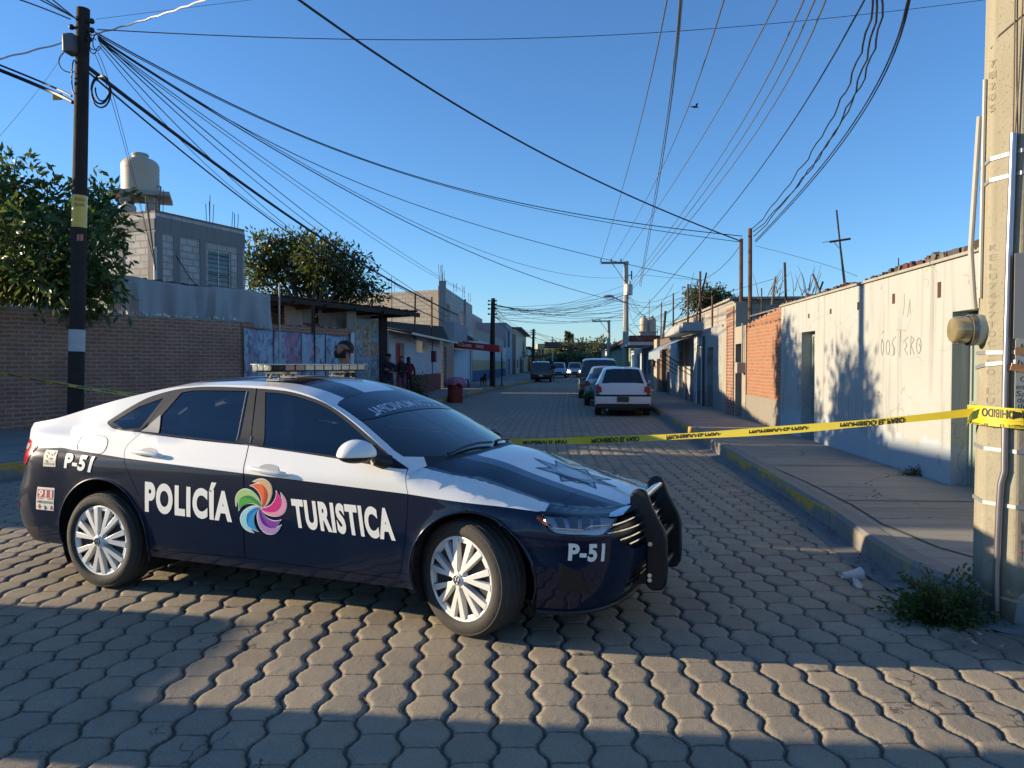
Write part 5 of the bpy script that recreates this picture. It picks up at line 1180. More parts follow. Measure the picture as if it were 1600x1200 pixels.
for i, (ua, za, w_, h_, rt) in enumerate(((-.105, 548, .085, .045, 0), (-.125, 576, .10, .042, -.25), (-.045, 579, .085, .04, -.3), (.02, 641, .05, .03, .5))):
    c_ = (ub+.10+ua+w_/2, zpx(za)); q = MB(); ca, sa = math.cos(rt), math.sin(rt)
    po = [(c_[0]+x*ca-z*sa, c_[1]+x*sa+z*ca) for x, z in ((-w_/2,-h_/2),(w_/2,-h_/2*.8),(w_/2*.95,h_/2),(-w_/2,h_/2*.9))]
    q.prism(po, .006, .012, lambda u, v, h: tuple(bpt(u, v, h+max(0, -.14-u)*-.25))); q.obj("tape_strip", TAPEB, bd, smooth=False)
# yellow tape wound round the pole
YT = mat("tape_yellow", (.62,.49,.03), .32, var=.12, sc=10, coat=.5); INK = mat("tape_ink", (.015,.012,.01), .5)
wt = thing("wound_tape", "yellow PROHIBIDO tape wound twice round the concrete pole", "barrier tape", (pc.x, pc.y, 0), YAW)
def wpt(s, z, off): k = math.floor(s); return face_pt(int(k), s-k-.5, z, off)
for (z_, h_, of, nm) in ((zpx(648), .074, .047, 1), (zpx(663), .045, .043, 0)):
    q = MB(); ss = np.arange(-2, 6.01, .25); n = len(ss); vs = []
    for s in ss:
        for zz in (z_-h_/2, z_+h_/2): vs.append(tuple(wpt(s if s < 6 else 5.999, zz+.004*math.sin(s*2), of+.002*math.sin(s*5))))
    q.add(vs, [(2*i, 2*i+2, 2*i+3, 2*i+1) for i in range(n-1)]); b = q.obj("band", YT, wt)
    if nm:
        q = MB(); text_mesh(q, "PROHIBIDO", lambda u, v: tuple(wpt(1.02+(1-u)*1.28, z_+(.5-v)*.048+.004*math.sin((1.02+(1-u)*1.28)*2), of+.0025)), .03, maxe=.05); q.obj("lettering", INK, b, smooth=False, fixn=False)
    else:
        for u0, tx in ((.5, "AVNI"), (1.6, "EL PASO")): q = MB(); text_mesh(q, tx, lambda u, v, u0=u0: tuple(wpt(u0+u*.7, z_-h_/2+v*.018, of+.0035)), .0, maxe=.05); q.obj("lettering", INK, b, smooth=False, fixn=False)
# ================================================================ left-hand side
WD = Vector((.4965*math.cos(YAW)-.868*math.sin(YAW), .4965*math.sin(YAW)+.868*math.cos(YAW), 0)); WN = Vector((-WD.y, WD.x, 0))   # along the wall, away from the street
W0 = c2w(-10.1, 15.2)
def wp_(t, inn=0.0, z=0.0): p = W0+WD*t+WN*inn; return Vector((p.x, p.y, z))
def wframe(name, label, cat, t0, t1, inn=0.0, group=None): return frame(name, label, cat, wp_(t0, inn), wp_(t1, inn), group)
# red brick garden wall
bw, L = wframe("brick_wall", "long red brick garden wall with broken glass set along its top", "wall", -5.2, 5.9)
m = MB(); facade(m, 0, L, 0, 2.60, [], .25, 0); m.obj("wall", BRICK, bw, smooth=False)
m = MB()
for k in range(56):
    a = L*k/56; m.box((a+L/112, .125, 2.625+.012*math.sin(k*2.2)), (L/56-.004, .27, .055), rot=Matrix.Rotation(.03*math.sin(k*1.7), 3, 'Y'))
m.obj("coping", mat("coping_mortar", (.25,.22,.19), .95, var=.3, sc=4), bw, smooth=False)
gm = NT("shard_glass"); gm.b.inputs["Transmission Weight"].default_value = .35; SHG = gm.fin((.75,.80,.74), .12, 0, .6)
m = MB()
for k in range(520):
    x = L*(k+random.random())/520; h = random.uniform(.04,.14)*(.5+.9*max(0, mnoise.noise((x*.9, 1, 7))+.4)); w = random.uniform(.02,.05); y = random.uniform(.03,.22); a = random.uniform(0,3.14); c, s = math.cos(a)*w, math.sin(a)*w; z = 2.64
    m.add([(x-c,y-s,z),(x+c,y+s,z),(x+c*.3+random.uniform(-.02,.02),y+s*.3,z+h),(x+s*.15,y-c*.15,z)], [(0,1,2),(1,3,2),(3,0,2)])
tag(m.obj("glass_shard", SHG, bw, smooth=False), kind="stuff")
# low wall under the market roof with cloth banners
lw, L = wframe("market_wall", "brick wall under the market roof, hung with printed banners", "wall", 5.92, 10.25); m = MB(); facade(m, 0, L, 0, 2.55, [], .25, 0); m.obj("wall", BRICK, lw, smooth=False)
m = MB()
for k in range(24): m.box((L*(k+.5)/24, .12, 2.57+.03*math.sin(k*2.7)), (L/25, .26, .09), rot=Matrix.Rotation(.12*math.sin(k*3.1), 3, 'Y'))
m.obj("coping", BRICK, lw, smooth=False)
def banner_mat(name, base, c1, c2, seed, sc=2.2):
    t = NT(name); v = t.mapping(t.coord(), (1,1,.55), (seed*3.1, seed*1.7, seed)); n1 = t.noise(v, sc, 3, .5, .8); n2 = t.noise(v, sc*1.8, 4, .6, 1.2); n3 = t.noise(v, sc*3, 3)
    c = t.mix(t.math('MULTIPLY', t.ramp(n1, [(.48, 0.), (.60, 1.)]), .75), base, c1); c = t.mix(t.math('MULTIPLY', t.ramp(n2, [(.52, 0.), (.62, 1.)]), .7), c, c2); c = t.mix(t.math('MULTIPLY', t.ramp(n3, [(.55, 0.), (.6, 1.)]), .6), c, (.05,.06,.08))
    sp = t.new("ShaderNodeSeparateXYZ"); t.set(sp, 0, t.coord()); return t.fin(c, .6, 0, .3)
bx_ = 0.03
for i, (w, lab, c1, c2) in enumerate(((1.02, "pale blue banner printed with mauve figures, nearest the bare brick", (.30,.16,.26), (.16,.20,.30)), (1.02, "banner printed with a dark pink bouquet, second from the bare brick", (.36,.09,.17), (.14,.18,.17)),
        (.96, "banner printed with a pale pink dress, third from the bare brick", (.42,.26,.33), (.16,.20,.30)), (1.00, "grey blue banner with small squares behind the policeman's head", (.22,.27,.36), (.12,.15,.22)))):
    p = wp_(5.92+bx_, -.06); t_ = thing("banner", lab, "banner", (p.x, p.y, .75), math.atan2(WD.y, WD.x), "printed banners on the market wall"); n = 12; m = MB(); H = 1.72-.03*i
    vs = []
    for a in range(n+1):
        for b in range(7): vs.append((w*.98*a/n, .014*math.sin(a*1.4+i)*(1-b/6)-.004+.02*(1-b/6)*0, H*b/6-.03*math.sin(math.pi*a/n)*(b/6)))
    m.add(vs, [(a*7+b, (a+1)*7+b, (a+1)*7+b+1, a*7+b+1) for a in range(n) for b in range(6)]); o = m.obj("cloth", banner_mat("banner_%d" % i, (.31,.40,.46), c1, c2, i+1), t_)
    s = o.modifiers.new("thick", 'SOLIDIFY'); s.thickness = .004
    m = MB(); m.tube([(0, 0, H+.01), (w*.98, 0, H-.01)], .012, 6); m.obj("rail", WOOD, t_); bx_ += w+.02
q, _ = wframe("white_board", "tall narrow white board closing the end of the banner row", "board", 10.02, 10.3); m = MB(); m.box((.12, -.09, 1.55), (.16,.03,1.9), rot=Matrix.Rotation(R(2), 3, 'Y')); m.obj("panel", mat("board_white", (.45,.50,.56), .6), q)
# market roof and its posts
e0 = c2w(-9.35, 18.0); e1 = c2w(-3.10, 26.0); ev = (e1-e0); ei = Vector((-ev.y, ev.x, 0)).normalized()
mr = thing("market_roof", "low dark corrugated market roof with a ragged front edge", "roof", (e0.x, e0.y, 0), math.atan2(ev.y, ev.x)); Lr = ev.length
m = MB(); n = 90; vs = []
for k in range(n+1):
    x = Lr*k/n; zz = 3.60-(.30*(k/n))
    for d, dz in ((0,0),(7.5,.25)): vs.append((x, d+(.12*math.sin(k*1.7) if d == 0 else 0), zz+dz+.022*math.sin(k*math.pi/1.5)))
m.add(vs, [(2*k, 2*k+2, 2*k+3, 2*k+1) for k in range(n)]); o = m.obj("sheet", mat("sheet_rust", (.13,.075,.055), .75, .3, var=.5, sc=1.5), mr); s = o.modifiers.new("t", 'SOLIDIFY'); s.thickness = .02; s.offset = -1
m = MB()
for d in (.05, 1.2, 2.6): m.box((Lr/2, d, 3.32+.04*d), (Lr, .09, .14), rot=Matrix.Rotation(math.atan2(.30, Lr), 3, 'Y'))
for k in range(9): x = Lr*(k+.5)/9; m.box((x, 1.6, 3.42-.30*(k+.5)/9), (.08, 3.4, .10))
m.obj("rafter", WOOD_DK, mr)
def post(px, d, ztop, w, lab, mt, name="post", dep=None, z0=.2):
    p = c2w((px-800)/FPX*d, d); t = thing(name, lab, "post", (p.x, p.y, z0), R(25)); m = MB(); m.bx(-w/2, w/2, -w/2, w/2, 0, ztop-z0); m.obj("shaft", mt, t, bevel=.01); return t
post(598.5, 26.4, 3.28, .26, "thick dark timber post at the street end of the market roof", WOOD_DK); post(548.5, 24.4, 3.3, .30, "grey concrete post between the banners and the poster panel", CEM)
post(490, 22.6, 3.35, .10, "thin dark post inside the market between two hanging cloths", WOOD_DK)
rod("pipe", "thin pale upright pipe standing in front of the first banner", "pipe", c2w((437-800)/FPX*21.4, 21.4, .2), c2w((437.5-800)/FPX*21.4, 21.4, 3.75), .022, mat("pipe_pale", (.45,.40,.34), .6))
def cloth(name, lab, a, b, zt0, zt1, zb0, zb1, col, cat="tarpaulin", folds=9, amp=.05, group=None, skew=0.0):
    d = b-a; t = thing(name, lab, cat, (a.x, a.y, 0), math.atan2(d.y, d.x), group); n = 60; r = 14; vs = []
    for i in range(n+1):
        u = i/n; x = d.length*u
        for j in range(r+1):
            v = j/r; zt = zt0+(zt1-zt0)*u+.03*math.sin(u*9+1); zb = zb0+(zb1-zb0)*u+.03*math.sin(u*23)
            f = amp*math.sin(u*folds*6.28+1.3*math.sin(u*11))*(.25+.75*(1-v))+amp*.7*math.sin(u*folds*2.3+v*2.2)
            vs.append((x+skew*(1-v), f, zb+(zt-zb)*v))
    m = MB(); m.add(vs, [(i*(r+1)+j, (i+1)*(r+1)+j, (i+1)*(r+1)+j+1, i*(r+1)+j+1) for i in range(n) for j in range(r)]); o = m.obj("cloth", mat("cloth_%d%d" % (int(col[0]*99), int(col[2]*99)), col, .75, var=.12, sc=2, spec=.3), t)
    s = o.modifiers.new("t", 'SOLIDIFY'); s.thickness = .006; return t
cloth("tarpaulin", "long pale grey tarpaulin hung above the brick wall", c2w((176-800)/FPX*17.75, 17.75), c2w((424-800)/FPX*21.15, 21.15), 3.56, 3.44, 2.35, 2.45, (.29,.31,.325), folds=11, amp=.085)
cloth("tarpaulin", "grey cloth hanging left of the dark gap above the banners", c2w((446-800)/FPX*23.4, 23.4), c2w((488-800)/FPX*24.4, 24.4), 3.35, 3.33, 2.4, 2.4, (.30,.33,.36), folds=3)
cloth("tarpaulin", "grey cloth hanging right of the dark gap above the banners", c2w((499-800)/FPX*24.6, 24.6), c2w((541-800)/FPX*25.6, 25.6), 3.35, 3.3, 2.4, 2.4, (.33,.36,.39), folds=3)
cloth("tarpaulin", "pale strip of cloth hung above the poster panel", c2w((553-800)/FPX*25.6, 25.6), c2w((594-800)/FPX*27.2, 27.2), 3.25, 3.2, 2.95, 2.9, (.36,.40,.44), folds=2, amp=.02)
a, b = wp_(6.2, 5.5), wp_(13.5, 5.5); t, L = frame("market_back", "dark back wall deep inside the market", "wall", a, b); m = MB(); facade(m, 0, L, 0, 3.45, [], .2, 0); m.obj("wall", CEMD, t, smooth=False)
m = MB(); m.box((0,0,.25), (1.1,.5,.5)); o = m.obj("crate", WOOD, None, bevel=.02); o.location = c2w((470-800)/FPX*24.3, 24.3, 2.3); tag(o, "brown crate on the wall ledge in the dark market gap", "crate")
# poster panel facing the road
a, b = c2w((552-800)/FPX*25.0, 25.0), c2w((593-800)/FPX*26.3, 26.3); t, L = frame("poster_panel", "panel beside the timber post covered with small colourful posters", "panel", a, b); m = MB(); m.bx(0, L, 0, .06, .2, 3.0); m.obj("board", mat("panel_blue", (.24,.32,.38), .7, var=.2), t)
rp = random.Random(5)
for r in range(4):
    for c in range(3):
        w, h = L/3.3, .60; x = .03+c*L/3.05+rp.uniform(-.01,.02); z = .42+r*.63+rp.uniform(-.04,.04)+.05*c; m = MB(); m.bx(x, x+w*rp.uniform(.85,1), -.012, -.004, z, z+h*rp.uniform(.85,1))
        b0 = rp.choice(((.42,.40,.28),(.36,.40,.38),(.45,.36,.24),(.20,.28,.34),(.40,.42,.44)))
        m.obj("poster", banner_mat("poster_%d%d" % (r, c), b0, rp.choice(((.40,.14,.10),(.10,.18,.30),(.45,.35,.10),(.12,.25,.16))), (.08,.09,.11), r*3+c+9, 5.0), t, smooth=False)

# unfinished two-storey block house with a water tank
c0 = c2w((245-800)/FPX*24.0, 24.0); c1 = c2w((384-800)/FPX*27.5, 27.5)
uh, L = frame("block_house", "unfinished grey block house carrying a big beige water tank", "house", c0, c1); Z1 = 6.25
lu = lambda px: L*(px-245)/(384-245)*(1+.0*(384-px))
h = [(L*.555, L*.83, 4.05, 5.40)]
m = MB(); facade(m, 0, L, 0, Z1, h, .25, 0); m.bx(0, .22, .25, 7.5, 0, Z1-.002); m.bx(L-.22, L, .25, 7.5, 0, Z1-.9); m.bx(.22, L-.22, 7.28, 7.5, 0, Z1-.9); m.bx(.22, L-.22, .25, 7.28, Z1-.5, Z1-.35); m.obj("wall", BLOCK, uh, smooth=False)
m = MB()
for x in (.0, L*.18, L*.46, L*.90): m.bx(x, x+.26, -.02, .0, 3.3, Z1-.42)
m.bx(0, L, -.025, .0, Z1-.62, Z1-.12); m.bx(-.03, -.0, 0, 7.5, Z1-.55, Z1-.2); m.bx(-.03, .0, .0, .3, 3, Z1-.6); m.bx(-.03,.0, 1.4,1.75, 3, Z1-.6); m.obj("concrete_frame", CEMD, uh, smooth=False)
m = MB()
for k in range(36): m.box((L*(k+.5)/36, .1, Z1+.03), (L/37, .22, .055), rot=Matrix.Rotation(.05*math.sin(k*2), 3, 'Y'))
for k in range(24): m.box((.1, 7.2*(k+.5)/24+.25, Z1+.03), (.22, .28, .055))
m.obj("brick_course", mat("course_brick", (.22,.13,.10), .95, var=.4, sc=5), uh, smooth=False)
w = window_unit(uh, *h[0], .06, WHITEP, True)
for x, hh in ((L*.63,.95),(L*.93,.6),(.35,.8)): rebar(uh, x, .2, Z1, hh, 4, .14)
m = MB(); m.tube([(-.05,-.05,3.4),(-.05,-.05,5.15)], .05, 8); m.obj("downpipe", mat("pipe_white", (.5,.5,.48), .5), uh)
m = MB(); m.tube([(L*.2,-.03,5.0),(L*.35,-.05,4.3),(L*.45,-.04,4.05)], .012, 5); m.obj("cable", BLK, uh)
# tank stand on the roof: slab on block piers
tp = c2w((223-800)/FPX*26.2, 26.2); zt = CH+(569.6-306)/FPX*26.2
ts = thing("tank_stand", "concrete slab on block piers under the big rooftop tank", "stand", (tp.x, tp.y, 0), R(25)); m = MB(); m.bx(-.85,.95,-.85,.85, zt-.14, zt-.002); m.obj("slab", CEM, ts, smooth=False)
m = MB(); m.bx(-.55,-.25,-.6,.6, Z1-.4, zt-.14); m.bx(.2,.55,-.6,.6, Z1-.4, zt-.14); m.obj("pier", BLOCKW, ts, smooth=False)
water_tank((tp.x, tp.y, zt), .60, 1.36, "big beige ribbed water tank on the unfinished block house")
p = at(200, 318, 25.5); water_tank(Vector((p.x, p.y, zt-1.0)), .25, .6, "small pale tank half hidden at the foot of the block piers")
rod("clothes_pole", "long leaning pole in front of the block house corner", "pole", at(243, 422, 22.5), at(228, 308, 22.5), .028, mat("pole_greenish", (.10,.11,.09), .8))

# ---- shop with a red door, set back from the street kerb
XL = lambda y: -6.9-.02*(y-28)
def lframe(name, label, y0, y1, x0=None, x1=None, cat="house"): return frame(name, label, cat, (XL(y0) if x0 is None else x0, y0), (XL(y1) if x1 is None else x1, y1))
def lyx(px, y0=28, y1=120):
    lo, hi = y0, y1
    for _ in range(50):
        mid = (lo+hi)/2; r = XL(mid)*math.cos(YAW)+mid*math.sin(YAW); d = -XL(mid)*math.sin(YAW)+mid*math.cos(YAW)
        if 800+FPX*r/d < px: lo = mid
        else: hi = mid
    return lo
ys0, ys1 = lyx(606), lyx(688); sh, L = lframe("white_shop", "small white shop with a red doorway under a dark sloping roof", ys0, ys1)
sx = lambda px: lyx(px)-ys0
h = [(sx(618), sx(632), 0, 2.35), (sx(651), sx(668), 2.05, 2.6)]
m = MB(); facade(m, 0, L, 0, 2.78, h, .25, 0); m.bx(0,.2,.25,6,0,2.77); m.bx(L-.2,L,.25,6,0,2.77); m.bx(.2,L-.2,5.8,6,0,2.77); m.obj("wall", plaster("shop_white", (.50,.52,.54), (.25,.25,.25), .3), sh, smooth=False)
m = MB(); m.bx(sx(640), L, -.03, .0, 0, 1.05); m.obj("plinth", mat("plinth_maroon", (.17,.045,.035), .8, var=.25), sh, smooth=False)
RED = mat("red_paint", (.30,.03,.025), .55, var=.2); d_ = door_leaf(sh, h[0][0]+.02, h[0][1]-.02, .02, 2.33, .2, RED)
m = MB(); m.add([(-.3,-.9,2.66),(L+.1,-.5,2.62),(L+.1,5.5,4.0),(-.3,5.5,3.6)], [(0,1,2,3)]); m.add([(L+.1,-.5,2.62),(L+.1,-.1,3.5),(L*.3,2.5,3.45)], [(0,1,2)]); o = m.obj("roof", mat("roof_dark_cloth", (.035,.033,.03), .8, var=.3), sh, smooth=False); s = o.modifiers.new("t", 'SOLIDIFY'); s.thickness = .04
m = MB(); m.bx(-.3, L+.1, -.94, -.88, 2.60, 2.68); m.obj("gutter", STEEL, sh)
m = MB(); m.box((sx(675), -.10, 1.9), (.5,.2,.55)); o = m.obj("red_letter_box", mat("box_red_dark", (.14,.02,.02), .6), None, bevel=.02); pp = sh.location; o.location = pp; o.rotation_euler = sh.rotation_euler; tag(o, "dark red box on the end of the white shop wall", "box")
rod("pipe", "bent dark pipe rising above the middle of the shop roof", "pipe", c2w((648-800)/FPX*33, 33, 2.6), at(649, 458, 33), .035, RUST); rod("pipe", "rust coloured pipe at the far corner of the shop", "pipe", c2w((675-800)/FPX*38.0, 38.0, .2), at(674.5, 464, 38.0), .045, RUST)
# ---- unfinished concrete house with balcony
yc0, yc1 = lyx(692), lyx(738); ch_, L = lframe("concrete_house", "unfinished grey two storey house with a balcony and bare rods on top", yc0, yc1)
H1, H2 = 2.95, 5.75; h = [(.25, 1.5, 0, 2.5), (2.0, L-.5, 0, 2.5), (1.3, 2.7, 3.6, 4.9), (L*.55, L*.7, 3.6, 4.9)]
m = MB(); facade(m, 0, L, 0, H2, h, .25, 0); m.bx(L-.2,L,.25,8,0,H2-.01); m.obj("wall", BLOCK, ch_, smooth=False)
m = MB(); m.bx(-.1, L*.75, -.6, -.0, H1-.18, H1); m.bx(-.1, L*.45, -.62, -.5, H1+.002, H1+.85); m.bx(-.1, .02, -.5, 0, H1+.002, H1+.85); m.obj("balcony", plaster("balcony_blue", (.26,.29,.33), (.14,.14,.15), .5), ch_, smooth=False)
for q_ in ((-.12, .18, -.58, -.28, 0, H1-.18), (-.15, .17, -.16, .18, 2.95, H2+.25), (L*.66, L*.66+.2, -.12, -.0, 3, H2+.05)): m = MB(); m.bx(*q_); m.obj("column", CEM, ch_, smooth=False)
for x, hh in ((0,1.1),(.9,.7),(L*.4,.6),(L*.7,.8),(L*.95,.6)): rebar(ch_, x, .1, H2+.2, hh, 4, .14)
m = MB()
for k in range(6):
    x = L*.42+k*.55; m.prism([(-.02,3.05),(-.95,3.05),(-.02,3.62)], x, x+.05, lambda u, v, hh: (hh, u, v))
m.bx(L*.40, L*.42+3.0, -.98, -.90, 3.03, 3.09); m.obj("bracket", mat("bracket_grey", (.10,.11,.12), .7), ch_, smooth=False)
m = MB(); m.bx(L*.30, L*.30+3.0, -.06, -.03, 2.98, 3.55); m.obj("sign_board", banner_mat("sign_blue", (.35,.42,.50), (.05,.16,.42), (.12,.30,.55), 31, 1.2), ch_, smooth=False)
for a, b in ((.27,1.48),):
    door_leaf(ch_, a, b, .02, 2.48, .15, mat("gate_brown", (.07,.05,.045), .7, var=.3))
m = MB(); x0, x1 = 2.02, L-.52; n = 40
for k in range(n): m.tube([(x0, .12, .04+2.44*(k+.5)/n), (x1, .12, .04+2.44*(k+.5)/n)], 2.44/n*.55, 6)
m.obj("roller_shutter", mat("shutter_blue_white", (.34,.42,.50), .45, .2), ch_)
# its long blockwork side wall seen above the shop roof
a = Vector((XL(yc0), yc0, 0)); a = a+Vector((.0, .02, 0)); b = a+Vector((-9.5, 4.4, 0)); sw, L2 = frame("block_side_wall", "sunlit blockwork gable rising behind the shop roof", "wall", b, a)
m = MB(); facade(m, 0, L2-.05, 0, 5.55, [], .2, 0); m.obj("wall", BLOCKW, sw, smooth=False); m = MB()
for x in (L2*.12, L2*.62, L2*.93): m.bx(x, x+.5, -.02, .0, 0, 5.5)
m.obj("concrete_frame", plaster("pillar_warm", (.30,.26,.21), (.2,.18,.15), .3), sw, smooth=False)
for x in (L2*.15, L2*.4, L2*.66): rebar(sw, x, .1, 5.5, .9, 4, .2)
# ---- red fascia canopy reaching over the pavement
ca = thing("shop_canopy", "red fascia canopy with white lettering on two thin posts", "canopy", (-7.0, 44.6, 0), 0); a = Vector((0,0,0)); W_ = 2.55
m = MB(); zl, zr2 = 2.50, 2.22
m.add([(-.2,0,zl),(W_,0,zr2),(W_,0,zr2+.40),(-.2,0,zl+.42),(-.2,2.2,zl),(W_,2.2,zr2),(W_,2.2,zr2+.40),(-.2,2.2,zl+.42)], [(0,1,2,3),(7,6,5,4),(3,2,6,7),(0,4,5,1),(0,3,7,4),(1,5,6,2)])
fo = m.obj("fascia", mat("fascia_red", (.36,.014,.02), .5, var=.12), ca, smooth=False)
sl_ = (zr2-zl)/(W_+.2)
for s, x0, x1 in (("MISCELANEA", .06, .92), ("ROMOS", 1.18, 1.62)):
    q = MB(); text_mesh(q, s, lambda u, v, x0=x0, x1=x1: (x0+(x1-x0)*u, -.004, zl+sl_*(x0+.2+(x1-x0)*u)+.13+v*.17), .03)
    q.obj("lettering", mat("letter_dim", (.55,.52,.54), .6), fo, smooth=False, fixn=False)
for x, y in ((W_-.35, .1), (W_-.05, 1.9)): m = MB(); m.tube([(x,y,.2),(x,y,2.3)], .035, 8); m.lathe([(.0,.26),(.16,.24),(.18,.2),(0,.2)], 16, 0, Matrix.Translation((x,y,0))); m.obj("post", BLK, ca)
# ---- painted wall: white, yellow and blue bands
yb0, yb1 = lyx(739), lyx(791); pw, L = lframe("painted_house", "low house painted white, yellow and blue in bands", yb0, yb1)
h = [(L*.42, L*.50, 0, 2.2), (L*.80, L*.86, 0, 2.2)]
m = MB(); facade(m, 0, L, 0, 1.05, h, .25, 2); facade(m, 0, L, 1.05, 1.85, h, .25, 1); facade(m, 0, L, 1.85, 3.4, h, .25, 0); m.bx(L-.2,L,.25,6,0,3.39); m.bx(0,.2,.25,6,0,3.39)
m.obj("wall", [plaster("band_white", (.46,.48,.46), (.25,.25,.22), .3), plaster("band_yellow", (.38,.32,.17), (.3,.25,.12), .3), plaster("band_blue", (.06,.11,.21), (.05,.07,.12), .3)], pw, smooth=False)
for a, b, c, d in h: door_leaf(pw, a+.02, b-.02, .02, d-.02, .15, mat("door_dark", (.045,.045,.04), .7))
m = MB(); m.bx(L*.1, L*.4, 1.2, 1.4, 3.4, 4.7); m.bx(L*.1-.2, L, .3, .5, 3.4, 4.3); m.obj("upper_wall", CEM, pw, smooth=False)
# ---- pink upper floor and houses beyond
def far_left(name, lab, p0, p1, H, wm, z0=.0, wins=(), doors=(), inn=0.0, roof=None, bal=None, depth=7):
    y0, y1 = lyx(p0, 28, 300), lyx(p1, 28, 300); t, L = frame(name, lab, "house", (XL(y0)-inn, y0), (XL(y1)-inn, y1)); m = MB()
    hl = [(a*L, b*L, c, d) for a, b, c, d in wins]+[(a*L, b*L, 0, c) for a, b, c in doors]
    facade(m, 0, L, z0, H, hl, .25, 0); m.bx(0,.2,.25,depth,z0,H-.005); m.bx(L-.2,L,.25,depth,z0,H-.005); m.bx(.2,L-.2,.25,depth,H-.3,H-.1); m.obj("wall", wm, t, smooth=False)
    for a, b, c, d in wins: window_unit(t, a*L, b*L, c, d, .12, mat("frame_dark", (.05,.05,.05), .6), False)
    for a, b, c in doors: door_leaf(t, a*L, b*L, .02, c-.01, .12, mat("door_brown", (.09,.05,.035), .6))
    if bal: m = MB(); m.bx(bal[0]*L, bal[1]*L, -.9, 0, bal[2]-.15, bal[2]); m.bx(bal[0]*L, bal[1]*L, -.92, -.85, bal[2]+.002, bal[2]+.85); m.obj("balcony", mat("balcony_white", (.42,.45,.50), .8), t, smooth=False)
    if roof: m = MB(); m.bx(-.3, L+.3, -.8, depth, H+.002, H+.22); m.obj("roof", roof, t, smooth=False)
    return t, L
far_left("pink_house", "house with a pink upper floor and a dark gap beside it", 762, 797, 7.2, plaster("pink_render", (.42,.24,.26), (.3,.2,.2), .3, upper=(6.7, (.36,.35,.36))), 3.0, inn=3.5)
far_left("grey_front_house", "tall grey house front beyond the painted bands", 791, 800, 6.4, plaster("greyblue_render", (.27,.30,.35), (.16,.17,.2), .3), 0, [(.2,.6,3.6,5.6)], [(.3,.6,2.2)])
far_left("brown_front_house", "brown house front with a dark ground floor", 800, 806, 5.6, plaster("brown_front", (.13,.09,.08), (.08,.06,.05), .3), 0, [], [(.3,.6,2.2)])
far_left("cream_balcony_house", "cream two storey house with a small white balcony", 806, 822, 6.6, plaster("cream_front", (.44,.39,.30), (.3,.26,.2), .3), 0, [(.6,.8,3.9,5.5),(.08,.2,1.0,2.2)], [(.38,.5,2.3),(.62,.72,2.3)], roof=mat("roof_grey_dark", (.09,.085,.085), .8), bal=(.55,.95,3.2))
far_left("ochre_house", "ochre house with a maroon doorway beside the far timber pole", 822, 833, 4.6, plaster("ochre_front", (.40,.31,.16), (.28,.22,.15), .3), 0, [], [(.6,.8,2.2)], roof=mat("roof_rust", (.14,.07,.05), .8))
for i, (px, ptop, w, d, col, lab) in enumerate(((746, 0, 0, 0, 0, 0),)): pass
# ---- end of the street: houses, wooded hill
def block(name, lab, px0, px1, ptop, d, dep, col, wins=3, roof=None):
    a, b = c2w((px0-800)/FPX*d, d), c2w((px1-800)/FPX*d, d); t, L = frame(name, lab, "house", a, b); H = CH+(569.6-ptop)/FPX*d; m = MB()
    hl = [(L*(k+.3)/wins, L*(k+.7)/wins, H*.55, H*.8) for k in range(wins)]
    facade(m, 0, L, 0, H, hl, .3, 0); m.bx(0,.2,.3,dep,0,H-.01); m.bx(L-.2,L,.3,dep,0,H-.01); m.bx(.2,L-.2,.3,dep,H-.3,H-.1); m.obj("wall", plaster(name+"_render_%d" % px0, col, c3(col, .6), .25), t, smooth=False)
    for q in hl: window_unit(t, *q, .15, mat("frame_dark", (.05,.05,.05), .6), False)
    if roof: m = MB(); m.bx(-.4, L+.4, -.5, dep, H+.002, H+.35); m.obj("roof", roof, t, smooth=False)
    return t
block("far_house", "small sunlit yellow house with a stepped top at the street's end", 840, 851, 537, 150, 8, (.46,.36,.18), 2); block("far_house", "grey flat roofed building at the street's end, left of the trees", 851, 879, 556, 155, 8, (.27,.25,.22), 4, mat("roof_grey_dark", (.09,.085,.085), .8))
block("far_house", "low rusty roofed house beside the far timber pole", 833, 848, 558, 120, 8, (.30,.25,.17), 2, mat("roof_rust", (.14,.07,.05), .8)); block("far_house", "low pale house at the street's end, right of the trees", 921, 943, 566, 150, 8, (.34,.25,.20), 3)
gs = thing("roadside_sign", "brown signboard on a single post at the street's end", "sign", c2w((863-800)/FPX*130, 130)); m = MB(); m.tube([(0,0,0),(0,0,6.2)], .12, 8); m.obj("post", STEEL, gs); m = MB(); m.bx(-1.3,1.3,-.12,-.02,4.4,5.2); m.obj("panel", mat("sign_brown", (.14,.075,.055), .7, var=.3, sc=1), gs); m = MB(); m.bx(-1.4,1.4,-.14,-.0,5.205,5.32); m.bx(-1.4,1.4,-.14,0,4.28,4.395); m.obj("frame", WOOD_DK, gs)
# terrain hill behind
m = MB(); n = 30; vs = []
for i in range(n+1):
    px = 560+i*(1060-560)/n; top = 556-26*math.exp(-((px-900)/75)**2)+3*math.sin(i*1.3)
    for d, f in ((230, 0), (330, .8), (420, 1.0), (600, .6)):
        p = c2w((px-800)/FPX*d, d); z = (CH+(569.6-top)/FPX*420)*f-1; vs.append((p.x, p.y, z))
m.add(vs, [(i*4+j, (i+1)*4+j, (i+1)*4+j+1, i*4+j+1) for i in range(n) for j in range(3)]); struct(m.obj("hill", mat("hill_scrub", (.09,.085,.045), .95, var=.45, sc=.08), None))
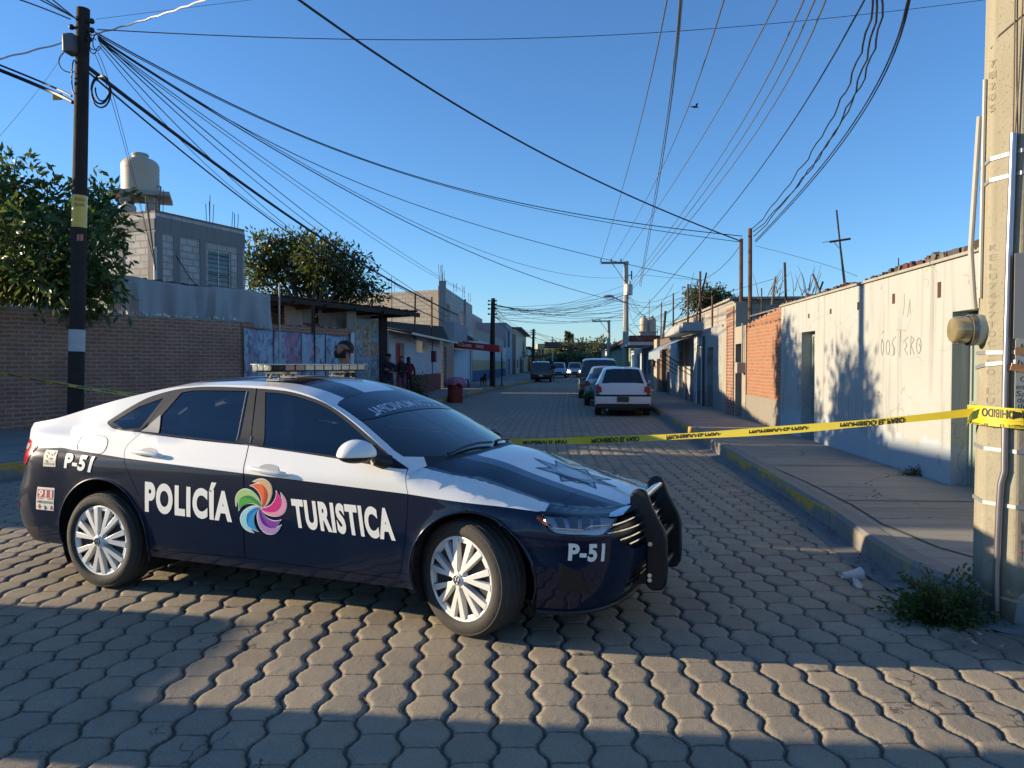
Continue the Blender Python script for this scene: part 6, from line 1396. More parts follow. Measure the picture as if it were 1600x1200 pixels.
# unseen block building added off-frame to shade the street and the wall foot
t = thing("shadow_block", "plain block building added out of view at the left to cast shade", "house", c2w(-19.2, 12.9), YAW+R(90)); m = MB(); facade(m, -4.0, 2.2, 0, 5.85, [(-.5,.5,2.6,4.0)], .25, 0, -1.1); m.bx(-4.0,-3.8,-.85,1.3,0,5.84); m.bx(2.0,2.2,-.85,1.3,0,5.84); m.bx(-3.8,2.0,1.1,1.3,0,5.84); m.bx(-3.8,2,-.85,1.1,5.5,5.7); m.obj("wall", BLOCK, t, smooth=False); window_unit(t, -.5, .5, 2.6, 4.0, -1.0)
# ================================================================ trees and plants
def leaf_mat(name, c1, c2, c3_, trans=.35):
    t = NT(name); g = t.new("ShaderNodeNewGeometry"); c = t.ramp(g.outputs["Random Per Island"], [(0., c1), (.5, c2), (1., c3_)])
    t.set(t.b, "Base Color", c); t.b.inputs["Roughness"].default_value = .42; t.b.inputs["Specular IOR Level"].default_value = .45
    tl = t.new("ShaderNodeBsdfTranslucent"); t.set(tl, 0, t.mix(.5, c, (.16,.20,.03))); mx = t.new("ShaderNodeMixShader"); mx.inputs[0].default_value = trans
    t.t.links.new(t.b.outputs[0], mx.inputs[1]); t.t.links.new(tl.outputs[0], mx.inputs[2]); t.t.links.new(mx.outputs[0], t.out.inputs[0]); return t.mat
LEAF1 = leaf_mat("leaf_broad", (.030,.066,.014), (.056,.105,.022), (.105,.150,.036)); LEAF2 = leaf_mat("leaf_loose", (.030,.045,.010), (.058,.072,.018), (.105,.10,.025)); LEAF3 = leaf_mat("leaf_small", (.02,.045,.012), (.04,.075,.02), (.08,.11,.03)); LEAFD = leaf_mat("leaf_far", (.035,.050,.024), (.062,.080,.034), (.11,.115,.05), .2)
def leaves(name, P, D, size, m, parent, asp=.42, droop=.5, seed=1):
    """folded, drooping leaf blades: P positions, D outward directions"""
    r = np.random.default_rng(seed); n = len(P); D = D+r.normal(0, .55, (n,3)); D[:,2] -= droop*r.random(n); D /= np.linalg.norm(D, axis=1, keepdims=True)
    s = np.cross(D, r.normal(0,1,(n,3))+np.array([0,0,.0])); s /= np.maximum(np.linalg.norm(s, axis=1, keepdims=True), 1e-6); nn = np.cross(s, D)
    L_ = size*r.uniform(.65,1.3,(n,1)); w = L_*asp*.5
    a = P; b = P+D*L_*.45+s*w-nn*L_*.05; c = P+D*L_*1.0-nn*L_*.12; d = P+D*L_*.45-s*w-nn*L_*.05; mid = P+D*L_*.5+nn*L_*.04
    V = np.stack([a,b,c,d,mid], 1).reshape(-1,3); k = np.arange(n)[:,None]*5; F = np.concatenate([k+np.array([[0,1,4]]), k+np.array([[1,2,4]]), k+np.array([[2,3,4]]), k+np.array([[3,0,4]])], 1).reshape(-1,3)
    return np_mesh(name, V, F, m, parent)
def tree(name, label, loc, trunk_h, blobs, nleaf, lsize, lm, seed, group=None, tr=.16, barkc=(.10,.075,.05)):
    """blobs: (x, y, z, radius) foliage masses; a limb runs to each"""
    r = np.random.default_rng(seed); t = thing(name, label, "tree", loc, 0, group); bark = mat("bark_%d" % int(barkc[0]*100), barkc, .9, var=.4, sc=6, bump=.6)
    m = MB(); top = Vector((.1,.05,trunk_h)); m.tube([(0,0,-.1),(.03,0,trunk_h*.5),top], [tr,tr*.8,tr*.62], 10)
    for bx0, by0, bz0, br in blobs:
        e = Vector((bx0,by0,bz0)); mid = top.lerp(e, .5)+Vector((r.normal(0,.12), r.normal(0,.12), .15)); m.tube([top*.92, mid, e], [tr*.45, tr*.28, tr*.10], 7)
        for k in range(5):
            q = Vector(r.normal(0,1,3)); q.normalize(); m.tube([mid.lerp(e, .6+.08*k), e+q*br*.5, e+q*br*.92], [tr*.12, tr*.07, tr*.025], 5)
    m.obj("trunk", bark, t)
    vol = np.array([b[3]**2.4 for b in blobs]); cnt = (nleaf*vol/vol.sum()).astype(int); P = []; D = []
    for (bx0,by0,bz0,br), c in zip(blobs, cnt):
        nc = max(5, int(c/16)); q = r.normal(0,1,(nc,3)); q /= np.linalg.norm(q, axis=1, keepdims=True); rad = br*(.35+.65*r.random((nc,1))**.55)*(1+.22*np.sin(q[:,:1]*5+seed)*np.cos(q[:,1:2]*6)); cc = q*rad*np.array([[1,1,.85]])
        k = r.integers(0, nc, c); off = np.clip(r.normal(0, lsize*.85, (c,3)), -lsize*1.6, lsize*1.6); P.append(cc[k]+off+np.array([bx0,by0,bz0])); D.append(q[k]*.6+off/np.maximum(np.linalg.norm(off, axis=1, keepdims=True), 1e-6)*.7)
    leaves("crown", np.concatenate(P), np.concatenate(D), lsize, lm, t, seed=seed); return t
# broad-leaved tree behind the brick wall
tb = c2w(-10.9, 16.9)
def rel(px, py, d): return at(px, py, d)-tb
bl = []
for px, py, d, r_ in ((-30,330,16.6,1.0),(30,390,16.4,1.0),(75,345,17.0,.75),(20,300,16.8,.62),(90,430,16.5,.85),(140,360,16.8,.62),(150,420,16.6,.72),(165,330,17.2,.42),(30,455,16.3,.85),(110,470,16.5,.7),(160,465,16.7,.5),(-70,400,16.6,1.2),(-60,290,17,.7),(130,310,17.0,.38),(185,385,17,.35),(-150,340,12.9,.95),(-120,420,12.7,.85),(-190,400,12.5,.95),(-95,330,13.4,.85),(-150,300,13.0,.7),(60,440,14.9,.75),(10,380,15.0,.7),(120,400,15.6,.6)):
    p = rel(px, py, d); bl.append((p.x, p.y, p.z, r_))
tree("broadleaf_tree", "dark broad-leaved tree leaning over the brick wall at the left", (tb.x, tb.y, .2), 1.9, bl, 12500, .205, LEAF1, 11, tr=.2)
# second tree behind the market roof
tb = c2w(-8.9, 33.5); bl = []
for px, py, r_ in ((410,395,1.1),(440,385,.95),(470,392,1.15),(500,400,1.15),(530,405,1.05),(560,430,.95),(455,425,1.3),(500,435,1.3),(400,425,1.1),(540,440,1.1),(580,452,.6),(425,372,.5),(478,372,.5),(555,400,.5)):
    p = rel(px, py+13, 33.5+random.uniform(-1,1)); bl.append((p.x, p.y, p.z, r_*.92))
tree("loose_tree", "loose yellowish green tree behind the market roof", (tb.x, tb.y, .2), 2.8, bl, 9500, .22, LEAF2, 23, tr=.25)
tb = c2w((1105-800)/FPX*42, 42); bl = []
for px, py, r_ in ((1085,475,.9),(1105,470,1.0),(1125,474,.9),(1140,480,.6)): p = rel(px, py, 42); bl.append((p.x, p.y, p.z, r_*.75))
tree("round_tree", "small round tree top showing behind the right-hand block wall", (tb.x, tb.y, .2), 3.0, bl, 2600, .2, LEAF2, 31)
# trees on the hill at the end of the street
HG = "trees on the wooded hill"
rt = random.Random(3); k = 0
for px, pb, ptop, d, wd in ((806,592,556,170,26),(838,588,552,190,22),(862,586,548,210,26),(880,590,540,170,34),(900,590,532,200,40),(915,588,536,230,36),(925,590,545,180,30),(940,590,540,210,30),(955,590,545,200,30),(885,592,560,140,30),(905,592,562,130,36),(925,592,566,135,30),(865,592,566,150,22),(970,585,540,240,40),(1000,580,540,250,40),(780,580,545,240,36),(935,585,528,260,34)):
    b = c2w((px-800)/FPX*d, d); zt_ = CH+(569.6-ptop)/FPX*d; w = wd/FPX*d*.5; bl = []
    for j in range(5): bl.append((rt.uniform(-.6,.6)*w, rt.uniform(-.5,.5)*w, zt_*rt.uniform(.45,.86), w*rt.uniform(.45,.62)))
    tree("hill_tree", "distant bushy tree in the wooded mass at the end of the street", (b.x, b.y, 0), zt_*.35, bl, 1500, max(.5, d*.0042), LEAFD, 100+k, HG, tr=.3); k += 1
for px, ptop, d, lab in ((887,518,250,"left of two spiky dark conifers topping the distant hill"),(892,522,255,"right of two spiky dark conifers topping the distant hill")):
    b = c2w((px-800)/FPX*d, d); H = CH+(569.6-ptop)/FPX*d; t = thing("conifer", lab, "tree", (b.x, b.y, 0), 0, "conifers on the hill"); m = MB(); m.tube([(0,0,0),(0,0,H)], [.3,.05], 6); m.obj("trunk", WOOD_DK, t); r = np.random.default_rng(int(px)); n = 900; z = H*(.3+.7*r.random(n)); a = r.random(n)*6.28; rr = (H-z)*.14*r.random(n)**.5+.1; P = np.stack([rr*np.cos(a), rr*np.sin(a), z], 1); leaves("crown", P, np.stack([np.cos(a), np.sin(a), -.2+0*a], 1), 1.0, LEAFD, t, seed=3)
# weeds at the foot of the pole, shop planters
def bush(name, label, cat, loc, rx, ry, rz, n, size, m, seed, asp=.5, group=None):
    r = np.random.default_rng(seed); q = r.normal(0,1,(n,3)); q /= np.linalg.norm(q, axis=1, keepdims=True); q[:,2] = np.abs(q[:,2]); P = q*np.array([[rx,ry,rz]])*(.25+.75*r.random((n,1))**.8)*(1+.35*np.sin(q[:,:1]*7+seed)*np.cos(q[:,1:2]*5))*(1+.22*np.sin(q[:,2:3]*17+q[:,:1]*13)); t = thing(name, label, cat, loc, 0, group)
    mb = MB()
    for k in range(16): p = P[k]; mb.tube([(0,0,0), (p[0]*.5,p[1]*.5,p[2]*.6), tuple(p)], [.006,.005,.002], 5)
    mb.obj("stem", mat("stem_green", (.06,.075,.03), .8), t); leaves("foliage", P, q*.5, size, m, t, asp, .35, seed); return t
w_ = gnd(1478, 972); bush("weed_clump", "green weed clump at the foot of the concrete pole", "weeds", (w_.x-.02, w_.y+.05, 0), .27, .21, .23, 3200, .030, LEAF3, 5, .6)
w_ = gnd(1395, 742, .19); bush("wall_weed", "small dry weed at the foot of the whitewashed wall", "weeds", (XR_-.07, w_.y, .19), .16, .07, .10, 260, .03, leaf_mat("leaf_dry", (.05,.05,.025), (.09,.075,.04), (.14,.11,.06)), 6)
for px, d, rx, rz, lab in ((590, 27.5, .95, .75, "wide dark green bush in front of the man in the dark jacket"), (645, 30, .62, .95, "spiky dark green bush in front of the women")):
    p = c2w((px-800)/FPX*d, d, .21); bush("planter_bush", lab, "bush", p, rx, .5, rz, 1500, .12, LEAF1, int(px), .25)
# ---- litter
cup = thing("plastic_cup", "clear crushed plastic cup lying on the pavers by the kerb", "litter", gnd(1335, 905)+Vector((0,0,.035)), R(20)); m = MB(); MXc = Matrix.Rotation(R(90), 4, 'Y'); m.lathe([(.022,-.10),(.024,-.04),(.030,-.01),(.040,.03),(.046,.05),(.044,.05),(.028,-.01),(.020,-.10)], 20, 0, MXc)
t_ = NT("cup_plastic"); t_.b.inputs["Alpha"].default_value = .5; CUPM = t_.fin((.72,.74,.76), .25, 0, .5); m.obj("cup_wall", CUPM, cup)
sc = thing("plastic_scrap", "torn piece of clear plastic beside the crushed cup", "litter", gnd(1346, 921)+Vector((0,0,.004)), R(50)); m = MB(); m.add([(0,0,0),(.07,.01,.01),(.09,.05,.03),(.05,.08,.055),(.0,.05,.02),(-.03,.02,.012),(.04,.04,.05)], [(0,1,6),(1,2,6),(2,3,6),(3,4,6),(4,5,6),(5,0,6)]); m.obj("sheet", CUPM, sc)
m = MB(); rl_ = random.Random(9)
for k in range(150):
    if k < 90: yy = rl_.uniform(5.2, 9.0); xx = np.interp(yy, [p[1] for p in KR[5:9][::-1]]+[9.0], [p[0] for p in KR[5:9][::-1]]+[2.32])-rl_.uniform(.01,.16)
    else: xx = rl_.uniform(2.0,3.2); yy = rl_.uniform(3.7,4.35)
    s = rl_.uniform(.008,.03); a = rl_.uniform(0,6.28); zz = .028+rl_.uniform(0,.01); c, d = math.cos(a)*s, math.sin(a)*s
    m.add([(xx-c,yy-d,zz),(xx+d*.5,yy-c*.5,zz+.004),(xx+c,yy+d,zz+.010),(xx-d*.5,yy+c*.5,zz+.002)], [(0,1,2,3)], rl_.choice((0,0,1,2)))
tag(m.obj("dead_leaves", [mat("litter_brown", (.10,.06,.035), .9), mat("litter_pale", (.32,.28,.22), .9), mat("litter_purple", (.14,.05,.10), .8)], None, smooth=False), "dry leaves and scraps gathered along the gutter and pole foot", "litter", kind="stuff")

# ================================================================ poles and wires
wpos = c2w((115-800)/FPX*12.4, 12.4); up = thing("timber_pole", "tall dark timber utility pole with a yellow band at the left", "utility pole", (wpos.x, wpos.y, .2))
ptop = at(130, 14, 12.4)-up.location; pb_ = Vector((0,0,-.1)); BARK = mat("pole_creosote", (.028,.022,.018), .9, var=.45, sc=5, bump=.7, bsc=25)
def pp(f, r=0): return pb_.lerp(ptop, f)
m = MB(); m.tube([pp(k/12) for k in range(13)], [.125-.026*k/12 for k in range(13)], 18); m.obj("shaft", BARK, up)
fz = lambda py: (at(115+15*(640-py)/626, py, 12.4).z-.2+.1)/(ptop.z+.1)
def sleeve(a, b, nm, mt, off=.004):
    fa, fb = fz(a), fz(b); m = MB(); rr = lambda f: .125-.026*f+off; m.tube([pp(fa), pp((fa+fb)/2), pp(fb)], [rr(fa), rr((fa+fb)/2), rr(fb)], 18); return m.obj(nm, mt, up)
ys_ = sleeve(356, 306, "yellow_band", mat("band_yellow_paint", (.62,.38,.008), .3, var=.12, sc=12, coat=.6)); sleeve(549, 515, "paper_wrap", mat("paper_wrap_white", (.42,.42,.42), .7, var=.3, sc=8))
q = MB(); fdir = -Vector((up.location.x, up.location.y, 0)).normalized(); fsd = Vector((-fdir.y, fdir.x, 0))
def polep(u, f, off=.010): a = u/.13; c = pp(f); r = .125-.026*f+off; return c+fdir*r*math.cos(a)+fsd*r*math.sin(a)
for s, py in (("AVISO", 316), ("PELIGRO", 324)): q = MB(); text_mesh(q, s, lambda u, v, py=py: tuple(polep((u-.5)*.18, fz(py)+v*.007)), .0); q.obj("lettering", mat("band_ink", (.20,.15,.01), .6), ys_, smooth=False, fixn=False)
q = MB(); q.prism([(-.03,fz(378)),(.07,fz(377)),(.07,fz(367)),(-.03,fz(368))], .004, .008, lambda u, v, h: tuple(polep(u, v, h))); q.obj("sticker", mat("sticker_pink", (.42,.16,.12), .6), up, smooth=False)
m = MB(); c = at(112, 70, 12.3)-up.location; m.box(c, (.18,.24,.30)); m.obj("junction_box", mat("box_dark_grey", (.10,.10,.105), .5), up, bevel=.03)
m = MB()
for py, dx in ((38,.2),(46,-.14),(52,.2),(66,.16)):
    c = at(128, py, 12.4)-up.location; m.tube([c, c+Vector((dx,-.05,.02))], .022, 6); m.ball(c+Vector((dx,-.05,.02)), .045, 0, 8, 6)
m.obj("insulator", BLK, up)
def loop_pts(px, py, rx, ry, d, n=26, a0=0, a1=6.283): return [tuple(at(px+rx*math.cos(a0+(a1-a0)*k/n), py+ry*math.sin(a0+(a1-a0)*k/n), d+.08*math.sin(k*.5))-up.location) for k in range(n+1)]
m = MB(); m.tube(loop_pts(157, 140, 14, 22, 12.3), .016, 6); m.tube(loop_pts(158, 144, 15, 24, 12.25), .013, 6); m.tube(loop_pts(160, 138, 11, 20, 12.3, 20, -2.5, 3.2), .012, 6); m.obj("cable_coil", BLK, up)
m = MB()
for a in ((110,96,18,17),(147,64,9,14),(152,66,7,13),(146,72,6,12)): m.tube(loop_pts(*a, 12.3, 20, .6, 5.4), .008, 5)
m.tube(loop_pts(116,120,4,26,12.3,16,1.5,5.0), .01, 5); m.obj("loose_wire", BLK, up)
# overhead cables: (points as (column, row, distance)), radius, label
WG_ = "overhead cables"; WB = mat("cable_black", (.015,.014,.016), .55); WGY = mat("cable_bare", (.16,.14,.13), .45, .5); WNV = mat("cable_navy", (.012,.012,.03), .5); WWH = mat("cable_white", (.45,.43,.42), .5)
def wire(lab, pts, r, m=WB, wob=0.0, n=26, grp=WG_):
    P = [at(*p) for p in pts]
    if len(P) == 3:                                             # parabola through three points
        a, mid, b = P; tm = (mid-a).length/((mid-a).length+(b-mid).length); cv = [(a*((t-tm)*(t-1)/(tm))+mid*(t*(t-1)/(tm*(tm-1)))+b*(t*(t-tm)/(1-tm))) for t in np.linspace(-.30 if pts[0][1] < 0 and pts[0][0] > 900 else 0,1,n)]
    else: cv = [P[0].lerp(P[-1], t)-Vector((0,0,.0)) for t in np.linspace(0,1,n)]
    if wob: cv = [c+Vector((wob*math.sin(i*1.9), 0, wob*math.sin(i*1.3+1))) for i, c in enumerate(cv)]
    o = cv[0].copy(); t = MB().tube([c-o for c in cv], r, 6).obj("cable", m); t.location = o; return tag(t, lab, "cable", grp)
S_ = (150, 55, 12.4); FAN = "one of the thin cables fanning from the timber pole over the street"
for pts, r in ((((152,52,12.4),(700,290,19),(1160,369,20)), .011), (((152,55,12.4),(620,268,18),(1156,378,20)), .008), (((153,57,12.4),(625,311,22),(1092,437,28)), .010), (((153,60,12.4),(662,360,22),(1000,478,36)), .011),
               (((153,58,12.4),(700,371,24),(1000,431,44)), .007), (((154,62,12.4),(569,356,26),(720,452,42)), .008), (((154,64,12.4),(587,375,28),(728,458,44)), .007), (((154,60,12.4),(531,373,26),(715,496,42)), .011), (((155,63,12.4),(500,362,26),(700,496,40)), .010),
               (((156,68,12.4),(471,371,24),(690,500,40)), .009), (((155,72,12.4),(440,352,24),(676,470,38)), .007)): wire(FAN, pts, r)
wire("thickest black bundled cable running from the timber pole down the street", ((136,104,12.4),(420,316,20),(716,492,42)), .033, WNV); wire("second black cable hanging just below the thickest bundle", ((137,112,12.4),(400,327,20),(700,505,42)), .016)
wire("thick cable leaving the timber pole to the left, under a yellow tag", ((-60,86,12),(50,130,13),(114,160,12.4)), .030, WNV); wire("thinner cable above the yellow tag at the left", ((-60,78,12),(50,122,13),(112,150,12.4)), .016, WNV)
wire("white twisted cable crossing in front of the pole top", ((-40,102,11.5),(150,53,13.3),(335,-6,11)), .015, WWH, .008, 60)
UL = "one of the cables running up out of the picture from the timber pole"
for pts in (((110,30,12.4),(60,10,11),(-10,-8,8)), ((113,26,12.4),(60,-2,11),(20,-20,9)), ((120,30,12.4),(85,8,11),(40,-20,9)), ((122,32,12.4),(90,6,11),(60,-18,9))): wire(UL, pts, .010)
wire("faint thin line sloping down to the left edge from the pole box", ((104,74,12.4),(60,140,14),(-10,224,15)), .004); wire("faint line rising from the pole top to the upper right", ((150,30,12.4),(350,5,14),(430,-5,14)), .004, WGY); wire("pale line crossing the whole sky near the top", ((152,46,12.4),(600,62,16),(1560,-3,22)), .009, WGY)
DL = "one of two drop wires running down to the block house"
for dx in (0, 6): wire(DL, ((147+dx,82,12.4),(175+dx*.8,160,16),(243,420,23)), .006)
wire("lone long cable crossing the sky diagonally to the service pipes", ((440,-20,9),(800,214,14),(1158,377,20)), .016)
BW = "one of the bare lines sweeping overhead towards the far crossarm"
for pts, r in ((((1044,-10,9),(985,250,25),(937,413,45)), .012), (((1134,-10,9),(1045,240,22),(952,412,45)), .011), (((1219,-10,9),(1100,210,22),(969,412,45)), .012)): wire(BW, pts, r, WGY)
TW = "one of the pale lines dropping steeply behind the white hatchback"
for pts in (((1063,-10,8),(1037,220,22),(999,446,44)), ((1066,-10,8),(1040,220,22),(1001,448,44))): wire(TW, pts, .013, WGY)
LW = "one of the low lines sweeping overhead to the far pole's transformer"
for pts in (((1260,-10,8),(1145,215,20),(983,445,45)), ((1277,-10,8),(1160,215,20),(984,450,45)), ((1294,-10,8),(1176,215,20),(985,455,45)), ((1356,-10,8),(1205,240,18),(990,500,44))): wire(LW, pts, .012, WGY if pts[0][0] < 1300 else WB)
KW = "one of the kinked black wires dropping from the top edge to the service pipes"
for pts in (((1367,-10,7),(1297,190,12),(1177,358,19)), ((1373,-10,7),(1305,205,12),(1178,363,19)), ((1380,-10,7),(1318,185,12),(1179,370,19))): wire(KW, pts, .011, WB, .018, 40)
RW_ = "one of two smooth black wires right of the kinked ones"
for pts in (((1420,-8,7),(1335,190,12),(1180,376,19)), ((1423,-8,7),(1338,192,12),(1181,378,19))): wire(RW_, pts, .010)
SG = "one of the many slack wires strung across the far end of the street"
rs = random.Random(4)
for k in range(20):
    a = (rs.choice((770,769,771)), rs.uniform(473,500), 46); b = (977, rs.uniform(445,500), 45); wire(SG, (a, ((a[0]+b[0])/2, (a[1]+b[1])/2+rs.uniform(2,16), 46), b), .010, WGY if k % 3 else WB)
for k in range(9): wire(SG, ((770, rs.uniform(474,498), 46), (801, rs.uniform(505,522), 62), (833, rs.uniform(517,530), 80)), .010)
for k in range(12): wire(SG, ((979, rs.uniform(440,520), 45), (rs.uniform(1000,1040), rs.uniform(470,520), 38), (rs.uniform(1050,1118), rs.uniform(425,470), 30)), .008)
for k in range(8): wire(SG, ((835, rs.uniform(518,535), 80), (900, rs.uniform(535,552), 80), (975, rs.uniform(500,548), 46)), .012, WGY)
wire("slack wire looping between two roof pipes above the awning", ((1156,384,20.2),(1125,420,24),(1075,446,30)), .008); wire("thin level wire reaching the pipe with an insulator", ((1000,429,36),(1050,434,33),(1094,437,28)), .008); wire("faint wire running behind the leaning TV aerial", ((1180,384,19),(1260,405,18),(1340,432,16)), .005)
wire("thin wire between the dark stakes on the brick parapet", ((1125,460,26),(1170,447,22),(1212,435,21)), .006)
tgm = MB(); tgm.box((0,0,0), (.16,.02,.11)); tg = tgm.obj("cable_tag", mat("tag_yellow", (.62,.42,.03), .5), None); tg.location = at(90, 151, 13.2); tag(tg, "small yellow tag hanging from the left-hand cable", "tag")
# timber poles down the street
for px, d, pt_, lab in ((769.5, 46, 466, "dark timber pole by the red canopy"), (833, 80, 514, "dark timber pole further down past the painted house")):
    b = c2w((px-800)/FPX*d, d, .2); h = at(px, pt_, d).z-.2; t = thing("timber_pole", lab, "utility pole", b, 0, "timber poles down the street"); m = MB(); m.tube([(0,0,-.2),(0,0,h*.5),(.04,0,h)], [.17,.15,.12], 12); m.obj("shaft", BARK, t)
    m = MB()
    for zz in (.97,.93,.88,.82): m.tube([(-.22,-.05,h*zz),(.22,-.05,h*zz)], .03, 6); m.ball((-.22,-.05,h*zz), .06, 0, 8, 5); m.ball((.22,-.05,h*zz), .06, 0, 8, 5)
    m.obj("insulator", BLK, t)
# concrete poles with crossarm
CPM = concrete("far_pole_concrete", (.40,.37,.31), (6,.5), False)
def conc_pole(px, d, ptop, lab, full=True):
    b = c2w((px-800)/FPX*d, d, .18); k = d/FPX; h = at(px, ptop, d).z-.18; t = thing("street_light_pole" if full else "crossarm_pole", lab, "utility pole", b, YAW); m = MB(); m.tube([(0,0,-.1),(0,0,h)], [.20,.13], 8); m.obj("shaft", CPM, t, ang=20)
    m = MB(); zc = h-.10; m.bx(-39*k if full else -26*k, .15, -.06,.06, zc-.06, zc+.06); m.obj("crossarm", mat("arm_grey", (.20,.19,.17), .6, .3), t)
    m = MB(); m.tube([(-21*k if full else -13*k, 0, zc-.05), (0, -.15, zc-33*k*(1 if full else .6))], .03, 6); m.obj("brace", STEEL, t)
    m = MB()
    for x in ((-39,-23,-8) if full else (-26,-14)): m.lathe([(.02,0),(.05,.05),(.03,.09),(.05,.13),(.02,.18),(0,.18)], 10, 0, Matrix.Translation((x*k, 0, zc+.06)))
    m.obj("insulator", mat("insulator_brown", (.09,.06,.05), .3, coat=.5), t)
    if full:
        z2 = at(px, 454, d).z-.18; m = MB(); m.lathe([(.0,-.30),(.24,-.28),(.25,.28),(.20,.36),(.0,.38)], 18, 0, Matrix.Translation((.12,-.2,z2))); m.lathe([(.06,.36),(.07,.5),(.03,.56),(0,.56)], 10, 0, Matrix.Translation((.18,-.2,z2))); m.obj("transformer", mat("transformer_grey", (.42,.41,.38), .5, .2), t)
        z3 = at(px, 474, d).z-.18; m = MB(); m.tube([(0,-.1,z3),(-.6,-.15,z3+.28),(-26*k,-.2,z3+.40)], .035, 8); m.obj("lamp_arm", STEEL, t); m = MB(); m.ball((-28*k,-.2,z3+.40), 1, 0, 14, 8, (.34,.14,.09)); m.obj("lamp_head", mat("lamp_head_grey", (.30,.32,.34), .4, .3), t)
        m = MB(); z4 = at(px, 430, d).z-.18; m.tube([(0,0,z4),(.36,0,z4)], .03, 6); m.tube([(.33,0,z4-.25),(.33,0,z4+.25)], .04, 6); m.obj("cutout_switch", BLK, t)
    return t
conc_pole(977.5, 45, 408, "tall concrete pole with a street lamp and transformer behind the parked cars"); conc_pole(951, 70, 500, "smaller far concrete pole with a crossarm against the hill", False)

# ================================================================ police tape strung across
def tape(name, lab, p, q, sag, w, mt, text, n=60, flip=True, tilt=0.0):
    t = thing(name, lab, "barrier tape", p); d = q-p; side = Vector((0,0,1)); vs = []
    def c(u): return d*u-Vector((0,0,sag*4*u*(1-u)))
    for i in range(n+1):
        u = i/n; k = .5*w*(1-.25*math.sin(u*9)**2); o_ = Vector((.0, tilt*math.sin(u*7), 0)); vs += [c(u)-side*k+o_, c(u)+side*k-o_]
    m = MB(); m.add(vs, [(2*i, 2*i+2, 2*i+3, 2*i+1) for i in range(n)]); b = m.obj("band", mt, t); b.data.materials[0].use_backface_culling = False
    L_ = d.length; fw = -Vector((p+d*.5).xy.to_3d()).normalized()*.003; x = .18
    cn = d.cross(side).normalized(); cn = cn if cn.dot(-(p+d*.5-Vector((0,0,CH)))) > 0 else -cn
    while x+.40 < L_:
        def fn(u, v, x=x):
            uu = (x+u*.37)/L_; vv = (1-v) if flip else v; k = .5*w*(1-.25*math.sin(uu*9)**2); return tuple(c(uu)+Vector((0, -tilt*math.sin(uu*7)*(1-2*vv)*.62, 0))+side*((vv-.5)*w*.62-.004)+cn*.003)
        q_ = MB(); text_mesh(q_, text, fn, .04); q_.obj("lettering", INK, b, smooth=False, fixn=False); x += .57
    return t
ta = Vector((pc.x, pc.y, 0))+Matrix.Rotation(YAW, 3, 'Z') @ face_pt(0, .2, zpx(648), .03)
tape("barrier_tape", "yellow PROHIBIDO EL PASO tape strung from the concrete pole past the police car", at(690, 689, 6.3), ta, .06, .054, YT, "PROHIBIDO EL PASO", tilt=.006)
tape("barrier_tape", "faded yellow tape sagging across the brick wall at the left", at(-30, 575, 12.8), at(330, 632, 10.5), .05, .055, mat("tape_faded", (.52,.37,.07), .4, var=.4, sc=2), "PROHIBIDO EL PASO", tilt=.02)
tl = thing("tape_tail", "twisted loose tape end hanging from the concrete pole", "barrier tape", ta); q = MB(); vs = []; P0_ = ta
cp = [(1530,646),(1519,650),(1513,657),(1511,663),(1512,668),(1511,677),(1512,686)]
for i, (a, b) in enumerate(cp): p = at(a, b, 4.35)-P0_; ww = (.028,.026,.024,.012,.010,.004,.003)[i]; vs += [p-Vector((.3*ww,0,ww)), p+Vector((.3*ww,.3*ww,ww))]
q.add(vs, [(2*i, 2*i+2, 2*i+3, 2*i+1) for i in range(len(cp)-1)]); q.obj("band", YT, tl)
# ================================================================ other vehicles
def small_wheel(parent, x, y, r, w, sgn):
    t = bpy.data.objects.new("wheel", None); COL.objects.link(t); t.parent = parent; t.location = (x, y, r); t.rotation_euler = (R(90) if sgn < 0 else R(-90), 0, 0); t.empty_display_size = .1
    m = MB(); m.lathe([(r*.62,-w/2),(r*.94,-w/2),(r,-w/2+.025),(r,w/2-.025),(r*.94,w/2),(r*.66,w/2),(r*.62,w/2-.02)], 28); m.obj("tyre", RUBBER, t)
    m = MB(); m.lathe([(r*.64,-w/2+.02),(r*.6,w/2-.05),(.05,w/2-.03),(0,w/2-.03)], 24)
    for k in range(6):
        a = R(60*k); m.prism([(.04,-.03),(r*.6,-.045),(r*.6,.045),(.04,.03)], w/2-.05, w/2-.015, lambda u, v, h, a=a: (u*math.cos(a)-v*math.sin(a), u*math.sin(a)+v*math.cos(a), h))
    m.obj("rim", SILVER, t)
def car_body(st):
    m = MB(); n = len(st); ring = []
    for (x, zb_, zl_, zr_, wb, wl, wr) in st:
        zm = zb_+(zl_-zb_)*.62
        h = [(wb*.90, zb_), (wb, zb_+.10), (wl*1.01, zm), (wl*.985, zl_), (wr, zr_-.05*(zr_-zl_ > .1)), (wr*.86, zr_), (wr*.45, zr_+.02)]
        ring.append([(x, -y, z) for y, z in h]+[(x, y, z) for y, z in h[::-1]])
    k = len(ring[0]); m.v = [v for r_ in ring for v in r_]
    for i in range(n-1):
        for j in range(k):
            a, b = i*k+j, i*k+(j+1) % k
            if j == k-1: m.f.append((a, b, b+k, a+k)); m.m.append(2); continue
            mi = 0
            cab = st[i][3]-st[i][2] > .15 or st[i+1][3]-st[i+1][2] > .15
            if j in (3, 9) and cab: mi = 1
            steep = abs(st[i+1][3]-st[i][3]) > .30
            if j in (5, 6, 7) and steep: mi = 1
            m.f.append((a, b, b+k, a+k)); m.m.append(mi)
    m.f.append(tuple(range(k-1, -1, -1))); m.m.append(0); m.f.append(tuple(range((n-1)*k, n*k))); m.m.append(0)
    return m
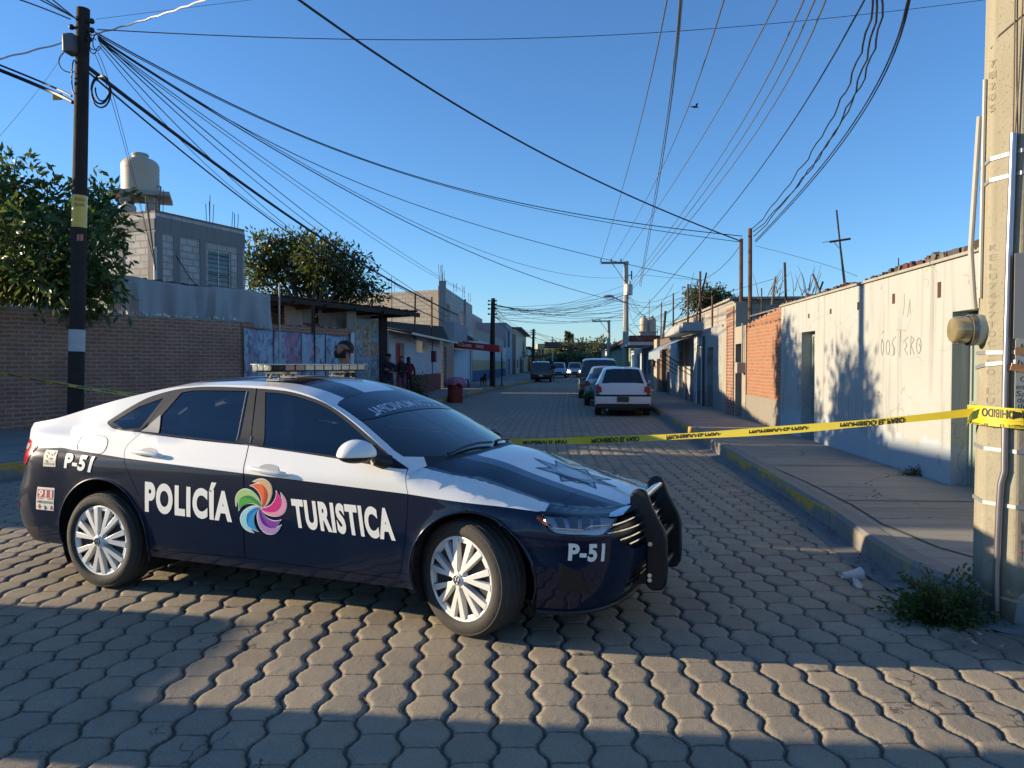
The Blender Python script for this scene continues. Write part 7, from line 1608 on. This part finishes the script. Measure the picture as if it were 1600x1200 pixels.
def simple_car(name, label, cat, loc, rot, st, paintm, wr_=.29, axles=(.75, 3.2), w=1.62, group=None, head=False, tailz=.80, trim=True, tail=True, plate="plate_dark"):
    c = thing(name, label, cat, loc, rot, group); m = car_body(st); b = m.obj("body", [paintm, mat("car_glass", (.012,.015,.018), .06, coat=1.0, var=.1), UNDER], c, ang=28)
    s = b.modifiers.new("sub", 'BEVEL'); s.width = .02; s.segments = 2; s.limit_method = 'ANGLE'; s.angle_limit = R(30)
    for ax in axles:
        for sg in (-1, 1):
            small_wheel(c, ax, sg*(w/2-.10), wr_, .19, sg)
            m = MB(); m.lathe([(0,0),(wr_*1.18,0),(wr_*1.2,.006),(0,.006)], 28, 0, Matrix.Translation((ax, sg*(w/2-.012), wr_+.02)) @ Matrix.Rotation(R(90), 4, 'X')); m.obj("wheel_arch", UNDER, c)
    L_ = st[-1][0]; hw = w/2
    if tail:
        for sg in (-1, 1):
            m = MB(); m.prism([(hw-.21,tailz-.10),(hw-.02,tailz-.10),(hw-.03,tailz+.04),(hw-.07,tailz+.10),(hw-.19,tailz+.06)], -.02, .16, lambda u, v, h, sg=sg: (h+.02, sg*u, v)); m.obj("taillight", mat("tail_red_dark", (.30,.02,.018), .2, coat=.8), c, bevel=.012)
    for sg in (-1, 1):
        m = MB(); m.ball((L_*.66, sg*(hw+.08), .93), 1, 0, 12, 8, (.06,.10,.07)); m.obj("mirror", paintm, c)
        m = MB(); m.box((L_-.02, sg*(hw-.22), st[-1][2]+.09), (.12,.26,.14)); m.obj("headlight", mat("headlight_on", (.9,.9,.85), .2, emit=((1.0,.95,.85), 22.0)) if head else mat("headlight_clear", (.5,.5,.5), .15, .4, coat=.8), c, bevel=.03)
        m = MB(); m.box((L_*.57, sg*(hw+.002), .80), (.14,.025,.03)); m.box((L_*.36, sg*(hw+.002), .80), (.14,.025,.03)); m.obj("door_handle", BLK, c)
    m = MB(); m.box((-.012,0,.56), (.02,.34,.15)); m.obj("number_plate", mat(plate, (.05,.055,.05) if plate == "plate_dark" else (.5,.5,.48), .5), c, bevel=.004)
    m = MB(); m.box((L_+.005,0,.62), (.03,.7,.16)); m.obj("grille", BLK, c, bevel=.01)
    m = MB(); m.box((L_-.05,0,.42), (.2,w*.94,.16)); m.obj("front_bumper", BLK if trim else paintm, c, bevel=.04)
    return c
HATCH = [(0,.34,.58,.62,.72,.75,.66),(.05,.24,.64,.84,.79,.80,.70),(.10,.22,.90,.95,.81,.80,.69),(.42,.20,.92,1.355,.81,.80,.55),(.75,.20,.91,1.40,.81,.81,.56),(1.9,.20,.89,1.42,.81,.81,.57),(2.35,.20,.88,1.37,.81,.81,.55),(2.98,.20,.86,.93,.81,.80,.66),(3.6,.22,.74,.80,.80,.78,.62),(3.84,.28,.62,.68,.74,.72,.6),(3.9,.34,.55,.58,.68,.66,.55)]
CWHITE = paint("hatch_white", (.62,.62,.62), .3, .7, .4)
hc = simple_car("hatchback", "white hatchback parked by the kerb, seen from behind, nearest of the parked cars", "car", (1.35, 22.3, 0), R(88.5), HATCH, CWHITE)
m = MB(); m.prism([(-.60,.965),(.60,.965),(.50,1.27),(-.50,1.27)], 0, .012, lambda u, v, h: (.105+(v-.95)*.80-h*.85+.006-.01, u, v)); rwn = m.obj("rear_window", mat("car_glass", (.012,.015,.018), .06, coat=1.0, var=.1), hc, smooth=False)
m = MB(); m.bx(-.035,.02,-.80,.80,.585,.635); m.obj("bumper_strip", BLK, hc, bevel=.008); m = MB(); m.bx(-.03,.20,-.78,.78,.22,.36); m.obj("rear_bumper", BLK, hc, bevel=.03)
m = MB(); m.bx(-.035,.02,-.79,.79,.365,.58); m.obj("bumper_skin", CWHITE, hc, bevel=.02)
[setattr(c_, "location", (-.04, 0, -.06)) for c_ in hc.children if c_.name.startswith("number_plate")]
m = MB(); vw_badge(m, lambda u, v, h: (.060-h*.004, -u*.045, .84+v*.045)); m.obj("badge", CHROME, hc, smooth=False, fixn=False)
m = MB(); m.box((.055,0,.755), (.02,.05,.05)); m.box((.058,-.45,.78), (.012,.07,.09)); m.obj("lock", BLK, hc); m = MB(); m.box((.055,.50,.745), (.012,.22,.025)); m.obj("trim_label", mat("label_teal", (.04,.14,.13), .5), hc)
m = MB(); m.tube([(-.02,.45,.20),(.3,.45,.22)], .03, 8); m.obj("exhaust", STEEL, hc)
SEDAN = [(0,.36,.62,.66,.74,.76,.68),(.05,.26,.78,.92,.80,.81,.72),(.62,.22,.88,.98,.83,.82,.72),(1.15,.20,.90,1.36,.83,.82,.56),(1.5,.20,.90,1.42,.83,.83,.57),(2.5,.20,.89,1.43,.83,.83,.58),(2.95,.20,.88,1.36,.83,.82,.56),(3.55,.20,.86,.94,.83,.82,.68),(4.2,.22,.74,.80,.82,.80,.64),(4.42,.30,.60,.66,.76,.74,.6),(4.48,.36,.54,.58,.70,.68,.55)]
simple_car("sedan", "dusty blue grey sedan parked between the white hatchback and the dark van", "car", (1.12, 27.6, 0), R(88.5), SEDAN, paint("sedan_bluegrey", (.13,.18,.22), .35, .7, .5), axles=(.85,3.5), w=1.66, tailz=.84)
VAN = [(0,.40,.70,.80,.82,.84,.76),(.05,.30,.95,1.05,.88,.88,.78),(.20,.25,1.02,1.68,.89,.88,.70),(.8,.25,1.02,1.76,.90,.89,.72),(2.6,.25,1.0,1.77,.90,.89,.72),(3.0,.25,.98,1.66,.90,.89,.68),(3.6,.25,.95,1.08,.90,.88,.74),(4.5,.28,.85,.98,.88,.86,.70),(4.75,.34,.70,.78,.82,.80,.66),(4.8,.42,.60,.66,.76,.74,.6)]
simple_car("van", "black van parked furthest up the kerb, its roof above the sedan", "van", (1.0, 33.6, 0), R(88.5), VAN, paint("van_black", (.012,.013,.018), .3, .8, .3), wr_=.34, axles=(.9,3.8), w=1.80, tailz=1.0)
def down(px, d): p = c2w((px-800)/FPX*d, d); return p
PICK = [(0,.45,.80,.95,.82,.85,.80),(.06,.34,.98,1.02,.90,.90,.84),(1.7,.30,1.0,1.05,.90,.90,.84),(1.85,.30,1.02,1.66,.90,.89,.68),(3.0,.30,1.02,1.74,.90,.89,.70),(3.3,.30,1.0,1.64,.90,.89,.68),(3.95,.30,.98,1.10,.90,.88,.76),(4.9,.32,.90,1.0,.89,.87,.72),(5.1,.38,.72,.80,.84,.82,.68),(5.15,.46,.64,.70,.78,.76,.62)]
CD = paint("pickup_dark", (.012,.013,.018), .3, .8, .3); CW2 = paint("pickup_white", (.50,.50,.52), .3, .7, .3)
p = down(846, 66); simple_car("suv", "dark vehicle parked at the left kerb far down the street", "car", (p.x, p.y-1, 0), R(92), VAN, CD, wr_=.34, axles=(.9,3.8), w=1.8, plate="plate_pale")
p = down(870, 84); simple_car("pickup", "white pickup far down the street beside the dark parked vehicle", "pickup", (p.x, p.y+5, 0), R(-88), PICK, CW2, wr_=.36, axles=(1.0,4.2), w=1.8)
p = down(898, 86); simple_car("pickup", "white pickup driving towards us with its headlights on", "pickup", (p.x, p.y+5, 0), R(-90), PICK, CW2, wr_=.36, axles=(1.0,4.2), w=1.8, head=True)
p = down(910, 95); simple_car("sedan", "small grey car behind the pickup with headlights on", "car", (p.x, p.y+5, 0), R(-90), SEDAN, paint("sedan_grey", (.16,.16,.17), .35, .7, .4), axles=(.85,3.5), w=1.66)
simple_car("van", "silver van shape added out of view to cast a shadow in front of the patrol car", "van", c2w(-12.1, 5.02), YAW+R(-8), VAN, paint("shadow_van_silver", (.40,.40,.41), .35, .7, .4), wr_=.34, axles=(.9,3.8), w=1.8).scale = (1.0, 1.1, 1.04)  # unseen vehicle added and widened so its shadow covers the near paving
# ================================================================ people, dog, bird
def skin_mesh(name, V, E, Rr, m, parent, sub=2, root=0):
    me = bpy.data.meshes.new(name); me.from_pydata([tuple(v) for v in V], E, []); o = bpy.data.objects.new(name, me); COL.objects.link(o)
    o.modifiers.new("skin", 'SKIN'); s = o.modifiers.new("sub", 'SUBSURF'); s.levels = sub; s.render_levels = sub
    for i, d in enumerate(me.skin_vertices[0].data): r = Rr[i]; d.radius = (r, r) if not isinstance(r, tuple) else r; d.use_root = (i == root)
    dg = bpy.context.evaluated_depsgraph_get(); me2 = bpy.data.meshes.new_from_object(o.evaluated_get(dg)); bpy.data.objects.remove(o); bpy.data.meshes.remove(me)
    me2.name = name; me2.materials.clear(); me2.materials.append(m)
    me2.polygons.foreach_set("use_smooth", [True]*len(me2.polygons)); o = bpy.data.objects.new(name, me2); COL.objects.link(o); o.parent = parent; return o
class SK:
    def __init__(s): s.V = []; s.E = []; s.R = []
    def p(s, co, r, to=None):
        s.V.append(Vector(co)); s.R.append(r)
        if to is not None: s.E.append((to, len(s.V)-1))
        return len(s.V)-1
    def chain(s, a, pts):
        for co, r in pts: a = s.p(co, r, a)
        return a
SKIN = mat("skin_brown", (.26,.125,.075), .5, var=.1)
def person(label, loc, rot, H=1.72, top=(.02,.02,.03), legs=(.02,.02,.025), hair=(.006,.005,.005), arms="down", long_hair=False, cap=None, mask=None, female=False, skirt=None, badge=False, group=None):
    """faces local +x; left is +y"""
    t = thing("person", label, "person", loc, rot, group); k = H/1.72; sh = .185 if not female else .16
    # arm key points (shoulder, elbow, wrist, hand direction)
    def arm(sg):
        S0 = Vector((-.005, sg*sh, 1.385))
        if arms == "crossed": E_ = Vector((.08, sg*.27, 1.14)); W_ = Vector((.24, -sg*.02, 1.16+.04*sg)); D = Vector((.02, -sg*1, .05)).normalized()
        elif arms == "hips": E_ = Vector((-.06, sg*.36, 1.16)); W_ = Vector((.08, sg*.20, 1.0)); D = Vector((.6, -sg*.5, -.3)).normalized()
        elif arms == "hold": E_ = Vector((.02, sg*.23, 1.14)); W_ = Vector((.22, sg*.12, 1.10)); D = Vector((.8, -sg*.4, .1)).normalized()
        else: E_ = Vector((-.02, sg*.25, 1.14)); W_ = Vector((.05, sg*.25, .90)); D = Vector((.15, 0, -1)).normalized()
        return S0, E_, W_, D
    b = SK(); pel = b.p((0,0,.95), (.10,.125)); ch = b.chain(pel, [((0,0,1.10),(.092,.115)),((.0,0,1.26),(.098,.13)),((-.005,0,1.375),(.092,.12))])
    nk = b.chain(ch, [((-.01,0,1.445),(.070,.085)),((.0,0,1.50),.056),((.012,0,1.545),.054)]); hd = b.chain(nk, [((.03,0,1.585),(.066,.062)),((.022,0,1.635),(.088,.072)),((.010,0,1.68),(.088,.073)),((.0,0,1.712),(.055,.05))])
    b.chain(hd-2, [((.095,0,1.630),.022),((.118,0,1.618),.014)])                      # nose
    for sg in (-1, 1): b.chain(hd-1, [((-.005, sg*.080, 1.645), .018), ((-.012, sg*.092, 1.648), .014)])   # ears
    for sg in (-1, 1):
        S0, E_, W_, D = arm(sg); w = b.chain(ch, [((-.005, sg*.10, 1.395),.060),(S0,.052),(S0.lerp(E_,.5),.047),(E_,.040),(E_.lerp(W_,.4),.038),(W_,.027)]); pm = b.p(W_+D*.055, (.026,.036), w); side = D.cross(Vector((1,0,0)) if abs(D.x) < .8 else Vector((0,0,1))).normalized(); nrm = D.cross(side)
        for q in range(4):
            r0 = W_+D*.085+side*(q-1.5)*.021; L_ = (.072,.082,.077,.060)[q]; b.chain(pm, [(r0,.0098),(r0+D*L_*.5+nrm*.010,.0088),(r0+D*L_*.9+nrm*.032,.0072)])
        b.chain(pm, [(W_+D*.045+side*.040+nrm*.01,.011),(W_+D*.085+side*.055+nrm*.025,.009)])
        hip = Vector((0, sg*.095, .90)); kn = Vector((.03, sg*.11, .50)); an = Vector((-.01, sg*.12, .09)); b.chain(pel, [(hip,.085),(hip.lerp(kn,.5),.074),(kn,.058),(kn.lerp(an,.4),.056),(an,.038),((.10, sg*.135, .045),.036)])
    bo = skin_mesh("body", [v*k for v in b.V], b.E, [tuple(x*k for x in r) if isinstance(r, tuple) else r*k for r in b.R], SKIN, t)
    e = MB()
    for sg in (-1, 1): e.ball(Vector((.098, sg*.031, 1.650))*k, .013*k, 0, 8, 6, (.7,1.2,.7))
    e.obj("eyes", mat("eye_dark", (.012,.01,.01), .2), bo)
    e = MB()
    for sg in (-1, 1): e.tube([Vector((.100, sg*.012, 1.668))*k, Vector((.101, sg*.034, 1.674))*k, Vector((.088, sg*.052, 1.668))*k], .0055*k, 6)
    e.obj("eyebrows", mat("hair_%d" % int(hair[0]*999), hair, .6), bo)
    # clothing shells
    c = SK(); a = c.p((0,0,.80), (.140,.170)); a = c.chain(a, [((0,0,.94),(.145,.175)),((0,0,1.09),(.135,.160)),((.0,0,1.26),(.138,.176)),((-.005,0,1.375),(.122,.155))]); c.chain(a, [((-.008,0,1.445),(.085,.10)),((-.005,0,1.50),.064)])
    for sg in (-1, 1):
        S0, E_, W_, D = arm(sg); c.chain(a, [((-.005, sg*.10, 1.395),.088),(S0,.073),(S0.lerp(E_,.5),.064),(E_,.056),(E_.lerp(W_,.5),.050),(E_.lerp(W_,.97),.042)])
    skin_mesh("jacket", [v*k for v in c.V], c.E, [tuple(x*k for x in r) if isinstance(r, tuple) else r*k for r in c.R], mat("cloth_top_%02d%02d%02d" % tuple(int(x*99) for x in top), top, .8, var=.3, sc=6), t)
    c = SK(); a = c.p((0,0,1.06), (.128,.155)); a = c.chain(a, [((0,0,.97),(.135,.165))])
    for sg in (-1, 1): c.chain(a, [((0, sg*.095, .86),.108),((.015, sg*.103, .69),.092),((.03, sg*.11, .50),.072),((.01, sg*.115, .30),.068),((-.01, sg*.12, .10),.058)])
    skin_mesh("trousers", [v*k for v in c.V], c.E, [tuple(x*k for x in r) if isinstance(r, tuple) else r*k for r in c.R], mat("cloth_leg_%02d%02d%02d" % tuple(int(x*99) for x in legs), legs, .85, var=.3, sc=6), t)
    for sg in (-1, 1):
        c = SK(); a = c.p((-.045, sg*.12, .055), .050); c.chain(a, [((.03, sg*.125, .055),.052),((.12, sg*.137, .040),.042),((.155, sg*.14, .035),.030)]); skin_mesh("shoe", [v*k for v in c.V], c.E, [r*k for r in c.R], BLK, t)
    # hair
    hm = MB(); na, nb = 28, 14; vs = []
    for i in range(nb+1):
        for j in range(na):
            a = 2*math.pi*j/na; fr = .5+.5*math.cos(a)            # 1 at the forehead, 0 at the nape
            aa = abs(math.degrees(a if a < math.pi else 2*math.pi-a)); u1 = min(1, max(0, (aa-58)/24)); u2 = min(1, max(0, (aa-100)/45)); u1 = u1*u1*(3-2*u1)
            low = (1.690-.068*u1-.060*u2) if not long_hair else (1.692-.06*u1-.39*min(1, max(0, (aa-70)/35)))
            th = (i/nb)*math.pi/2; z = 1.735-(1.735-max(low, 1.60))*(1-math.cos(th)); q = max(0, (1.66-z)/.11)
            rr = math.sqrt(max(0, 1-((z-1.645)/.092)**2)) if z > 1.645 else 1-.18*q
            X_, Y_ = .004+(.0945+.003*math.sin(a*9))*rr*math.cos(a), (.0805+.003*math.sin(a*7))*rr*math.sin(a)
            if long_hair and i >= nb-3: f = (i-(nb-3))/3; z = z+(min(z, low)-z)*f; X_ -= .055*f*(1-fr); Y_ *= 1+.12*f
            vs.append(Vector((X_, Y_, z))*k)
    hm.add(vs, [(i*na+j, i*na+(j+1) % na, (i+1)*na+(j+1) % na, (i+1)*na+j) for i in range(nb) for j in range(na)]); hm.obj("hair", mat("hair_%d" % int(hair[0]*999), hair, .6), t, ang=80)
    if cap:
        m = MB(); m.lathe([(.098,0),(.100,.03),(.085,.075),(.04,.10),(0,.104)], 20, 0, Matrix.Translation(Vector((0,0,1.675))*k)); m.prism([(.06,-.08),(.15,-.07),(.185,0),(.15,.07),(.06,.08)], 1.675*k, 1.685*k, lambda u, v, h: (u, v, h)); m.obj("cap", mat("cap_cloth", cap, .8), t)
    if mask:
        m = MB(); vs = []
        for i in range(13):
            a = R(-95+190*i/12)
            for z, rr in ((1.548,.074),(1.575,.085),(1.605,.090),(1.628,.092)): vs.append(Vector((.010+rr*1.03*math.cos(a)+(.020 if abs(a) < .35 and z < 1.62 else 0), rr*.86*math.sin(a), z))*k)
        m.add(vs, [(i*4+j, i*4+j+1, (i+1)*4+j+1, (i+1)*4+j) for i in range(12) for j in range(3)]); o = m.obj("mask", mat("mask_cloth_%d" % int(mask[0]*99), mask, .8), t); s = o.modifiers.new("t", 'SOLIDIFY'); s.thickness = .004
    return t
pc_ = c2w((540-800)/FPX*8.25, 8.25); person("man in dark uniform and black mask standing behind the patrol car, looking left", (pc_.x, pc_.y, 0), YAW+R(197), 1.745, top=(.012,.014,.025), legs=(.012,.014,.025), arms="hold", mask=(.01,.01,.012))
def at_ground(px, d, z=.215): p = c2w((px-800)/FPX*d, d); return (p.x, p.y, z)
person("man in a dark jacket and cap with arms crossed beside the timber post", at_ground(607, 25.6), R(-70), 1.60, top=(.010,.012,.022), arms="crossed", cap=(.01,.01,.012), legs=(.03,.035,.05))
person("woman with dark clothes and a pale mask in the red doorway", at_ground(627.5, 28.9), R(-60), 1.60, top=(.02,.014,.018), legs=(.20,.06,.10), arms="hold", long_hair=True, female=True, mask=(.40,.33,.30))
person("woman in a red jacket standing right of the doorway, back turned", at_ground(638.5, 30.0), R(95), 1.58, top=(.20,.015,.03), legs=(.03,.03,.05), arms="down", long_hair=True, female=True)
# far motorcycle and rider by the dark vehicle
p = down(861, 72); mc = thing("motorcycle", "small motorcycle beside the dark vehicle far down the street", "motorcycle", (p.x, p.y, 0), R(-88)); 
for x in (0, 1.25): m = MB(); m.lathe([(.20,-.05),(.30,-.05),(.31,0),(.30,.05),(.20,.05),(.02,.03),(.02,-.03),(.20,-.05)], 22, 0, Matrix.Translation((x,0,.31)) @ Matrix.Rotation(R(90), 4, 'X')); m.obj("wheel", RUBBER, mc)
m = MB(); m.tube([(1.25,0,.31),(1.05,0,.80),(1.0,0,1.0)], .035, 8); m.tube([(0,0,.31),(.45,0,.45),(.95,0,.78)], .04, 8); m.ball((.5,0,.45), 1, 0, 12, 8, (.25,.13,.18)); m.obj("frame", BLK, mc)
m = MB(); m.ball((.72,0,.80), 1, 0, 12, 8, (.26,.14,.13)); m.obj("tank", mat("tank_yellow", (.45,.38,.06), .3, coat=.6), mc); m = MB(); m.ball((.25,0,.78), 1, 0, 12, 8, (.36,.13,.07)); m.obj("seat", BLK, mc); m = MB(); m.tube([(1.0,-.35,1.02),(1.0,0,1.0),(1.0,.35,1.02)], .018, 6); m.ball((1.1,0,.88), .09); m.obj("handlebar", CHROME, mc)
person("far rider in dark clothes and pale helmet standing by the motorcycle", (p.x+.15, p.y-.3, 0), R(-80), 1.7, top=(.03,.03,.035), legs=(.30,.27,.12), arms="hold", cap=(.3,.3,.28))
# dog on the left pavement
DOGM = mat("dog_black", (.012,.011,.011), .6, var=.3, sc=12); dp = c2w((755-800)/FPX*45, 45, .215); dg_ = thing("dog", "black dog standing on the pavement below the red canopy", "dog", dp, R(-70)); s = SK()
a = s.p((0,0,.48), (.10,.085)); f = s.chain(a, [((.20,0,.49),(.115,.10)),((.34,0,.50),(.11,.09))]); n_ = s.chain(f, [((.44,0,.60),.070),((.50,0,.68),.075),((.60,0,.67),.048),((.67,0,.655),.036)]); s.chain(n_-2, [((.49,.055,.75),.022),((.47,.065,.80),.010)]); s.chain(n_-2, [((.49,-.055,.75),.022),((.47,-.065,.80),.010)])
h_ = s.chain(0, [((-.18,0,.47),(.085,.08)),((-.30,0,.49),(.095,.085))]); s.chain(h_, [((-.42,0,.52),.028),((-.52,0,.46),.022),((-.58,0,.36),.014)])
for sg in (-1, 1):
    s.chain(f, [((.34,sg*.075,.36),.045),((.32,sg*.08,.24),.030),((.34,sg*.08,.06),.022),((.38,sg*.08,.025),.026)]); s.chain(h_, [((-.27,sg*.08,.36),.058),((-.22,sg*.085,.27),.036),((-.33,sg*.085,.17),.024),((-.31,sg*.085,.05),.020),((-.26,sg*.085,.022),.025)])
skin_mesh("body", s.V, s.E, s.R, DOGM, dg_)
# chair, barrel with a pink cloth, small stools
m = MB(); br_ = thing("barrel", "red barrel standing in the road under a pink plastic cover", "barrel", gnd(711.5, 629)); m.lathe([(.0,0),(.29,0),(.30,.02),(.30,.28),(.315,.30),(.30,.32),(.30,.56),(.315,.58),(.30,.60),(.30,.86),(.31,.88),(.27,.88),(0,.86)], 32); m.obj("drum", mat("barrel_red", (.20,.03,.022), .6, var=.3, sc=5), br_)
m = MB(); n = 36; vs = [(0,0,1.02)]
for r_, zz in ((.14,1.0),(.28,.95),(.38,.86),(.46,.70)):
    for k in range(n): a = 2*math.pi*k/n; w_ = 1+.10*math.sin(a*5+r_*9)+.05*math.sin(a*11); vs.append((r_*w_*math.cos(a)+.03, r_*w_*math.sin(a), zz+.04*math.sin(a*4+1)*(r_/.4)-(.06*math.sin(a*7) if r_ > .4 else 0)))
m.add(vs, [(0,1+k,1+(k+1) % n) for k in range(n)]+[(1+i*n+k, 1+(i+1)*n+k, 1+(i+1)*n+(k+1) % n, 1+i*n+(k+1) % n) for i in range(3) for k in range(n)]); o = m.obj("plastic_cover", mat("cover_pink", (.40,.13,.19), .5, var=.25, sc=9), None); o.location = br_.location; s_ = o.modifiers.new("t", 'SOLIDIFY'); s_.thickness = .008; tag(o, "crumpled pink plastic sheet draped over the red barrel", "cover")
for px, d, lab in ((724, 43, "dark plastic stool under the left end of the red canopy"),):
    p = c2w((px+3-800)/FPX*d, d, .215); t = thing("stool", lab, "stool", p); m = MB()
    for a, b in ((-.15,-.15),(.15,-.15),(.15,.15),(-.15,.15)): m.tube([(a*1.2,b*1.2,0),(a,b,.42)], .025, 6)
    m.obj("leg", BLK, t); m = MB(); m.box((0,0,.44), (.36,.36,.05)); m.obj("seat", BLK, t, bevel=.02)
p = c2w((1031-800)/FPX*30, 30)
q = c2w((920-800)/FPX*26.5, 26.5, .0); b = bush("leafy_branch", "bunch of green leaves sticking out beside the blue grey sedan", "branch", (q.x+.1, q.y, .35), .28, .22, .28, 260, .09, LEAF3, 77)
# bird
bp = at(1085.5, 167.5, 30); bd_ = thing("bird", "small dark bird flying high over the street", "bird", bp, R(30)); s = SK(); a = s.p((0,0,0), .045); s.chain(a, [((.08,0,.01),.038),((.14,0,.02),.028),((.18,0,.015),.010)]); s.chain(a, [((-.08,0,0),.03),((-.20,0,.0),(.04,.008))])
for sg in (-1, 1): s.chain(a, [((.02,sg*.08,.04),(.05,.012)),((-.02,sg*.18,.09),(.05,.01)),((-.08,sg*.27,.06),(.02,.006))])
skin_mesh("body", s.V, s.E, s.R, DOGM, bd_)
# unseen post added for its long shadow, the dark band across the lower foreground
t = thing("shadow_post", "square concrete post added out of view at the left to cast a band of shadow", "post", c2w(-8.0, 3.86), YAW+R(-7)); m = MB(); m.bx(-.3,.3,-.27,.27,-.1,3.4); m.bx(-.36,.36,-.33,.33,3.402,3.55); m.obj("shaft", CEM, t, bevel=.02)
